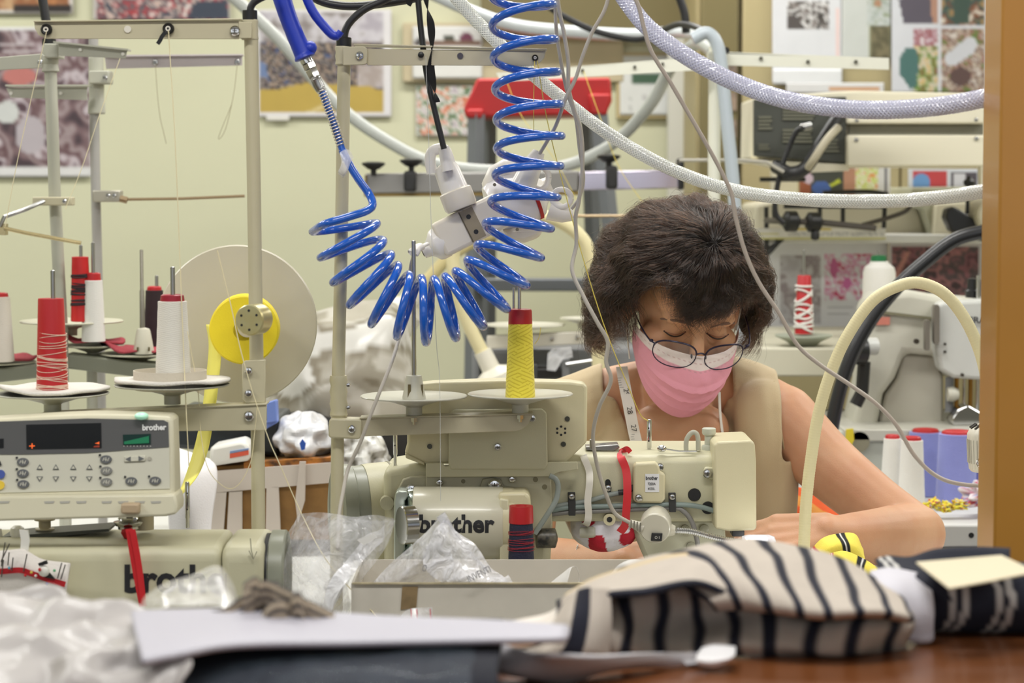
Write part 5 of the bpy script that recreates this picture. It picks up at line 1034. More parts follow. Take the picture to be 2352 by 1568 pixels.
# end cover box
b = MB(); b.prism([(1640, 1022), (1648, 1014), (1726, 1011), (1734, 1018), (1737, 1060), (1738, 1214), (1731, 1218), (1676, 1220), (1642, 1214)], 2.650, 0.10); ob('face_cover', b, creamd, cm, bevel=0.004, seg=3)
c = MB(); c.vl(1690, 2.69, [(1014, 7), (1010, 7), (1009, 4)], 16); ob('cover_screw', c, chrome, cm)
for x, y, r in ((1595, 1136, 15), (1626, 1166, 15)):
    c = MB(); c.lathe(W(x, y, YM-0.0006), (0, 1, 0), [(r*0.9*S(YM), -0.0012), (r*S(YM), 0.0), (r*S(YM), 0.003)], 28); ob('rubber_plug', c, ink, cm)
for x, y in ((1576, 1041), (1564-20, 1041)):
    c = MB(); c.vl(x, 2.705, [(1044, 9), (1040, 8.5), (1039, 6)], 20); ob('oil_plug', c, ink, cm)
b = MB(); b.prism([(1616, 1078), (1622, 1072), (1642, 1074), (1642, 1102), (1626, 1100), (1616, 1092)], 2.674, 0.01); ob('screw_boss', b, cream, cm, bevel=0.002); screw(cm, 1625, 1087, 2.672, 11)
b = MB(); b.lathe(W(1400, 1193, 2.674), (0, 1, 0), [(14*S(YM), 0), (15*S(YM), 0.008)], 28); ob('boss', b, creamd, cm); c = MB(); c.disc(1400, 1193, 2.6736, 6.5, 0.002, 20); ob('hole', c, ink, cm)
c = MB(); c.disc(1396, 1106, YM-0.0006, 6, 0.002, 16); c.pbox(1390, 1106, 1403, 1130, YM-0.0005, 0.002); ob('slot', c, ink, cm)
for x, y in ((1312, 1140), (1397, 1121), (1543, 1141)): screw(cm, x, y, YM-0.004, 8)
clipm = mat('clip_black', (48, 48, 48), 0.5)
for x, y0, y1 in ((1313, 1130, 1184), (1544, 1131, 1176)):
    c = MB(); c.prism([(x-9, y0), (x+8, y0), (x+9, y0+22), (x+9, y1), (x-7, y1), (x-8, y0+22)], YM-0.012, 0.0015); c.prism([(x-9, y0), (x+8, y0), (x+8, y0+22), (x-8, y0+22)], YM-0.0025, 0.002); ob('cable_clip', c, clipm, cm, bevel=0.0008)
    screw(cm, x, y0+10, YM-0.013, 7)
for x, y in ((1618, 1216), (1588, 1256), (1574, 1217)):
    c = MB(); c.lathe(W(x, y, 2.696), (0, 1, 0), [(6*S(YM), 0), (11*S(YM), 0.001), (12*S(YM), 0.006)], 24); ob('boss', c, mat('boss_grey', (150, 148, 128), 0.45), cm)
# cables over the back
def sub_tube(par, name, pts, Y, r, m, n=6, sides=12):
    b = MB(); b.tube(crom(px(pts, Y), n), r, sides); return ob(name, b, m, par, smooth=60)
sub_tube(cm, 'cable', [(1262, 1092), (1276, 1100), (1282, 1118), (1276, 1150), (1255, 1185), (1228, 1225)], 2.648, 0.0034, cord2)
sub_tube(cm, 'cable', [(1268, 1164), (1300, 1158), (1350, 1150), (1400, 1136), (1430, 1130), (1450, 1124)], YM-0.006, 0.0031, cord2)
sub_tube(cm, 'cable', [(1268, 1172), (1310, 1165), (1400, 1162), (1540, 1158), (1600, 1162), (1645, 1174)], YM-0.0075, 0.0032, mat('cable_teal_grey', (128, 142, 138), 0.4))
sub_tube(cm, 'cable', [(1268, 1180), (1310, 1176), (1400, 1172), (1540, 1166), (1570, 1174), (1590, 1200), (1600, 1236), (1604, 1262)], YM-0.0055, 0.0031, mat('cable_grey', (128, 126, 122), 0.45))
sub_tube(cm, 'cable_tip', [(1420, 1131), (1440, 1128), (1456, 1118)], YM-0.0065, 0.0036, clipm)
threadpost(cm, 1491, 2.72, 962, 1046, 5.5)
b = MB(); b.vl(1628, 2.715, [(1038, 17), (1026, 17), (1022, 15), (1021, 10), (1000, 10), (998, 14), (994, 16), (984, 16), (982, 13)], 20); ob('tension_knob', b, mat('knob_pale', (190, 192, 178), 0.4), cm)
c = MB(); c.tube(crom(px([(1576, 1040), (1577, 1010), (1590, 993), (1602, 1000), (1604, 1034)], 2.70), 6), 0.0026, 10, True, 1.2); ob('thread_lever', c, greyp, cm)
c = MB(); c.vl(1402, 2.73, [(1052, 42), (1047, 44), (1044, 40), (1040, 26), (1036, 22)], 32); ob('winder_base', c, mat('winder_grey', (176, 178, 170), 0.35, 0.3), cm)
c = MB(); c.prism([(1345, 1026), (1420, 1020), (1424, 1028), (1408, 1036), (1345, 1034)], 2.70, 0.03); c.vl(1357, 2.70, [(1030, 3), (1008, 3)], 10); ob('winder_arm', c, steel, cm, bevel=0.001)
c = MB(); c.vl(1390, 2.715, [(1026, 14), (1020, 14), (1019, 8)], 20); ob('winder_button', c, darkg, cm)
c = MB(); c.ell(W(1520, 1030, 2.69), (0.006, 0.003, 0.0045), None, 14, 8); c.tube(px([(1524, 1030), (1560, 1036), (1600, 1036)], 2.69), 0.001, 8); ob('thread_tensioner', c, chrome, cm)
b = MB(); b.pbox(1682, 1218, 1710, 1232, 2.67, 0.03); ob('switch_housing', b, ink, cm, bevel=0.001)
# ribbons wound round the arm
b = MB(); b.ribbon(px([(1340, 1044, 2.705), (1342, 1052, 2.676), (1353, 1080, 2.671), (1354, 1110, 2.660), (1350, 1150, 2.660), (1352, 1180, 2.665), (1348, 1202, 2.672), (1340, 1206, 2.70)]), 0.0085, th=0.0008)
tag(ob('white_tape', b, mat('tape_cotton', (226, 222, 212), 0.8)), 'white cotton tape tied around the arm of the central machine', 'tape')
b = MB(); b.ribbon(px([(1430, 1038, 2.72), (1426, 1048, 2.676), (1438, 1080, 2.668), (1441, 1130, 2.658), (1438, 1180, 2.660), (1436, 1205, 2.668), (1424, 1222, 2.675)]), 0.0098, th=0.0012)
b.ell(W(1432, 1036, 2.70), (0.006, 0.004, 0.004)); b.ribbon(px([(1430, 1034, 2.70), (1440, 1030, 2.69), (1448, 1038, 2.69)]), 0.006, th=0.001)
tag(ob('red_ribbon', b, mat('ribbon_bright_red', (208, 34, 44), 0.6, sheen=0.3)), 'red ribbon knotted around the arm of the central machine', 'ribbon')
# red and white bundle under the arm
def rw(u, v, p):
    q = nz(p.x*42+3, p.z*42+4); return (186, 30, 50) if q > 0.08 else (230, 226, 234)
b = MB(); n = 120; c0 = W(1388, 1212, 2.72); vs = []; cs = []
for j in range(61):
    be = -PI/2+PI*j/60
    for i in range(n):
        a = 2*PI*i/n; d = Vector((math.cos(be)*math.cos(a), math.cos(be)*math.sin(a), math.sin(be))); k = 1+0.06*nz(d.x*3, d.y*3, d.z*3)
        p = c0+Vector((d.x*78*S(2.72)*k, d.y*0.035*k, d.z*54*S(2.72)*k)); vs.append(p); cs.append(lin(rw(0, 0, p)))
b.add(vs, [(j*n+i, j*n+(i+1)%n, (j+1)*n+(i+1)%n, (j+1)*n+i) for j in range(60) for i in range(n)], cs)
tag(ob('pin_cushion', b, attrf), 'red and white patterned cushion bulging below the machine arm', 'cushion')
c = MB(); c.lathe(W(1352, 1222, 2.69), (1, -0.3, 0.1), [(12*S(2.7), -0.01), (13*S(2.7), 0.0), (13*S(2.7), 0.006), (10*S(2.7), 0.009)], 20); tag(ob('cloudy_plastic_tube', c, mat('plastic_cloudy', (186, 184, 168), 0.35), ), 'cloudy plastic tube end resting on the red and white cushion', 'tube')
# machine lamp: round switch housing, flex arm, lit head
ml = thing('machine_lamp', 'round pale lamp switch with steel flex arm and lit clear head on the machine back', 'lamp', W(1500, 1250, 2.63))
ax = Vector((0.12, 1, 0.12)).normalized()
c = MB(); c.lathe(W(1504, 1214, 2.612), ax, [(33*S(2.62), 0), (35.5*S(2.62), 0.0015), (36*S(2.62), 0.003), (36*S(2.62), 0.030), (33*S(2.62), 0.035), (30*S(2.62), 0.05)], 48); ob('switch_housing', c, mat('lamp_housing', (196, 192, 176), 0.35, coat=0.2), ml)
c = MB(); c.prism([(1497, 1224), (1522, 1225), (1520, 1243), (1495, 1242)], 2.6085, 0.004); sw_ = ob('rocker_switch', c, ink, ml, bevel=0.0006)
c = MB(); c.tube([W(1507+2.5*math.cos(t*PI/6), 1234+3*math.sin(t*PI/6), 2.6078) for t in range(13)], 0.0002, 5); c.tube(px([(1514, 1231), (1514, 1237)], 2.6078), 0.0002, 5); ob('switch_mark', c, whitep, sw_)
c = MB(); c.ell(W(1490, 1181, 2.63), (0.0035, 0.002, 0.0012)); ob('green_mark', c, mat('mark_green', (40, 130, 84), 0.4), ml)
c = MB(); c.tube(px([(1446, 1200), (1462, 1206), (1476, 1212)], 2.62), [0.0042, 0.0055, 0.008], 14); ob('strain_relief', c, mat('lamp_housing', (196, 192, 176), 0.35, coat=0.2), ml)
for k in range(4):
    c = MB(); c.tube(px([(1450+k*7, 1202-8+k*2), (1449+k*7, 1202+10+k*3)], 2.6125), 0.0009, 6); ob('relief_groove', c, mat('groove_grey2', (120, 116, 104), 0.6), ml)
c = MB(); c.tube(px([(1534, 1216), (1550, 1218)], 2.64), [0.009, 0.006], 16); ob('arm_socket', c, mat('lamp_housing', (196, 192, 176), 0.35, coat=0.2), ml)
def frames(P):
    T = [(P[min(i+1, len(P)-1)]-P[max(i-1, 0)]).normalized() for i in range(len(P))]
    ref = Vector((0, 0, 1)) if abs(T[0].z) < 0.9 else Vector((1, 0, 0)); u = T[0].cross(ref).normalized(); F = []
    for t in T:
        u = (u-t*u.dot(t)).normalized(); F.append((t, u, t.cross(u)))
    return F
def resample(P, step):
    d = [0]
    for i in range(1, len(P)): d.append(d[-1]+(P[i]-P[i-1]).length)
    n = max(2, int(d[-1]/step)); out = []; j = 0
    for k in range(n+1):
        t = d[-1]*k/n
        while j < len(P)-2 and d[j+1] < t: j += 1
        f = (t-d[j])/max(d[j+1]-d[j], 1e-9); out.append(P[j].lerp(P[j+1], f))
    return out, d[-1]
def helix(b, P, R, pitch, r, phase=0, sgn=1, seg=12, sides=4, R2=None):
    step = abs(pitch)/seg; Q, Lg = resample(P, step); F = frames(Q); out = []
    for i, (q, (t, u, w)) in enumerate(zip(Q, F)):
        a = phase+sgn*2*PI*i*step/abs(pitch); RR = R if R2 is None else R+(R2-R)*i/len(Q)
        out.append(q+(u*math.cos(a)+w*math.sin(a))*RR)
    b.tube(out, r, sides, True); return b
P = crom(px([(1548, 1218), (1590, 1221), (1640, 1234), (1690, 1244), (1716, 1246)], 2.645), 8)
c = MB(); c.tube(P, 0.0036, 10); helix(c, P, 0.0036, 0.0026, 0.0009, seg=10, sides=5); ob('flex_arm', c, chrome, ml)
c = MB(); c.tube(px([(1704, 1240), (1720, 1240), (1765, 1240), (1774, 1242), (1779, 1246)], 2.64), [0.005, 0.0068, 0.0068, 0.006, 0.003], 18); ob('lamp_head', c, mat('clear_acrylic', (225, 228, 235), 0.1, coat=1.0, alpha=0.6), ml)
c = MB(); c.tube(px([(1712, 1241), (1762, 1241)], 2.638), 0.0045, 14); ob('led_strip', c, mat('led_white', (255, 252, 250), 0.3, emis=2.5), ml)
ll = bpy.data.lights.new('machine_lamp_light', 'POINT'); ll.energy = 0.12; ll.shadow_soft_size = 0.012; lo_ = bpy.data.objects.new('machine_lamp_light', ll); COL.objects.link(lo_); lo_.location = W(1740, 1262, 2.63)
# ================================================================ cream gooseneck lamp in front of the arm
gl = thing('gooseneck_lamp', 'large cream gooseneck lamp arching over the forearm, ribbed white head', 'lamp', (W(1846, 1290, 2.78).x, 2.78, ZT))
P = crom([Vector((W(1846, 1300, 2.78).x, 2.78, ZT))]+px([(1847, 1250), (1852, 1150), (1862, 1060), (1880, 950), (1910, 850), (1950, 765), (2005, 690), (2065, 656), (2115, 650), (2170, 675), (2215, 730), (2248, 800), (2266, 870), (2272, 925)], 2.80), 10)
Q, Lg = resample(P, 0.0012)
c = MB(); c.tube(Q, [0.0077*(1+0.022*math.sin(i*PI/1.5)) for i in range(len(Q))], 20); ob('gooseneck', c, mat('gooseneck_cream', (222, 212, 170), 0.5), gl, smooth=60)
c = MB(); c.vl(2274, 2.80, [(990, 20), (960, 17), (930, 17.5), (918, 19), (916, 14)], 28); ob('neck_socket', c, mat('socket_white', (222, 216, 204), 0.4), gl)
hd = mat('head_white', (214, 210, 196), 0.4)
b = MB(); prof = [(1082, 48), (1076, 53), (1060, 55), (1006, 58), (996, 58), (984, 52), (974, 34), (968, 20)]
z0 = W(2280, 1000, 2.80); N_ = 120; vs = []
for (yy, rr) in prof:
    for k in range(N_):
        a = 2*PI*k/N_; rib = (1-0.03*(k % 4 < 2)) if 1000 < yy < 1070 else 1; vs.append(Vector((z0.x+rr*rib*S(2.8)*math.cos(a), z0.y+rr*rib*S(2.8)*math.sin(a), pz(yy, 2.8))))
b.add(vs, [(i*N_+k, i*N_+(k+1)%N_, (i+1)*N_+(k+1)%N_, (i+1)*N_+k) for i in range(len(prof)-1) for k in range(N_)]+[tuple(range(N_))]); ob('lamp_head', b, hd, gl)
for k in range(-5, 6):
    a = -PI/2+k*0.36; r0, r1 = 38*S(2.8), 52*S(2.8); p0 = Vector((z0.x+r0*math.cos(a), z0.y+r0*math.sin(a), pz(974, 2.8)+0.0004)); p1 = Vector((z0.x+r1*math.cos(a), z0.y+r1*math.sin(a), pz(985, 2.8)+0.001))
    c = MB(); c.tube([p0, p1], 0.0016, 8); ob('vent_slot', c, mat('slot_dark_brown', (40, 34, 24), 0.6), gl)
for k in range(36):
    a = 2*PI*k/36
    if math.sin(a) > 0.3: continue
    p0 = Vector((z0.x+58.2*S(2.8)*math.cos(a), z0.y+58.2*S(2.8)*math.sin(a), pz(1008, 2.8))); p1 = Vector((z0.x+55.4*S(2.8)*math.cos(a), z0.y+55.4*S(2.8)*math.sin(a), pz(1062, 2.8)))
    c = MB(); c.tube([p0, p1], 0.0007, 6); ob('rib', c, mat('rib_grey', (186, 182, 168), 0.5), gl)
P = [W(2306+58*math.cos(t), 1062+20*math.sin(t), 2.70)+Vector((0, 0.012*math.sin(t), 0)) for t in [0.6+k*0.25 for k in range(20)]]
c = MB(); c.tube(P, 0.0028, 10); helix(c, P, 0.0028, 0.0024, 0.0007, seg=10, sides=5)
tag(ob('steel_flex_loop', c, chrome), 'steel flex loop sticking out from behind the ochre post over the lamp head', 'flex tube')
c = MB(); c.tube(crom(px([(2306, 1040, 2.82), (2282, 1052, 2.76), (2290, 1062, 2.72)]), 4), 0.002, 8)

# ================================================================ coiled blue hose and air gun
bluem = mat('hose_blue', (22, 92, 196), 0.18, coat=0.6, spec=0.6)
O_ = [(1262, -130), (1266, -60), (1272, 10), (1277, 90), (1282, 165), (1288, 239), (1290, 312), (1288, 381), (1281, 453), (1266, 525), (1243, 592), (1210, 655), (1165, 710), (1111, 750), (1048, 777), (979, 787), (912, 773), (853, 745), (803, 701), (765, 649), (736, 592), (718, 532)]
I_ = [(1124, -90), (1127, -12), (1130, 60), (1133, 133), (1137, 205), (1140, 275), (1141, 341), (1137, 401), (1128, 462), (1115, 513), (1096, 563), (1073, 597), (1046, 622), (1022, 634), (997, 640), (968, 638), (940, 630), (915, 609), (899, 584), (881, 553), (866, 513)]
YCO = 2.55
def sp(L, s):
    s = min(max(s, 0), len(L)-1); i = min(int(s), len(L)-2); t = s-i
    a = L[max(i-1, 0)]; b_ = L[i]; c_ = L[i+1]; d = L[min(i+2, len(L)-1)]
    return tuple(0.5*(2*b_[k]+(c_[k]-a[k])*t+(2*a[k]-5*b_[k]+4*c_[k]-d[k])*t*t+(3*b_[k]-a[k]-3*c_[k]+d[k])*t**3) for k in (0, 1))
P = []; nS = 36; last = len(O_)-1
for i in range(nS*last+1):
    s_ = i/nS; o1 = sp(O_, s_); i1 = sp(I_, s_-0.5)
    mx_, my_ = (o1[0]+i1[0])/2, (o1[1]+i1[1])/2; hx, hy = (o1[0]-i1[0])/2, (o1[1]-i1[1])/2; R_h = math.hypot(hx, hy)
    o2 = sp(O_, s_+0.05); i2 = sp(I_, s_-0.45); tx, ty = ((o2[0]+i2[0])/2-mx_)/0.05, ((o2[1]+i2[1])/2-my_)/0.05
    k = math.sin(2*PI*s_)/(2*PI)*0.93
    x = mx_+hx*math.cos(2*PI*s_)-tx*k; y = my_+hy*math.cos(2*PI*s_)-ty*k
    P.append(W(x, y, YCO)+Vector((0, -R_h*S(YCO)*math.sin(2*PI*s_), 0)))
# last turn runs out into the straight lead
tail = crom([P[-1]]+px([(745, 515, 2.50), (800, 498, 2.50), (842, 484, 2.51), (856, 470, 2.52), (848, 446, 2.53), (826, 415, 2.53), (806, 384, 2.53), (793, 358, 2.53), (786, 344, 2.53)]), 8)
P = P+tail[1:]
ch_ = thing('coiled_air_hose', 'bright blue coiled air hose looping down in a U', 'hose', W(1205, 300, YCO))
b = MB(); b.tube(P, 9.3*S(YCO), 16); ob('coil', b, bluem, ch_, smooth=70)
b = MB(); sp_pts = crom(px([(786, 344), (778, 318), (762, 270), (748, 232), (736, 200)], 2.53), 10); b.tube(sp_pts, 8*S(2.53), 12); ob('hose_end', b, bluem, ch_)
b = MB(); helix(b, sp_pts[4:], 10*S(2.53), 0.0036, 0.00085, seg=14, sides=6); ob('steel_spring', b, chrome, ch_, smooth=60)
gun = thing('air_gun', 'blue plastic air blow gun hanging at the top with steel coupling', 'air gun', W(690, 140, 2.53))
d_ = (W(736, 204, 2.53)-W(703, 136, 2.53)).normalized(); o0 = W(700, 130, 2.53); s_ = S(2.53)
b = MB(); b.lathe(o0, d_, [(14*s_, 0), (15*s_, 6*s_), (15*s_, 16*s_), (11*s_, 18*s_)], 24); b.lathe(o0+d_*18*s_, d_, [(16*s_, 0), (16*s_, 12*s_), (12*s_, 13*s_)], 6); b.lathe(o0+d_*32*s_, d_, [(14*s_, 0), (15*s_, 3*s_), (14*s_, 20*s_)], 6); ob('coupling_nut', b, chrome, gun, smooth=30)
b = MB(); b.lathe(o0+d_*50*s_, d_, [(12*s_, 0), (13*s_, 3*s_), (12*s_, 5*s_), (13*s_, 7*s_), (12*s_, 10*s_), (12.5*s_, 22*s_), (11*s_, 34*s_), (9*s_, 36*s_)], 24); ob('coupling_sleeve', b, steel, gun)
gb = mat('gun_blue', (30, 56, 178), 0.4)
b = MB(); b.tube(crom(px([(632, -60), (646, -10), (662, 40), (680, 85), (697, 125), (702, 136)], 2.53), 6), [30*s_, 30*s_, 28*s_, 27*s_, 25*s_, 24*s_, 25*s_, 25*s_], 20, True, 0.8) if False else None
pp = crom(px([(632, -60), (646, -10), (662, 40), (680, 85), (696, 122), (701, 134)], 2.53), 6)
rr_ = [(29-4*math.sin(PI*i/(len(pp)-1))+(2 if i > len(pp)-6 else 0))*s_ for i in range(len(pp))]; rr_[-1] *= 0.9
b.v = []; b.f = []; b.tube(pp, rr_, 24, True, 0.8); ob('handle', b, gb, gun, smooth=50)
b = MB(); b.ell(W(712, 110, 2.53), (16*s_, 0.010, 16*s_)); ob('handle_toe', b, gb, gun)
b = MB(); b.tube(crom(px([(694, -40), (706, 0), (722, 32), (744, 60), (764, 80), (776, 81), (783, 72)], 2.53), 6), [12*s_]*30+[9*s_]*7, 14, True, 0.9); ob('trigger', b, gb, gun, smooth=50)
b = MB(); b.sheet([px([(780, 350, 2.515), (800, 345, 2.515), (812, 362, 2.518)]), px([(784, 372, 2.51), (798, 375, 2.512), (804, 378, 2.515)]), px([(776, 395, 2.51), (788, 400, 2.51), (796, 392, 2.512)]), px([(780, 404, 2.52), (786, 408, 2.52), (792, 402, 2.52)])], 5, 5, 0.002, 60, 3)
tag(ob('clear_tape', b, film('tape_film', dens=0.5), None), 'scrap of clear sticky tape wrapped where the spring meets the blue hose', 'tape')

# ================================================================ braided hoses, cords and sockets
def braided(name, label, pts, r, body, thread, nb=10, pitch=0.05):
    P = crom(px(pts), 10); Q, _ = resample(P, 0.006); t = thing(name, label, 'hose', Q[len(Q)//2])
    b = MB(); b.tube(Q, r, 24); ob('hose_body', b, body, t, smooth=60)
    b = MB()
    for k in range(nb):
        for sg in (1, -1): helix(b, Q, r*1.0, pitch, r*0.085, 2*PI*k/nb+(0.15 if sg > 0 else 0), sg, 16, 4)
    ob('braid', b, thread, t, smooth=60, kind='stuff'); return t
hb = mat('hose_milky', (206, 210, 206), 0.22, coat=0.8); ht = mat('braid_white', (236, 238, 232), 0.25, coat=0.5)
braided('braided_hose', 'clear braided hose sweeping low across the hair to the ochre post', [(1020, -40, 2.72), (1060, 10, 2.72), (1120, 75, 2.72), (1200, 150, 2.72), (1290, 226, 2.72), (1390, 302, 2.70), (1500, 368, 2.68), (1600, 412, 2.66), (1700, 440, 2.62), (1820, 456, 2.58), (1950, 462, 2.54), (2080, 460, 2.5), (2200, 448, 2.46), (2320, 428, 2.42)], 14.5*S(2.64), hb, ht, 11, 0.042)
hb2 = mat('hose_lavender', (186, 188, 212), 0.22, coat=0.8); ht2 = mat('braid_lavender', (212, 214, 232), 0.25, coat=0.5)
braided('braided_hose', 'thicker lavender tinted braided hose hanging above the other', [(1400, -60, 2.58), (1432, -8, 2.58), (1480, 55, 2.56), (1540, 105, 2.54), (1620, 155, 2.52), (1700, 194, 2.5), (1800, 228, 2.46), (1920, 248, 2.42), (2040, 252, 2.38), (2170, 242, 2.34), (2320, 214, 2.30)], 19.5*S(2.45), hb2, ht2, 12, 0.055)
def cord(label, pts, r=0.0021, m=cordm, name='power_cable'): return cable(name, label, 'cable', pts, r, m, 8, 12)
cord('grey cord hanging past the cheek and down to the round lamp switch', [(1278, -40, 2.60), (1284, 20, 2.60), (1296, 80, 2.60), (1305, 140, 2.60), (1306, 200, 2.60), (1318, 250, 2.60), (1334, 300, 2.60), (1338, 380, 2.60), (1330, 460, 2.60), (1322, 500, 2.60), (1324, 560, 2.60), (1314, 620, 2.58), (1340, 680, 2.56), (1372, 740, 2.55), (1396, 785, 2.55), (1392, 830, 2.55), (1403, 875, 2.55), (1376, 935, 2.56), (1362, 1000, 2.58), (1372, 1070, 2.60), (1392, 1135, 2.61), (1412, 1178, 2.62), (1446, 1200, 2.62)], 0.0024)
cord('grey cord looping from the top to the round white plug end', [(1276, -40, 2.62), (1277, 60, 2.62), (1290, 150, 2.62), (1304, 215, 2.62), (1322, 270, 2.62), (1331, 340, 2.62), (1340, 410, 2.62), (1330, 455, 2.62), (1312, 480, 2.62)], 0.0022)
cord('grey cord crossing diagonally to the upper white plug', [(1404, -40, 2.57), (1390, 20, 2.57), (1360, 75, 2.57), (1338, 130, 2.57), (1322, 180, 2.57), (1300, 225, 2.57), (1278, 285, 2.58), (1258, 322, 2.60), (1240, 352, 2.62)], 0.0022)
cord('long grey cord curving over hair, shoulder and lavender cones to the post', [(1440, -30, 2.50), (1465, 10, 2.50), (1478, 60, 2.50), (1496, 118, 2.50), (1540, 190, 2.50), (1580, 258, 2.50), (1622, 330, 2.50), (1656, 392, 2.50), (1680, 445, 2.50), (1690, 500, 2.50), (1712, 580, 2.50), (1744, 650, 2.50), (1790, 720, 2.50), (1830, 790, 2.50), (1880, 835, 2.50), (1950, 882, 2.50), (2010, 925, 2.50), (2058, 975, 2.50), (2100, 1045, 2.50), (2150, 1092, 2.50), (2210, 1112, 2.50), (2310, 1117, 2.50)], 0.0024, mat('grey_cord_warm', (174, 164, 154), 0.42))
cord('grey cord dropping from the white socket block to the plastic bags', [(952, 582, 2.60), (944, 610, 2.61), (940, 650, 2.62), (932, 710, 2.64), (918, 770, 2.62), (900, 830, 2.56), (876, 890, 2.53), (852, 950, 2.52), (826, 1020, 2.52), (800, 1075, 2.52), (788, 1130, 2.50), (778, 1190, 2.48), (776, 1260, 2.46)], 0.0023)
cable('black_strap', 'straight black cable dropping into the top of the white plug', 'cable', [(958, -30, 2.60), (966, 60, 2.60), (980, 170, 2.60), (1000, 260, 2.60), (1020, 342, 2.60)], 0.0036, blkc)
b = MB(); b.ribbon(px([(975, -30), (982, 20), (990, 60), (992, 110), (990, 160), (998, 205), (1003, 235)], 2.59), 0.009, th=0.001, n=10, twist=lambda t: t*9.0)
b.ribbon(px([(940, -20), (938, 4), (946, 10)], 2.60), 0.006, th=0.002)
tag(ob('black_ribbon', b, mat('ribbon_black', (16, 16, 18), 0.85)), 'twisted black ribbon hanging beside the black cable', 'ribbon')
cable('black_cable', 'black cable rising from the cap of the reel stand', 'cable', [(574, 30, 2.5), (577, 14, 2.5), (588, 2, 2.5), (612, -10, 2.5), (640, -20, 2.5)], 0.0042, blkc)
cable('black_cable', 'black cable curving out of the cap of the sharp central stand', 'cable', [(790, 92, 2.6), (794, 68, 2.6), (810, 44, 2.6), (840, 20, 2.6), (880, 2, 2.6), (920, -20, 2.6)], 0.0045, blkc)
cable('black_cable', 'thick black cable crossing level along the top edge', 'cable', [(700, -20, 2.62), (735, 2, 2.62), (775, 12, 2.62), (820, 14, 2.62), (880, 8, 2.62), (960, -6, 2.62), (1000, -30, 2.62)], 0.0050, blkc)
cable('black_cable', 'dark cable rising from the cap of the grey stand in the top corner', 'cable', [(112, 92, 3.5), (106, 50, 3.5), (98, 0, 3.5), (92, -40, 3.5)], 0.0075, blkc)
# white sockets
cwp = mat('socket_cream', (222, 214, 198), 0.35, coat=0.15); cww = mat('plug_white', (228, 224, 218), 0.32, coat=0.2)
so = thing('socket_block', 'cream triple socket block hanging at a slant behind the blue coil', 'socket block', W(1070, 560, 2.66))
ang = math.radians(26.5); e1 = Vector((math.cos(ang), 0, math.sin(ang))); e2 = Vector((-math.sin(ang), 0, math.cos(ang))); s_ = S(2.66)
Mr = Matrix((e1, Vector((0, 1, 0)), e2)).transposed()
ctr = W(1082, 516, 2.66)
def rb_(par, name, u, v, w, su, sv, sw2, m, bevel=0.002):
    b = MB(); b.box(ctr+e1*u*s_+Vector((0, w, 0))+e2*v*s_, (su*s_, sw2, sv*s_), Mr); return ob(name, b, m, par, bevel=bevel, seg=3)
rb_(so, 'block', 0, 0, 0, 165, 84, 0.040, cwp, 0.005)
rb_(so, 'block_seam', 0, 0, -0.0202, 1.2, 82, 0.0012, mat('seam_beige', (166, 156, 134), 0.5), 0)
rb_(so, 'socket_recess', 4, 0, -0.0203, 34, 74, 0.0016, mat('recess_beige', (150, 138, 114), 0.5), 0.0003)
rb_(so, 'recess_wall', -12, 0, -0.0206, 3, 76, 0.002, mat('recess_dark', (92, 82, 62), 0.5), 0)
for v in (19, -19):
    c = MB(); c.lathe(ctr+e1*4*s_+e2*v*s_+Vector((0, -0.0214, 0)), (0, 1, 0), [(5.5*s_, 0), (5.5*s_, 0.002)], 16); ob('pin_hole', c, ink, so)
pg = thing('power_plug', 'white round plug at the lower end of the socket block with curled tail', 'plug', ctr-e1*100*s_)
c = MB(); c.lathe(ctr-e1*78*s_-e2*6*s_, -e1, [(38*s_, -0.004), (38*s_, 0.006), (35*s_, 0.010), (25*s_, 0.014), (15*s_, 0.02)], 36); ob('plug_body', c, cww, pg)
c = MB(); p0 = ctr-e1*86*s_-e2*8*s_+Vector((0, -0.004, 0)); c.tube([p0, p0-e1*28*s_, p0-e1*40*s_], [17*s_, 16*s_, 14*s_], 20); ob('cable_spout', c, cww, pg)
c = MB(); q0 = p0-e1*40.4*s_; c.lathe(q0, -e1, [(9*s_, 0), (9.5*s_, 0.001)], 18); ob('spout_opening', c, mat('opening_grey', (120, 112, 98), 0.6), pg)
c = MB(); c.tube(crom(px([(982, 560, 2.64), (968, 566, 2.63), (958, 570, 2.62), (950, 580, 2.61), (946, 586, 2.61)]), 4), [6*s_]*5+[13*s_]*6+[15*s_]*3+[9*s_]*3, 16, True, 0.7); ob('strain_sleeve', c, cww, pg, smooth=60)
pt_ = thing('power_plug', 'white plug with a finger loop, standing up from the socket block', 'plug', W(1040, 450, 2.64))
a2 = Vector((-0.36, 0.05, 0.93)).normalized(); b0 = W(1058, 472, 2.64)
c = MB(); c.lathe(b0, a2, [(34*s_, -0.004), (38*s_, 0), (38*s_, 34*s_), (35*s_, 37*s_)], 40); ob('plug_collar', c, cwp, pt_)
c = MB(); c.lathe(b0+a2*36*s_, a2, [(32*s_, 0), (29*s_, 50*s_), (25*s_, 60*s_), (15*s_, 66*s_)], 36); ob('plug_body', c, cww, pt_)
lp0 = W(1015, 372, 2.64)
c = MB(); c.tube(crom([lp0+Vector((-22*s_, 0, -26*s_)), lp0+Vector((-27*s_, 0, 5*s_)), lp0+Vector((-20*s_, 0, 25*s_)), lp0+Vector((4*s_, 0, 29*s_)), lp0+Vector((14*s_, 0, 12*s_)), lp0+Vector((22*s_, 0, -20*s_))], 5), 7*s_, 12, True, 1.8); ob('finger_loop', c, cww, pt_, smooth=60)
c = MB(); c.tube([W(1019, 338, 2.62), W(1030, 392, 2.62)], [13*s_, 15*s_], 18); ob('cable_spout', c, cww, pt_)
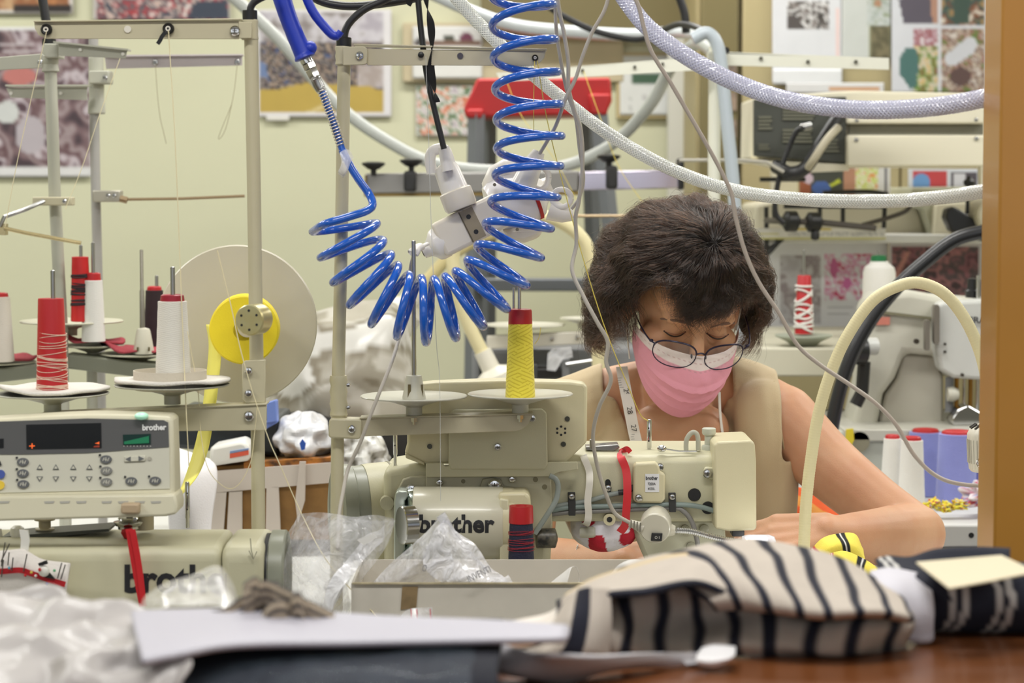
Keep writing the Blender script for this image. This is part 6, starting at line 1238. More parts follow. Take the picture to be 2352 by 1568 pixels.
pr = thing('power_plug', 'large white round adaptor with a red ring and two finger loops behind the coil', 'plug', W(1200, 480, 2.68))
a3 = Vector((0.90, 0.12, 0.40)).normalized(); r0 = W(1150, 480, 2.70)
c = MB(); c.lathe(r0-a3*28*s_, a3, [(30*s_, 0), (62*s_, 8*s_), (70*s_, 20*s_), (72*s_, 50*s_), (66*s_, 88*s_), (60*s_, 100*s_), (58*s_, 104*s_)], 48); ob('adaptor_body', c, mat('adaptor_pearl', (216, 214, 218), 0.3, coat=0.3), pr)
c = MB(); c.lathe(r0+a3*76*s_, a3, [(60*s_, 0), (60.5*s_, 8*s_), (56*s_, 9*s_)], 48); ob('red_ring', c, mat('ring_red', (176, 24, 20), 0.6), pr)
c = MB(); c.lathe(r0+a3*84*s_, a3, [(58*s_, 0), (52*s_, 10*s_), (36*s_, 20*s_), (26*s_, 30*s_), (25*s_, 44*s_)], 40); ob('plug_cone', c, cww, pr)
def loop(par, x, y, rx, ry, Y, r, name='finger_loop', flat=2.2):
    c = MB(); P = [W(x+rx*math.cos(t*PI/12), y+ry*math.sin(t*PI/12), Y) for t in range(25)]; c.tube(P, r*s_, 10, True, flat); ob(name, c, cww, par, smooth=60)
loop(pr, 1290, 455, 22, 20, 2.66, 4.5, flat=1.5)
c = MB(); c.tube(px([(1262, 480), (1296, 492), (1316, 494)], 2.67), [26*s_, 20*s_, 13*s_], 20); ob('cable_spout', c, cww, pr)
c = MB(); c.tube(px([(1140, 470), (1128, 420), (1136, 396), (1160, 384), (1200, 388)], 2.70), [22*s_, 22*s_, 18*s_, 20*s_, 26*s_], 20); ob('adaptor_shoulder', c, cww, pr, smooth=60)
loop(pr, 1240, 408, 20, 26, 2.68, 5, flat=1.5)
c = MB(); c.tube(px([(1200, 430), (1222, 380), (1238, 348)], 2.66), [30*s_, 24*s_, 14*s_], 22); ob('cable_spout', c, cww, pr, smooth=60)
b = MB(); b.prism([(1150, 525), (1250, 520), (1240, 545), (1205, 558), (1175, 556)], 2.67, 0.03); ob('adaptor_foot', b, cwp, pr, bevel=0.006)
for x, y in ((1136, 424), (1188, 527)):
    c = MB(); c.disc(x, y, 2.655, 4, 0.01, 12); ob('pin_mark', c, mat('opening_grey', (120, 112, 98), 0.6), pr)

# ================================================================ loose threads
thm = mat('thread_yellow', (226, 206, 96), 0.7); thc = mat('thread_cream', (232, 222, 184), 0.7)
def thread(label, pts, m=thc, r=0.00045, name='thread'): return cable(name, label, 'thread', pts, r, m, 6, 5)
thread('cream thread running from the middle eyelet down beside the white cone', [(387, 70, 2.47), (390, 120, 2.47), (402, 320, 2.46), (412, 560, 2.46), (424, 860, 2.45), (432, 1030, 2.44), (434, 1070, 2.44)], r=0.0006)
thread('cream thread slanting from the first eyelet across the purple poster', [(107, 72, 2.47), (80, 190, 2.47), (40, 370, 2.47), (12, 520, 2.47)])
thread('cream thread slanting down from the grey stand bar', [(276, 134, 3.4), (230, 260, 3.4), (190, 380, 3.4), (150, 480, 3.4)], r=0.0006)
thread('cream thread going from the reel down into the plastic bags', [(499, 575, 2.45), (530, 700, 2.45), (552, 800, 2.45), (580, 900, 2.45), (618, 1010, 2.45), (640, 1060, 2.45), (700, 1195, 2.45), (760, 1300, 2.40), (870, 1420, 2.36)], r=0.0006)
thread('thread sagging in a curve in front of the taped carton', [(592, 926, 2.47), (584, 1000, 2.47), (576, 1060, 2.47), (550, 1110, 2.47), (520, 1120, 2.47), (480, 1080, 2.47), (462, 1000, 2.47), (455, 900, 2.47), (436, 790, 2.46), (430, 760, 2.46)])
thread('brown thread hanging with a knot from the lilac bar', [(357, 150, 3.735), (362, 220, 3.735), (368, 270, 3.735), (375, 300, 3.735), (382, 330, 3.735)], mat('thread_brown', (150, 140, 110), 0.7), 0.0005)
thread('grey brown thread hanging from the far end of the lilac bar', [(545, 150, 3.735), (536, 220, 3.735), (520, 290, 3.735), (508, 315, 3.735), (503, 312, 3.735), (532, 240, 3.735)], mat('thread_brown', (150, 140, 110), 0.7), 0.0005)
thread('yellow thread hanging straight from the crossbar end of the central stand', [(1228, 140, 2.57), (1226, 220, 2.57), (1226, 300, 2.58)], thm)
thread('yellow thread running from the central crossbar down to the woman collar', [(1234, 140, 2.57), (1262, 300, 2.60), (1330, 560, 2.6), (1385, 740, 2.60), (1440, 880, 2.62), (1470, 950, 2.65), (1488, 966, 2.70)], thm, 0.0006)
thread('yellow thread end curling beside the yellow cone', [(1242, 752, 2.58), (1238, 775, 2.585), (1228, 790, 2.59)], thm)
thread('fine clear thread falling beside the black cable to the lower plate', [(978, 130, 2.56), (984, 300, 2.56), (990, 500, 2.56), (1002, 780, 2.56), (1010, 880, 2.56), (1012, 1150, 2.56)], mat('thread_grey', (196, 198, 196), 0.6), 0.0003)
thread('pair of faint yellow threads slanting in front of the red ladder top', [(1160, 178, 4.178), (1200, 270, 4.1), (1270, 360, 4.1), (1330, 470, 4.1)], thm, 0.0006)
thread('faint yellow thread slanting past the far crossbar', [(1340, 162, 4.178), (1375, 260, 4.1), (1420, 380, 4.1), (1480, 470, 4.1)], thm, 0.0006)
# ================================================================ the seamstress
skin = mat('skin', (206, 160, 126), 0.48, sss=0.2, col2=(198, 146, 112), vs=14, bump=0.12, bs=500)
wm = thing('person', 'woman in a beige sleeveless top and pink face mask, head bowed over her sewing', 'person', (pxX(1540, 3.2), 3.25, 0.0))
def cap(b, pts, rad, n=18, flat=None):
    P = crom(pts, 6) if len(pts) > 2 else [Vector(pts[0]).lerp(Vector(pts[1]), i/8) for i in range(9)]
    m = len(P); k = len(rad)-1
    R = [rad[min(int(i*k/(m-1)), k-1)]+(rad[min(int(i*k/(m-1)), k-1)+1]-rad[min(int(i*k/(m-1)), k-1)])*(i*k/(m-1)-min(int(i*k/(m-1)), k-1)) for i in range(m)]
    b.tube(P, R, n, True); b.ell(P[0], (R[0],)*3, None, 16, 10); b.ell(P[-1], (R[-1],)*3, None, 16, 10)
def remesh(b, voxel, smooth=6, fac=0.5):
    me = bpy.data.meshes.new('tmp'); me.from_pydata([tuple(v) for v in b.v], [], b.f)
    bm = bmesh.new(); bm.from_mesh(me); bmesh.ops.recalc_face_normals(bm, faces=bm.faces); bm.to_mesh(me); bm.free()
    o = bpy.data.objects.new('tmp', me); COL.objects.link(o)
    q = o.modifiers.new('r', 'REMESH'); q.mode = 'VOXEL'; q.voxel_size = voxel
    if smooth: q = o.modifiers.new('s', 'SMOOTH'); q.factor = fac; q.iterations = smooth
    dg = bpy.context.evaluated_depsgraph_get(); dg.update()
    r = bpy.data.meshes.new_from_object(o.evaluated_get(dg)); bpy.data.objects.remove(o)
    out = MB(); a = np.empty(len(r.vertices)*3); r.vertices.foreach_get('co', a)
    out.v = [Vector(p) for p in a.reshape(-1, 3)]; out.f = [tuple(p.vertices) for p in r.polygons]; return out
HC = W(1570, 696, 3.08)
HM = Matrix.Rotation(math.radians(4), 3, 'Y') @ Matrix.Rotation(math.radians(12), 3, 'Z') @ Matrix.Rotation(math.radians(28), 3, 'X')
def H(x, f, u): return HC+HM @ Vector((x, -f, u))
def hell(b, c, r): b.ell(H(*c), (r[0], r[1], r[2]), HM, 28, 18)
sk = MB()
hell(sk, (0, -.012, .03), (.076, .098, .088)); hell(sk, (0, .028, -.035), (.062, .060, .072)); hell(sk, (0, .062, -.096), (.030, .026, .022))
hell(sk, (0, .045, .045), (.064, .052, .052)); hell(sk, (0, .074, .024), (.054, .022, .013))
for s_ in (-1, 1):
    hell(sk, (s_*.043, .054, -.026), (.027, .028, .024)); hell(sk, (s_*.031, .067, .001), (.0165, .0165, .0145)); hell(sk, (s_*.030, .080, .023), (.020, .012, .008))
    hell(sk, (s_*.078, -.005, -.012), (.008, .018, .030)); hell(sk, (s_*.012, .106, -.040), (.009, .010, .008))
cap(sk, [H(0, .084, .016), H(0, .100, -.014), H(0, .114, -.038)], [.008, .0105, .0125]); hell(sk, (0, .086, -.068), (.022, .012, .013))
def w3(x, y, Y): return W(x, y, Y)
# neck and trunk
cap(sk, [H(0, -.02, -.03), w3(1562, 900, 3.16), w3(1555, 985, 3.20)], [.054, .052, .062])
cap(sk, [w3(1270, 962, 3.20), w3(1420, 925, 3.21), w3(1560, 905, 3.22), w3(1680, 915, 3.20), w3(1770, 948, 3.16)], [.050, .056, .058, .056, .050])
sk.ell(w3(1535, 1090, 3.22), (.158, .095, .165), None, 28, 18); sk.ell(w3(1535, 1330, 3.26), (.140, .105, .17), None, 28, 18)
sk.ell(Vector((w3(1540, 1200, 3.3).x, 3.32, .56)), (.175, .13, .12), None, 28, 18)
cap(sk, [w3(1500, 985, 3.12), w3(1620, 985, 3.12)], [.035, .035])
# arms
R_sh, R_el, R_wr = w3(1796, 965, 3.15), w3(2104, 1226, 3.02), w3(1935, 1232, 2.90)
cap(sk, [R_sh, w3(1900, 1068, 3.12), w3(2010, 1158, 3.06), R_el], [.053, .047, .042, .040])
cap(sk, [R_el, w3(2045, 1232, 2.96), R_wr, w3(1900, 1226, 2.885)], [.042, .043, .030, .024])
L_sh, L_el, L_wr = w3(1250, 972, 3.20), w3(1205, 1290, 3.08), w3(1400, 1300, 2.90)
cap(sk, [L_sh, w3(1215, 1130, 3.16), L_el], [.053, .046, .040]); cap(sk, [L_el, w3(1300, 1302, 2.98), L_wr, w3(1430, 1296, 2.88)], [.041, .040, .029, .024])
def hand(wr, d, side, pal, spread, curl, dn):
    """palm plus five bent fingers; d along the hand, side across the knuckles, dn towards the palm"""
    d, side, dn = Vector(d).normalized(), Vector(side).normalized(), Vector(dn).normalized()
    for k in range(4):
        s_ = (k-1.5)*0.019; kn = wr+d*(0.082-0.004*abs(k-1.2))+side*s_
        cap(sk, [wr+side*s_*0.6+d*0.004, kn], [.017, .0118], 12)
        L_ = (0.036, 0.042, 0.039, 0.031)[k]; a = curl
        p1 = kn+(d*math.cos(a*0.5)+dn*math.sin(a*0.5)+side*spread*(k-1.5)*0.12)*L_; p2 = p1+(d*math.cos(a*1.3)+dn*math.sin(a*1.3))*L_*0.68; p3 = p2+(d*math.cos(a*2.0)+dn*math.sin(a*2.0))*L_*0.52
        cap(sk, [kn, p1], [.0095, .0085], 10); cap(sk, [p1, p2], [.0083, .0075], 10); cap(sk, [p2, p3], [.0075, .0062], 10)
    t0 = wr+d*0.024-side*0.026; t1 = t0+(d*0.6-side*0.7+dn*0.4).normalized()*0.036; t2 = t1+(d*0.85-side*0.2+dn*0.5).normalized()*0.030; t3 = t2+(d+dn*0.6).normalized()*0.022
    cap(sk, [wr+d*0.01-side*0.012, t0], [.016, .014], 12); cap(sk, [t0, t1], [.0135, .0105], 10); cap(sk, [t1, t2], [.0102, .0092], 10); cap(sk, [t2, t3], [.009, .0072], 10)
hand(w3(1902, 1226, 2.885), (-1.0, -0.18, -0.05), (0.15, 0.75, 0.64), None, 0.5, 0.55, (-0.1, 0.5, -1))
hand(w3(1430, 1296, 2.88), (1.0, -0.10, 0.06), (0.1, 0.72, 0.6), None, 0.5, 0.5, (0, 0.3, -1))
# legs to the floor
for s_ in (-1, 1):
    hx = w3(1540, 1200, 3.3).x+s_*0.09; cap(sk, [(hx, 3.32, .54), (hx+s_*0.02, 3.12, .55), (hx+s_*0.03, 2.92, .53)], [.085, .075, .058]); cap(sk, [(hx+s_*0.03, 2.92, .52), (hx+s_*0.03, 2.95, .30), (hx+s_*0.03, 2.98, .09)], [.056, .052, .034])
    cap(sk, [(hx+s_*0.03, 3.0, .045), (hx+s_*0.035, 2.88, .035), (hx+s_*0.035, 2.80, .03)], [.036, .036, .027])
body = remesh(sk, 0.0034, 5, 0.5)
ob('body', body, skin, wm, smooth=80, norm=False)
# facial details
fd = mat('lash_dark', (44, 30, 26), 0.6)
for s_ in (-1, 1):
    c = MB(); c.tube(crom([H(s_*.031+dx, .0855-abs(dx)*abs(dx)*22, -.0035+dx*dx*20) for dx in (-.016, -.008, 0, .008, .016)], 4), 0.0010, 8); ob('eyelashes', c, fd, wm)
    c = MB(); c.tube(crom([H(s_*.031+dx, .0868-abs(dx)*abs(dx)*20, .0010+dx*dx*5) for dx in (-.015, 0, .015)], 4), 0.0004, 6); ob('eyelid_crease', c, mat('skin_crease', (150, 98, 80), 0.6), wm)
    c = MB(); c.tube(crom([H(s_*x, f, u) for x, f, u in ((.012, .0965, .021), (.028, .095, .0265), (.045, .084, .0225), (.054, .074, .017))], 5), [.0011, .0019, .0016, .0006], 8, True); ob('eyebrow', c, mat('brow_brown', (120, 92, 78), 0.9), wm)
# ---- mask
mk = MB(); nu, nv = 110, 92; vs = []; cs = []
for j in range(nv+1):
    t = j/nv
    for i in range(nu+1):
        a = -1+2*i/nu; cc = math.cos(a*PI/2)**0.8 if abs(a) < 1 else 0
        xm = .0765-.013*t*t; x = xm*math.sin(a*1.25)/math.sin(1.25)
        f0 = .110+.022*math.sin(min(t/0.45, 1)*PI/2)-.030*max(0, (t-.45)/.55)**1.4
        nose = .006*math.exp(-(a/0.16)**2)*math.exp(-((t-.22)/.25)**2)
        pl = .0048*sum((max(0, 1-abs(t-q-0.05*abs(a)-.05)/.075) if t < q+.05+0.05*abs(a) else max(0, 1-(t-q-.05-0.05*abs(a))/.014)) for q in (.36, .54, .72))*(1-a*a)
        f = .034+(f0-.034)*cc+nose+pl+.0012*nz(x*90, t*9, 3)
        u = -.016-t*(.058+.052*cc)+.004*(1-abs(a))*0
        vs.append(H(x, f, u)); st = abs(t-.078) < .006 and i % 4 < 2
        edge = abs(a) > .86 and (int(t*46) % 2 == 0) and i % 2 == 0 and t > .16
        cs.append(lin((232, 218, 216) if t < .15 else (216, 150, 166) if edge else (232, 158, 178) if not (abs(t-.165) < .006 and i % 4 < 2) else (206, 150, 160)) if not st else lin((206, 172, 174)))
mk.add(vs, [(j*(nu+1)+i, j*(nu+1)+i+1, (j+1)*(nu+1)+i+1, (j+1)*(nu+1)+i) for j in range(nv) for i in range(nu)], cs)
mo_ = ob('face_mask', mk, mat('mask_fabric', (255, 255, 255), 0.75, attr='Col', bump=0.15, bs=900), wm, solid=0.0008, norm=False, label='pink pleated face mask with white upper band')
for s_ in (-1, 1):
    c = MB(); c.tube(crom([H(s_*.072, .036, -.075), H(s_*.078, .02, -.045), H(s_*.083, .0, -.012), H(s_*.084, -.012, .012)], 5), 0.0011, 8); c.tube(crom([H(s_*.073, .036, -.018), H(s_*.081, .012, .004), H(s_*.084, -.012, .012)], 5), 0.0011, 8); ob('ear_loop', c, whitep, mo_)
# ---- glasses
gf = mat('glasses_frame', (38, 34, 58), 0.3, 0.4)
ge = bpy.data.objects.new('glasses', None); COL.objects.link(ge); ge.parent = wm; ge['label'] = 'thin dark framed glasses low on the nose'
gx = {}
for s_ in (-1, 1):
    loopP = []
    for k in range(41):
        a = 2*PI*k/40; ca, sa_ = math.cos(a), math.sin(a)
        ex = math.copysign(abs(ca)**0.82, ca)*.0290; eu = math.copysign(abs(sa_)**0.85, sa_)*(.0185 if sa_ > 0 else .0215)
        x = s_*.0355+ex; loopP.append(H(x, .1195-0.9*max(0, abs(x)-.01)**2*6, -.012+eu))
    b = MB(); b.tube(loopP, 0.0008, 8, False); b.tube(loopP[1:20], 0.0013, 8); ob('rim', b, gf, ge)
    b = MB(); b.add([p for p in loopP[:-1]], [tuple(range(40))]); ob('lens', b, film('lens_film', dens=0.10, bumps=0, rough=0.03), ge)
    b = MB(); b.tube(crom([H(s_*.064, .108, -.003), H(s_*.073, .098, .000), H(s_*.080, .06, .004), H(s_*.082, .0, .008)], 5), 0.0011, 8); ob('temple', b, gf, ge)
    b = MB(); b.ell(H(s_*.069, .103, -.001), (.003, .0025, .0022)); ob('hinge', b, gf, ge)
    b = MB(); b.ell(H(s_*.010, .112, -.018), (.0016, .002, .004)); ob('nose_pad', b, gf, ge)
b = MB(); b.tube(crom([H(-.0075, .1185, -.010), H(0, .1200, -.007), H(.0075, .1185, -.010)], 5), 0.0012, 8); ob('bridge', b, gf, ge)
# ---- hair
pole_d = Vector((0.03, .40, .915)).normalized(); e_f = Vector((0, .915, -.40)).normalized(); e_x = Vector((1, 0, 0))
def sdir(psi, phi): return pole_d*math.cos(phi)+(e_f*math.cos(psi)+e_x*math.sin(psi))*math.sin(phi)
def ext(d, r): return 1/math.sqrt((d.x/r[0])**2+(d.y/r[1])**2+(d.z/r[2])**2)
def phimax(psi):
    a = abs(math.degrees(psi)); s = min(max((a-56)/32, 0), 1); s = s*s*(3-2*s)
    return math.radians(41+ (94+ (12 if psi < 0 else -10))*s + (5*math.sin(psi*4+2.4) if a < 70 else 0))
def hpos(psi, phi, l):
    d = sdir(psi, phi); sk_ = ext(d, (.078, .100, .098)); fr_ = (.140 if d.x < 0 else .124, .122 if d.y > 0 else .15, .150 if d.z > 0 else (.165 if d.x < 0 else .15))
    sh_ = ext(d, fr_); lump = 1+.075*nz(d.x*3.2+5, d.y*3.2, d.z*3.2)+.035*nz(d.x*8+5, d.y*8, d.z*8)
    fm = 1.0
    if d.y > 0.3 and phi > 0.7: fm = 1-0.38*min((phi-0.7)/0.35, 1)*min((d.y-0.3)/0.4, 1)   # fringe hugs the brow
    r = sk_+(sh_*lump-sk_)*l*fm; return H(d.x*r, d.y*r, d.z*r+.004)
b = MB(); n1, n2 = 96, 40
vs = [hpos(2*PI*i/n1-PI, (phimax(2*PI*i/n1-PI)-.07)*(j/n2), 0.80+0.06*math.sin(i*1.7+j*.5)) for j in range(n2+1) for i in range(n1)]
b.add(vs, [(j*n1+i, j*n1+(i+1)%n1, (j+1)*n1+(i+1)%n1, (j+1)*n1+i) for j in range(n2) for i in range(n1)])
hairb = mat('hair_under', (22, 15, 12), 0.6)
hb_ = ob('hair', b, hairb, wm, smooth=80, solid=0.004)
def strands(n, npt, seed, rad):
    r = random.Random(seed); P = []
    for _ in range(n):
        psi = r.uniform(-PI, PI); pm = phimax(psi); ph0 = pm*r.random()**0.75*0.82
        ph1 = min(ph0+math.radians(r.uniform(32, 88)), pm+math.radians(r.gauss(3, 5))); lay = r.uniform(0.72, 1.04); flip = r.gauss(0.0, 0.10)
        cl = nz(psi*2.5, ph0*3, 1.7); wv = r.uniform(0.8, 1.2)
        for k in range(npt):
            t = k/(npt-1); ph = ph0+(ph1-ph0)*t
            dpsi = 0.42*nz(psi*1.6+3, ph*2.2, 0.4)*t+0.16*math.sin(5.5*t*wv+cl*7)*t+0.10*nz(psi*9, ph*5, 8)*t
            dpsi *= min(1.0, 0.8+ph); dpsi += 0.5*nz(cl*3, ph*2.5, psi)*max(0, 0.6-ph)
            l = 0.62+(lay-0.62)*min(1, t*4+0.4)+flip*t*t+0.12*nz(psi*7, ph*6, 2)*t
            P.append(hpos(psi+dpsi+(0.10*t if abs(psi) < 0.7 else 0), ph, l))
    return P
def haircurves(name, P, npt, rad, m):
    cu = bpy.data.hair_curves.new(name); n = len(P)//npt; cu.add_curves([npt]*n); off = wloc(wm)
    cu.position_data.foreach_set('vector', [c for p in P for c in (p-off)])
    at = cu.attributes.get('radius') or cu.attributes.new('radius', 'FLOAT', 'POINT')
    at.data.foreach_set('value', [rad*(1-0.75*(k/(npt-1))**2) for _ in range(n) for k in range(npt)])
    cu.materials.append(m); o = bpy.data.objects.new(name, cu); COL.objects.link(o); o.parent = wm; return o
hm_ = bpy.data.materials.new('hair_brown'); hm_.use_nodes = True; N = hm_.node_tree.nodes; L = hm_.node_tree.links
N.remove(N['Principled BSDF']); hs = N.new('ShaderNodeBsdfHairPrincipled'); hs.parametrization = 'COLOR'
hi = N.new('ShaderNodeHairInfo'); rp = N.new('ShaderNodeValToRGB'); L.new(hi.outputs['Random'], rp.inputs[0])
rp.color_ramp.elements[0].color = lin((14, 7, 4)); rp.color_ramp.elements[1].color = lin((46, 27, 17)); rp.color_ramp.elements.new(0.8).color = lin((22, 12, 7))
L.new(rp.outputs[0], hs.inputs['Color']); hs.inputs['Roughness'].default_value = 0.24; hs.inputs['Radial Roughness'].default_value = 0.5
L.new(hs.outputs[0], N['Material Output'].inputs[0])
h1 = haircurves('hair_strands', strands(15000, 14, 5, 0), 14, 0.00024, hm_); h1['kind'] = 'stuff'
# fringe wisps over the brow and loose curls at the crown
r = random.Random(9); P = []
for _ in range(260):
    psi = r.gauss(0.12, 0.42); ph0 = math.radians(r.uniform(28, 45)); ph1 = phimax(psi)+math.radians(r.uniform(-6, 7)); c_ = r.uniform(-.35, .35)
    for k in range(14):
        t = k/13; P.append(hpos(psi+c_*t*t+0.05*math.sin(6*t), ph0+(ph1-ph0)*t, 1.0-0.25*t))
for _ in range(240):
    psi = r.uniform(-PI, PI); ph0 = math.radians(r.uniform(0, 90)) if abs(psi) > 1 else math.radians(r.uniform(0, 30)); ph1 = ph0+math.radians(r.uniform(12, 32)); lf = r.uniform(.1, .32)
    for k in range(14):
        t = k/13; P.append(hpos(psi+0.3*t*r.choice((1, 1))*nz(psi*3, 1, 1)*3, ph0+(ph1-ph0)*t, 0.9+lf*math.sin(PI*t*0.8)))
h2 = haircurves('loose_hair', P, 14, 0.00020, hm_); h2['kind'] = 'stuff'
# ---- beige top
tb = MB()
cap(tb, [w3(1300, 960, 3.20), w3(1420, 925, 3.21), w3(1560, 908, 3.22), w3(1680, 915, 3.20), w3(1762, 940, 3.165)], [.058, .063, .064, .062, .058])
tb.ell(w3(1535, 1090, 3.22), (.168, .104, .172), None, 28, 18); tb.ell(w3(1535, 1330, 3.26), (.156, .116, .18), None, 28, 18)
tb.ell(w3(1450, 1120, 3.15), (.075, .055, .07), None, 20, 14); tb.ell(w3(1630, 1120, 3.15), (.075, .055, .07), None, 20, 14)
cap(tb, [w3(1752, 940, 3.135), w3(1758, 1010, 3.13), w3(1766, 1100, 3.15), w3(1762, 1240, 3.18)], [.045, .042, .042, .04])
tb.ell(Vector((w3(1540, 1200, 3.3).x, 3.32, .58)), (.185, .14, .11), None, 28, 18)
tm = remesh(tb, 0.0042, 4, 0.5)
xr_ = pxX(1786, 3.15); xl_ = pxX(1262, 3.2)
zV0, zV1 = pz(850, 3.1), pz(1150, 3.1); xa0, xa1 = pxX(1392, 3.1), pxX(1505, 3.1); xb0, xb1 = pxX(1694, 3.1), pxX(1600, 3.1)
keep = []
for f in tm.f:
    c = sum((tm.v[i] for i in f), Vector())/len(f)
    if c.z > pz(1050, 3.15) and (c.x > xr_ or c.x < xl_): continue
    if c.z > zV1:
        k = (zV0-c.z)/(zV0-zV1); xa = xa0+(xa1-xa0)*k; xb = xb0+(xb1-xb0)*k**1.3 if k > 0 else xb0
        if xa < c.x < xb and c.y < 3.24: continue
        if c.z > pz(905, 3.2) and xa0 < c.x < xb0: continue
    keep.append(f)
used = sorted({i for f in keep for i in f}); mp = {i: k for k, i in enumerate(used)}
tp_ = MB(); 
for i in used:
    p = tm.v[i].copy(); w_ = .010*nz(p.x*24+p.z*6, p.z*5, 4)+.004*nz(p.x*60, p.z*12, 1); p.y -= w_ if p.y < 3.25 else 0; tp_.v.append(p)
tp_.f = [tuple(mp[i] for i in f) for f in keep]
ec = {}
for f in tp_.f:
    for i in range(len(f)):
        e = tuple(sorted((f[i], f[(i+1) % len(f)]))); ec[e] = ec.get(e, 0)+1
nb_ = {}
for (a_, b_), k in ec.items():
    if k == 1: nb_.setdefault(a_, []).append(b_); nb_.setdefault(b_, []).append(a_)
for _ in range(14):
    new = {i: (tp_.v[i]+sum((tp_.v[j] for j in n_), Vector())/len(n_))/2 for i, n_ in nb_.items()}
    for i, p in new.items(): tp_.v[i] = p
beige = mat('beige_linen', (198, 178, 142), 0.85, bump=0.35, bs=900, sheen=0.2)
top_ = ob('sleeveless_top', tp_, beige, wm, smooth=80, norm=False, solid=0.0022, label='beige sleeveless top')
b = MB(); b.tube(crom([w3(1778, 876, 3.125), w3(1786, 930, 3.10), w3(1796, 1000, 3.09), w3(1806, 1070, 3.12)], 6), 0.0013, 8); ob('armhole_seam', b, mat('seam_beige_dark', (188, 166, 130), 0.8), top_)
# stool under her
stl = thing('stool', 'black work stool under the seated woman', 'stool', (w3(1540, 1200, 3.3).x, 3.34, 0))
sxx = w3(1540, 1200, 3.3).x
c = MB(); c.lathe((sxx, 3.34, 0.40), (0, 0, 1), [(.17, 0), (.18, .01), (.18, .04), (.15, .055)], 32); ob('seat', c, black, stl)
c = MB(); c.lathe((sxx, 3.34, 0.03), (0, 0, 1), [(.022, 0), (.022, .37)], 14); ob('column', c, steel, stl)
for k in range(5):
    a = k*2*PI/5; c = MB(); c.tube([(sxx, 3.34, .06), (sxx+.16*math.cos(a), 3.33+.16*math.sin(a), .025)], 0.018, 8); ob('foot', c, black, stl)
# measuring tape round her neck
mt = thing('measuring_tape', 'white measuring tape with numbers hanging round the woman neck', 'measuring tape', W(1460, 1000, 3.06))
tpp = px([(1428, 842, 3.10), (1434, 880, 3.085), (1446, 940, 3.065), (1458, 1000, 3.055), (1474, 1060, 3.05), (1486, 1100, 3.04)])
b = MB(); b.ribbon(tpp, 0.0165, (0.1, -1, 0.15), 0.0008); ob('tape_band', b, mat('tape_band_white', (232, 230, 222), 0.4), mt)
b = MB(); b.ribbon(px([(1652, 900, 3.10), (1654, 950, 3.095), (1660, 1000, 3.09), (1668, 1060, 3.07)]), 0.004, (0.6, -1, 0.1), 0.0012); ob('tape_end', b, mat('tape_band_white', (232, 230, 222), 0.4), mt)
Tq = crom(tpp, 6)
for k, (s_, x, y, Yv) in enumerate((('29', 1439, 900, 3.078), ('28', 1447, 942, 3.062), ('27', 1456, 983, 3.054), ('26', 1465, 1024, 3.050))):
    text(s_, (x-8, y-6, x+8, y+6), Yv-0.002, ink, mt, 0.0, roll=1.42, th=0.0002, name='number')
for k in range(34):
    y = 868+k*5.4; x = 1433+(y-880)*0.22+0.00008*(y-880)**2; xe = x-12 if True else x
    c = MB(); L_ = 7 if k % 4 else 10; yv = 3.088-(y-868)*0.00024
    c.tube([W(x-12.5, y, yv-0.0022), W(x-12.5+L_, y-0.6, yv-0.0022)], 0.00022, 4); ob('tick', c, ink, mt, smooth=0)
# necklace and bracelet
c = MB(); c.tube(crom(px([(1622, 962, 3.12), (1604, 990, 3.118), (1580, 1012, 3.12)]), 8), 0.0004, 6); ob('necklace', c, chrome, wm)
c = MB()
for k in range(14): c.ell(W(1327-k*0.9, 1252+k*3.4, 2.925), (.0014, .0014, .0012), None, 8, 6)
ob('bracelet', c, chrome, wm, kind='stuff')
# yellow fabric held by the hand
def ysheet(rows, name, label, seed, fn):
    b = MB(); b.sheet(rows, 12, 12, 0.0012, 40, seed, fn); return tag(ob(name, b, attrf, solid=0.0022, sub=1), label, 'fabric')
def ycol(lo, hi, red=None):
    def f(u, v, p):
        if lo < u < hi: return (226, 224, 220) if abs(u-(lo+hi)/2) < 0.016 else (22, 22, 22)
        if red and red[0] < u < red[1]: return (226, 200, 196) if abs(u-(red[0]+red[1])/2) < .012 else (196, 40, 48)
        return (238, 220, 92)
    return f
ysheet([px([(1862, 1266, 2.84), (1890, 1236, 2.84), (1926, 1226, 2.85), (1962, 1226, 2.86), (1982, 1262, 2.87)]), px([(1876, 1284, 2.82), (1906, 1258, 2.81), (1940, 1250, 2.82), (1968, 1256, 2.83), (1986, 1284, 2.84)]), px([(1880, 1310, 2.83), (1910, 1286, 2.82), (1944, 1280, 2.83), (1972, 1288, 2.83), (1986, 1306, 2.84)])],
       'striped_fabric', 'yellow fabric with a black and white stripe, gripped in the hand', 3, ycol(.44, .60, (0.0, .10)))
ysheet([px([(1905, 1272, 2.80), (1940, 1266, 2.795), (1985, 1285, 2.80), (2015, 1305, 2.80)]), px([(1908, 1292, 2.785), (1940, 1288, 2.78), (1980, 1302, 2.785), (2012, 1322, 2.79)]), px([(1910, 1316, 2.79), (1940, 1312, 2.79), (1980, 1325, 2.79), (2010, 1342, 2.79)])],
       'striped_fabric', 'second yellow striped piece in front of the gripped one, with red stripe end', 6, ycol(.55, .72, (.02, .10)))
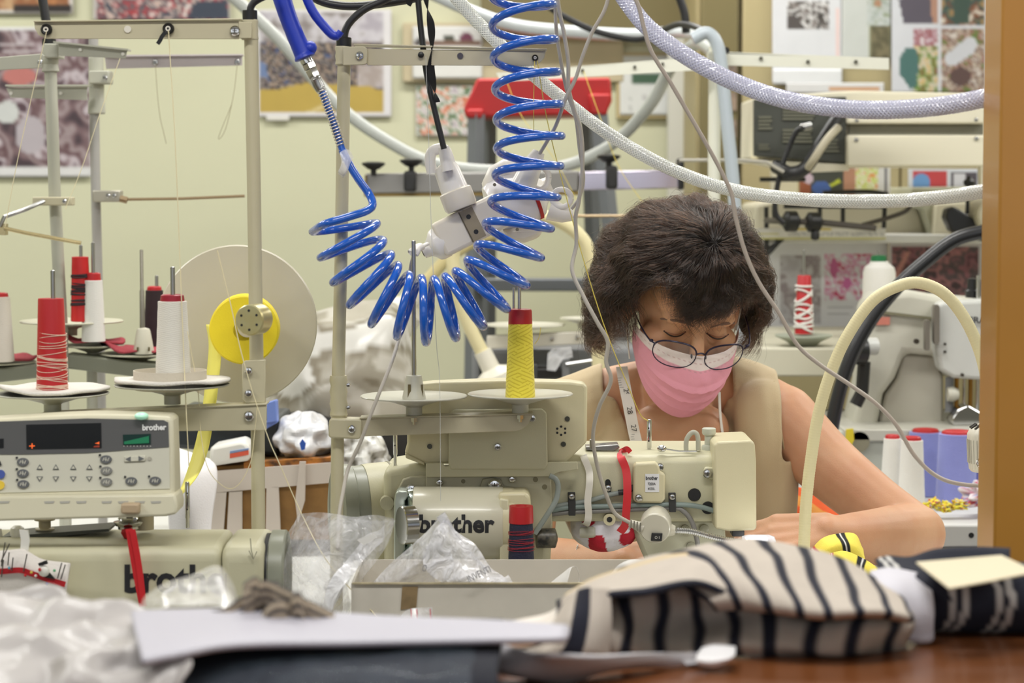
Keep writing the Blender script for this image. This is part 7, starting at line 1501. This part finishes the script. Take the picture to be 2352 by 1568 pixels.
# ================================================================ box and bags between the tables
bxg = mat('grey_card', (206, 200, 188), 0.7, var=0.05, vs=(30))
bo2 = thing('card_box', 'open shallow grey cardboard box with a brown tape mark, below the central machine', 'box', W(1180, 1440, 2.44))
zt_, zb_ = 0.8486, 0.752; xa, xb = pxX(806, 2.368), pxX(1600, 2.368)
for nm, c, s in (('front_wall', ((xa+xb)/2, 2.368, (zt_+zb_)/2), (xb-xa, .003, zt_-zb_)), ('back_wall', ((xa+xb)/2, 2.52, (zt_+zb_)/2), (xb-xa, .003, zt_-zb_)), ('side_wall', (xa, 2.444, (zt_+zb_)/2), (.003, .155, zt_-zb_)), ('side_wall', (xb, 2.444, (zt_+zb_)/2), (.003, .155, zt_-zb_)), ('bottom', ((xa+xb)/2, 2.444, zb_+.001), (xb-xa, .15, .003))):
    b = MB(); b.box(c, s); ob(nm, b, bxg, bo2, bevel=0.0006)
c = MB(); c.box(((xa+xb)/2, 2.3655, zt_), (xb-xa, .004, .0016)); ob('torn_edge', c, mat('card_edge', (190, 178, 146), 0.8, var=0.3, vs=60), bo2)
c = MB(); c.prism([(924, 1347), (960, 1347), (956, 1396), (920, 1400)], 2.3655, 0.001); ob('tape_mark', c, mat('kraft_brown', (140, 118, 84), 0.7, var=0.25, vs=90), bo2)
def strip(label, rows, m=paper, th=0.0006):
    b = MB(); b.sheet(rows, 10, 8); return tag(ob('paper_strip', b, m, solid=th), label, 'paper')
strip('curled white paper strip looping up in the card box', [px([(1256, 1345, 2.44), (1290, 1318, 2.43), (1312, 1302, 2.43), (1326, 1306, 2.45), (1330, 1330, 2.47), (1326, 1352, 2.47)]), px([(1300, 1350, 2.40), (1306, 1325, 2.40), (1312, 1304, 2.41), (1322, 1302, 2.44), (1330, 1322, 2.46), (1328, 1352, 2.46)])])
strip('broad white paper curl beside the striped cloth in the card box', [px([(1388, 1340, 2.47), (1420, 1298, 2.46), (1460, 1284, 2.46), (1500, 1296, 2.46), (1530, 1330, 2.46)]), px([(1380, 1360, 2.42), (1420, 1330, 2.42), (1460, 1320, 2.42), (1500, 1330, 2.42), (1530, 1350, 2.42)])])
nv = vspool('thread_cone', 'navy and red thread cone with bare red top, behind the card box', 1197, 2.555, 1160, 1345, 26.5, 32, mat('navy_thread', (34, 36, 58), 0.8, bump=0.5, bs=400), 30, redcap)
for o in list(nv.children):
    if o.name.startswith('cone_core'): bpy.data.objects.remove(o)
c = MB(); c.vl(1197, 2.555, [(1200, 28.5), (1196, 28.6), (1164, 27.4), (1161, 27), (1161, 14), (1170, 12)], 40); ob('cone_core', c, redcap, nv)
rt = mat('red_thread', (168, 40, 50), 0.8)
for k, (ya, yb, n) in enumerate(((1216, 1226, 5), (1238, 1246, 5), (1254, 1262, 4))):
    wraps(nv, 1197, 2.555, ya, yb, 28.6+k*.8, 29+k*.8, n, rt, 0.00022, 6, 30+k, 'red_wrap')
# plastic bags
fl1 = film('bag_film', (238, 238, 242), 0.34, 0.12, 1.0, 34); fl2 = film('bag_film_dense', (240, 240, 246), 0.5, 0.15, 1.0, 40)
bg = thing('plastic_bag', 'tall clear crinkled plastic bag standing beside the box', 'bag', W(760, 1420, 2.38))
def bagsheet(par, rows, m, seed, amp=0.006, fr=22, name='bag_wall'):
    b = MB(); b.sheet(rows, 9, 9, amp, fr, seed); b2 = ob(name, b, m, par, smooth=180); return b2
bagsheet(bg, [px([(686, 1182, 2.42), (740, 1180, 2.40), (800, 1180, 2.40), (860, 1183, 2.40), (902, 1194, 2.42)]), px([(660, 1230, 2.42), (720, 1228, 2.38), (790, 1232, 2.36), (850, 1235, 2.38), (898, 1215, 2.42)]), px([(650, 1300, 2.42), (700, 1300, 2.36), (760, 1300, 2.36), (820, 1290, 2.37), (880, 1262, 2.41)]),
              px([(652, 1380, 2.42), (700, 1385, 2.36), (740, 1380, 2.35), (780, 1350, 2.37), (830, 1300, 2.41)]), px([(655, 1460, 2.42), (700, 1460, 2.38), (740, 1460, 2.36), (770, 1440, 2.38), (800, 1400, 2.41)])], fl1, 1, 0.009)
bagsheet(bg, [px([(686, 1186, 2.44), (760, 1188, 2.46), (900, 1194, 2.44)]), px([(652, 1280, 2.44), (740, 1280, 2.48), (870, 1270, 2.44)]), px([(656, 1460, 2.43), (720, 1460, 2.46), (790, 1430, 2.43)])], fl1, 5, 0.009, 22, 'bag_back')
bagsheet(bg, [px([(745, 1345, 2.37), (775, 1310, 2.35), (815, 1262, 2.36), (860, 1220, 2.39), (884, 1200, 2.40)]), px([(760, 1410, 2.36), (790, 1360, 2.34), (826, 1300, 2.35), (862, 1262, 2.38), (880, 1230, 2.40)])], fl2, 8, 0.007, 30, 'folded_flap')
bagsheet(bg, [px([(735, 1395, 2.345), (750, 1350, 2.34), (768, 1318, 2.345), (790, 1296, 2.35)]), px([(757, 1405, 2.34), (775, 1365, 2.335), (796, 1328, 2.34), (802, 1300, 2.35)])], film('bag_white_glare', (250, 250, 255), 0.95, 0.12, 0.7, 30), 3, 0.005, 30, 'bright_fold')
b = MB(); b.prism([(820, 1240), (852, 1226), (866, 1234), (836, 1252)], 2.35, 0.001); ob('sticker', b, paper, bg)
b3 = thing('plastic_bag', 'rolled clear bag leaning like a peak in the box, with faint printing', 'bag', W(1020, 1345, 2.40))
bagsheet(b3, [px([(1016, 1178, 2.42), (960, 1240, 2.41), (900, 1290, 2.40), (850, 1345, 2.39)]), px([(1024, 1192, 2.39), (975, 1262, 2.37), (935, 1310, 2.37), (905, 1352, 2.38)]), px([(1034, 1184, 2.41), (1020, 1250, 2.39), (1005, 1310, 2.39), (1000, 1356, 2.39)])], fl2, 12, 0.004, 24)
bagsheet(b3, [px([(1020, 1176, 2.43), (1032, 1192, 2.40), (1052, 1222, 2.40), (1100, 1270, 2.40), (1150, 1320, 2.40), (1176, 1352, 2.40)]), px([(1000, 1200, 2.42), (1005, 1220, 2.38), (1020, 1256, 2.37), (1050, 1300, 2.37), (1085, 1335, 2.37), (1110, 1356, 2.38)]), px([(960, 1245, 2.41), (970, 1268, 2.38), (975, 1290, 2.37), (1000, 1320, 2.37), (1030, 1344, 2.37), (1050, 1360, 2.38)])], film('bag_bright', (246, 246, 252), 0.72, 0.12, 1.0, 46), 14, 0.006, 38)
c = MB(); c.tube(px([(1012, 1182), (1040, 1224), (1072, 1262), (1120, 1310)], 2.395), [0.006, 0.004, 0.003, 0.002], 12); ob('rolled_edge', c, fl2, b3, smooth=60)
text('INVENTI', (1072, 1310, 1128, 1326), 2.352, mat('faint_grey', (140, 140, 146), 0.6), b3, 0.0, roll=-0.45, th=0.0002); text('O', (970, 1296, 980, 1312), 2.36, mat('faint_grey', (140, 140, 146), 0.6), b3, 0.0, roll=0.2, th=0.0002)
bagsheet(b3, [px([(1110, 1345, 2.375), (1150, 1330, 2.372), (1168, 1320, 2.375)]), px([(1120, 1360, 2.37), (1160, 1356, 2.37), (1186, 1352, 2.372)])], fl2, 17, 0.003, 40, 'loose_corner')
zp = thing('zip_bag', 'small clear zip bag with pink seal lines in front of the box', 'bag', W(950, 1460, 2.30))
bagsheet(zp, [px([(905, 1430, 2.3), (930, 1402, 2.3), (960, 1396, 2.3), (992, 1394, 2.3)]), px([(890, 1470, 2.29), (930, 1470, 2.28), (960, 1470, 2.28), (994, 1470, 2.3)])], fl2, 4, 0.002)
for x in (944, 957, 988):
    c = MB(); c.ribbon(px([(x, 1398), (x+2, 1430), (x+3, 1470)], 2.285), 0.0012, th=0.0003); ob('seal_line', c, mat('seal_pink', (226, 120, 130), 0.5), zp)
c = MB(); c.vl(708, 2.40, [(1470, 13), (1390, 11), (1388, 8)], 20); tag(ob('thread_cone', c, redcap), 'tip of a red cone just behind the knotted tan strips', 'thread cone')

# ================================================================ foreground on the cutting table
ZW = 0.92
navy = mat('navy_knit', (18, 20, 32), 0.9, bump=0.4, bs=300)
pk = thing('folded_garments', 'stack of dark navy garments in clear film under the white paper', 'garment stack', (pxX(700, 1.58), 1.57, ZW))
b = MB(); b.sheet([[Vector((pxX(x, 1.5), Yv, z)) for x in (380, 520, 700, 900, 1050, 1150)] for (Yv, z) in ((1.64, ZW+.002), (1.64, ZW+.030), (1.58, ZW+.036), (1.50, ZW+.033), (1.462, ZW+.026), (1.45, ZW+.014), (1.455, ZW+.001))], 6, 5, 0.004, 20, 3)
ob('garment', b, navy, pk, smooth=180, solid=0.003)
b = MB(); b.sheet([[Vector((pxX(x, 1.5), Yv, z)) for x in (400, 520, 700, 900, 1040, 1090)] for (Yv, z) in ((1.60, ZW+.040), (1.50, ZW+.038), (1.455, ZW+.031), (1.443, ZW+.016), (1.44, ZW+.002))], 6, 5, 0.004, 26, 8)
ob('clear_wrap', b, film('dark_wrap_film', (160, 180, 200), 0.05, 0.15, 0.8, 20), pk, smooth=180)
wp = mat('tissue_white', (170, 168, 178), 0.5, bump=0.2, bs=40)
def gz(x, y, z): return G(x, y, z)
b = MB(); b.sheet([[gz(300, 1408, ZW+.052), gz(420, 1404, ZW+.052), gz(640, 1404, ZW+.050), gz(900, 1416, ZW+.048), gz(1120, 1428, ZW+.047), gz(1306, 1440, ZW+.046)],
                   [gz(310, 1450, ZW+.052), gz(420, 1440, ZW+.052), gz(640, 1434, ZW+.050), gz(900, 1438, ZW+.047), gz(1120, 1446, ZW+.046), gz(1310, 1452, ZW+.045)],
                   [gz(330, 1520, ZW+.050), gz(430, 1504, ZW+.050), gz(560, 1488, ZW+.047), gz(860, 1476, ZW+.045), gz(1120, 1470, ZW+.044), gz(1300, 1468, ZW+.043)]], 8, 8, 0.003, 9, 2)
tag(ob('paper_sheets', b, wp, solid=0.004), 'flat white tissue paper lying on the navy garments', 'paper')
b = MB(); b.sheet([[gz(1060, 1462, ZW+.020), gz(1200, 1490, ZW+.03), gz(1300, 1500, ZW+.03), gz(1660, 1500, ZW+.004)], [gz(1090, 1530, ZW+.010), gz(1200, 1540, ZW+.014), gz(1400, 1530, ZW+.012), gz(1650, 1510, ZW+.003)], [gz(1240, 1556, ZW+.001), gz(1300, 1560, ZW+.002), gz(1430, 1542, ZW+.002), gz(1660, 1524, ZW+.002)]], 8, 8, 0.005, 14, 6)
tag(ob('white_lining', b, mat('lining_grey', (180, 178, 182), 0.85, bump=0.3, bs=300), solid=0.003), 'white lining poking out beneath the striped garment', 'cloth')
# grey white plastic heap on the left
b = MB()
b.sheet([[W(x, y, 1.72) for x, y in ((-140, 1376), (0, 1372), (80, 1370), (170, 1386), (260, 1408), (330, 1415))],
         [W(x, y, Yq) for x, y, Yq in ((-140, 1382, 1.66), (0, 1380, 1.65), (90, 1382, 1.65), (180, 1400, 1.64), (280, 1410, 1.62), (360, 1424, 1.60))],
         [W(x, y, Yq) for x, y, Yq in ((-140, 1430, 1.58), (0, 1425, 1.56), (120, 1424, 1.55), (220, 1440, 1.54), (330, 1460, 1.53), (430, 1470, 1.52))],
         [W(x, y, Yq) for x, y, Yq in ((-140, 1500, 1.50), (0, 1500, 1.49), (120, 1496, 1.485), (240, 1500, 1.48), (360, 1510, 1.47), (450, 1508, 1.46))],
         [W(x, y, Yq) for x, y, Yq in ((-140, 1580, 1.44), (0, 1582, 1.43), (140, 1580, 1.42), (260, 1580, 1.42), (370, 1574, 1.42), (440, 1550, 1.42))],
         [W(x, y, Yq) for x, y, Yq in ((-140, 1700, 1.40), (0, 1700, 1.40), (140, 1700, 1.40), (260, 1690, 1.40), (360, 1680, 1.40), (420, 1660, 1.40))]], 16, 16, 0.017, 26, 4)
tag(ob('plastic_sheeting', b, mat('sheeting_grey_white', (172, 167, 165), 0.42, var=0.14, vs=14, coat=0.15, bump=0.8, bs=40), smooth=180, solid=0.002), 'crumpled grey white plastic sheeting heaped in the near corner', 'plastic')
b = MB()
b.sheet([[W(x, y, 1.70) for x, y in ((318, 1410), (340, 1368), (390, 1332), (450, 1322), (505, 1310), (530, 1340), (545, 1380))],
         [W(x, y, 1.655) for x, y in ((320, 1415), (345, 1380), (395, 1350), (450, 1345), (505, 1335), (532, 1355), (548, 1390))],
         [W(x, y, 1.62) for x, y in ((310, 1425), (345, 1410), (395, 1400), (450, 1398), (500, 1395), (530, 1400), (550, 1410))]], 8, 8, 0.007, 20, 6)
tag(ob('plastic_sheeting', b, film('sheeting_clear', (228, 226, 222), 0.62, 0.15, 1.0, 24), smooth=180), 'arched piece of clear plastic film in front of the left machine logo', 'plastic')
# knotted tan strips
def tancol(u, v, p): return (50, 50, 58) if (v*3.0) % 1.0 < 0.24 else (204, 186, 160)
tk = thing('fabric_strips', 'knotted tan and navy striped fabric strips lying on the white paper', 'fabric', gz(620, 1440, ZW+.052))
tans = [([(452, 1430), (520, 1418), (560, 1390), (600, 1366), (640, 1356)], .012), ([(520, 1446), (570, 1420), (600, 1380), (590, 1350), (560, 1366)], .013), ([(540, 1446), (600, 1436), (660, 1400), (690, 1385), (700, 1440)], .013),
        ([(560, 1372), (610, 1350), (660, 1370), (720, 1400), (768, 1424)], .010), ([(640, 1446), (660, 1410), (690, 1390), (700, 1430), (670, 1448)], .013), ([(600, 1446), (620, 1410), (650, 1400), (680, 1420), (700, 1446)], .012)]
for k, (pts, w_) in enumerate(tans):
    P = crom([W(x, y+10, 1.575-0.008*math.sin(i*1.9+k)-0.004*k) for i, (x, y) in enumerate(pts)], 8); rows = []
    b = MB(); m_ = len(P); vs = []; cs = []
    for i, p in enumerate(P):
        for j in range(7):
            q = (j/6-0.5); vs.append(p+Vector((0, -.35, 1)).normalized()*q*w_*2+Vector((0, -1, 0))*(.25-q*q)*.012); cs.append(lin(tancol(0, j/6, p)))
    b.add(vs, [(i*7+j, i*7+j+1, (i+1)*7+j+1, (i+1)*7+j) for i in range(m_-1) for j in range(6)], cs); ob('strip', b, attrf, tk, solid=0.002, sub=1)
# ---- big striped garment
def navystripe(per, width, base=(182, 172, 161), off=0.0, hem=None):
    def f(u, v, p):
        x = (u*per+off) % 1.0
        if hem and v > hem: return (20, 22, 38)
        return (20, 22, 38) if x < width else base
    return f
sg = thing('striped_garment', 'cream and navy striped knit garment heaped on the wooden table', 'garment', gz(1680, 1500, ZW))
def gsheet(rows, fn, seed, name, amp=0.004, fr=16, nu=10, nvv=10, th=0.004):
    b = MB(); b.sheet(rows, nu, nvv, amp, fr, seed, fn); return ob(name, b, attrf, sg, smooth=180, solid=th)
# lower bulging body
gsheet([[W(x, y, Yq) for x, y, Yq in ((1290, 1372, 1.74), (1400, 1345, 1.74), (1520, 1330, 1.74), (1650, 1340, 1.74), (1800, 1360, 1.74), (1960, 1370, 1.74), (2096, 1396, 1.74))],
        [W(x, y, Yq) for x, y, Yq in ((1300, 1400, 1.68), (1400, 1372, 1.68), (1520, 1350, 1.70), (1650, 1360, 1.70), (1800, 1400, 1.69), (1960, 1405, 1.68), (2104, 1415, 1.70))],
        [W(x, y, Yq) for x, y, Yq in ((1290, 1440, 1.655), (1400, 1430, 1.65), (1530, 1420, 1.69), (1660, 1430, 1.69), (1800, 1440, 1.665), (1960, 1440, 1.65), (2108, 1440, 1.68))],
        [W(x, y, Yq) for x, y, Yq in ((1280, 1490, 1.65), (1400, 1490, 1.645), (1530, 1480, 1.67), (1660, 1480, 1.66), (1800, 1484, 1.65), (1950, 1484, 1.65), (2090, 1470, 1.68))],
        [W(x, y, Yq) for x, y, Yq in ((1280, 1518, 1.655), (1400, 1518, 1.655), (1530, 1514, 1.66), (1660, 1512, 1.66), (1800, 1508, 1.665), (1950, 1500, 1.68), (2080, 1488, 1.70))]],
       navystripe(9.6, 0.34, off=0.10), 3, 'lower_fold', 0.010, 20)
# upper flap with slanting stripes
gsheet([[W(x, y, Yq) for x, y, Yq in ((1440, 1326, 1.80), (1560, 1290, 1.80), (1640, 1268, 1.80), (1730, 1262, 1.80), (1830, 1274, 1.80), (1910, 1300, 1.79), (1990, 1335, 1.78), (2050, 1368, 1.77))],
        [W(x, y, Yq) for x, y, Yq in ((1420, 1312, 1.76), (1560, 1266, 1.76), (1650, 1247, 1.76), (1748, 1246, 1.76), (1846, 1262, 1.75), (1926, 1288, 1.75), (2000, 1324, 1.74), (2062, 1360, 1.73))],
        [W(x, y, Yq) for x, y, Yq in ((1480, 1320, 1.71), (1610, 1290, 1.70), (1690, 1284, 1.70), (1790, 1300, 1.69), (1866, 1326, 1.68), (1950, 1342, 1.68), (2024, 1358, 1.68), (2084, 1384, 1.68))],
        [W(x, y, Yq) for x, y, Yq in ((1560, 1340, 1.67), (1660, 1322, 1.66), (1736, 1340, 1.65), (1818, 1366, 1.64), (1890, 1380, 1.635), (1966, 1390, 1.635), (2040, 1396, 1.64), (2098, 1408, 1.65))],
        [W(x, y, Yq) for x, y, Yq in ((1620, 1380, 1.645), (1690, 1380, 1.64), (1760, 1395, 1.63), (1836, 1404, 1.625), (1904, 1412, 1.62), (1976, 1412, 1.62), (2044, 1410, 1.63), (2104, 1420, 1.645))],
        [W(x, y, Yq) for x, y, Yq in ((1640, 1400, 1.66), (1700, 1396, 1.66), (1770, 1404, 1.65), (1836, 1412, 1.65), (1904, 1418, 1.65), (1976, 1418, 1.65), (2044, 1418, 1.65), (2096, 1426, 1.66))]],
       navystripe(7.0, 0.29, off=0.13), 7, 'upper_fold', 0.004, 18)
# broad folded edge on the near side with navy border
def hemcol(u, v, p): return (20, 22, 38) if v > .82 else ((182, 172, 161) if v > .12 else (196, 176, 140))
gsheet([[W(x, y, Yq) for x, y, Yq in ((1300, 1372, 1.74), (1360, 1330, 1.74), (1450, 1302, 1.74), (1560, 1276, 1.73), (1680, 1276, 1.72))],
        [W(x, y, Yq) for x, y, Yq in ((1310, 1376, 1.70), (1370, 1340, 1.70), (1460, 1318, 1.70), (1570, 1300, 1.69), (1690, 1310, 1.68))],
        [W(x, y, Yq) for x, y, Yq in ((1325, 1384, 1.665), (1390, 1358, 1.66), (1480, 1346, 1.655), (1590, 1332, 1.65), (1680, 1352, 1.65))],
        [W(x, y, Yq) for x, y, Yq in ((1335, 1396, 1.65), (1400, 1368, 1.645), (1490, 1362, 1.64), (1600, 1344, 1.64), (1668, 1372, 1.645))]], hemcol, 5, 'folded_hem', 0.003, 14)
def endcol(u, v, p): return (20, 22, 38) if .36 < u < .62 else (184, 174, 163)
gsheet([[W(x, y, Yq) for x, y, Yq in ((1296, 1376, 1.70), (1318, 1362, 1.67), (1345, 1352, 1.655), (1372, 1350, 1.65), (1398, 1352, 1.65))],
        [W(x, y, Yq) for x, y, Yq in ((1270, 1430, 1.67), (1300, 1425, 1.64), (1335, 1420, 1.635), (1372, 1420, 1.635), (1400, 1425, 1.64))],
        [W(x, y, Yq) for x, y, Yq in ((1240, 1480, 1.66), (1280, 1480, 1.635), (1320, 1484, 1.63), (1362, 1490, 1.63), (1396, 1490, 1.64))],
        [W(x, y, Yq) for x, y, Yq in ((1170, 1500, 1.66), (1230, 1512, 1.64), (1290, 1526, 1.635), (1350, 1530, 1.635), (1392, 1525, 1.64))]], endcol, 9, 'turned_end', 0.002, 14)
b = MB(); b.sheet([[W(x, y, 1.69) for x, y in ((1050, 1430), (1110, 1436), (1170, 1446), (1230, 1446), (1300, 1430))], [W(x, y, 1.66) for x, y in ((1052, 1434), (1110, 1444), (1170, 1452), (1230, 1454), (1310, 1440))]], 8, 3)
ob('navy_cord_end', b, navy, sg, solid=0.003)
b = MB(); b.sheet([[W(x, y, 1.68) for x, y in ((1296, 1384), (1256, 1412), (1180, 1430))], [W(x, y, 1.65) for x, y in ((1290, 1440), (1250, 1462), (1160, 1456))]], 6, 4, 0.002, 10, 1, lambda u, v, p: (20, 22, 38) if u < 0.25 or 0.7 < v < .85 else (218, 210, 200)); ob('flat_end', b, attrf, sg, solid=0.003)
b = MB(); b.sheet([[W(x, y, 1.63) for x, y in ((1612, 1486), (1640, 1480), (1690, 1484))], [W(x, y, 1.60) for x, y in ((1600, 1510), (1640, 1512), (1686, 1506))], [W(x, y, 1.60) for x, y in ((1606, 1526), (1640, 1530), (1664, 1524))]], 6, 6, 0.002, 30, 2); ob('care_label', b, clothw, sg, solid=0.001)
# navy roll with pale stripes, card on top
nr = thing('navy_roll', 'navy fabric roll with paired pale stripes at the edge of the wooden table', 'fabric roll', gz(2260, 1478, ZW))
def rollcol(u, v, p):
    x = (p.x-pxX(2140, 1.72))/S(1.72)
    for a, b_ in ((28, 42), (54, 70), (132, 146), (160, 176)):
        if a+4*math.sin(v*3) < x < b_+4*math.sin(v*3): return (186, 184, 180)
    return (22, 25, 40)
b = MB(); vs = []; cs = []; n_ = 60; m_ = 40; r0 = .028
for i in range(n_+1):
    x = pxX(2128, 1.72)+i/n_*.16
    for j in range(m_):
        a = 2*PI*j/m_; rr = r0*(1+.05*nz(x*20, math.cos(a)*1.5, math.sin(a)*1.5))*(min(1, (i+1)/5)**.5 if i < 5 else 1)
        p = Vector((x, 1.755+rr*1.15*math.cos(a), ZW+.0285+rr*math.sin(a))); vs.append(p); cs.append(lin(rollcol(0, j/m_*2, p+Vector((.010*math.cos(a), 0, 0)))))
b.add(vs, [(i*m_+j, i*m_+(j+1)%m_, (i+1)*m_+(j+1)%m_, (i+1)*m_+j) for i in range(n_) for j in range(m_)]+[tuple(range(m_)), tuple(n_*m_+j for j in range(m_))], cs); ob('roll', b, attrf, nr, smooth=60)
b = MB(); b.sheet([[W(x, y, 1.83) for x, y in ((2010, 1286), (2040, 1278), (2090, 1280), (2150, 1262), (2230, 1258), (2320, 1262))], [W(x, y, 1.79) for x, y in ((2020, 1312), (2060, 1310), (2110, 1318), (2160, 1340), (2230, 1348), (2320, 1330))]], 8, 8, 0.001, 10, 1,
                  lambda u, v, p: (196, 194, 190) if (.06 < u-v*.05 < .11 or .15 < u-v*.05 < .20) else (22, 25, 40)); ob('upper_fold', b, attrf, nr, solid=0.003)
b = MB(); b.prism([(2112, 1292), (2170, 1280), (2300, 1274), (2356, 1300), (2356, 1318), (2300, 1330), (2230, 1344), (2180, 1350), (2166, 1344)], 1.735, 0.003, 0.0)
cd = MB(); crd = [G(2104, 1290, ZW+.062), G(2300, 1274, ZW+.064), G(2380, 1312, ZW+.064), G(2270, 1334, ZW+.062), G(2180, 1350, ZW+.060)]
cd.add(crd+[p-Vector((0, 0, .0012)) for p in crd], [(0, 1, 2, 3, 4), (9, 8, 7, 6, 5)]+[(i, i+5, (i+1)%5+5, (i+1)%5) for i in range(5)])
tag(ob('card', cd, mat('card_cream', (204, 194, 166), 0.6), smooth=0), 'cream card tag lying on the navy roll', 'card')
b = MB(); clg = mat('cloth_pale_grey', (196, 194, 202), 0.85, bump=0.3, bs=400); b.sheet([[W(x, y, 1.78) for x, y in ((2000, 1318), (2050, 1308), (2110, 1318), (2140, 1340))], [W(x, y, 1.72) for x, y in ((2010, 1350), (2060, 1340), (2110, 1345), (2140, 1360))], [W(x, y, 1.70) for x, y in ((2080, 1400), (2110, 1400), (2130, 1400), (2142, 1410))], [W(x, y, 1.70) for x, y in ((2080, 1468), (2110, 1472), (2134, 1470), (2144, 1462))]], 7, 7, 0.003, 20, 5)
tag(ob('white_cloth', b, clg, solid=0.003), 'white cloth tucked between the striped garment and the navy roll', 'cloth')
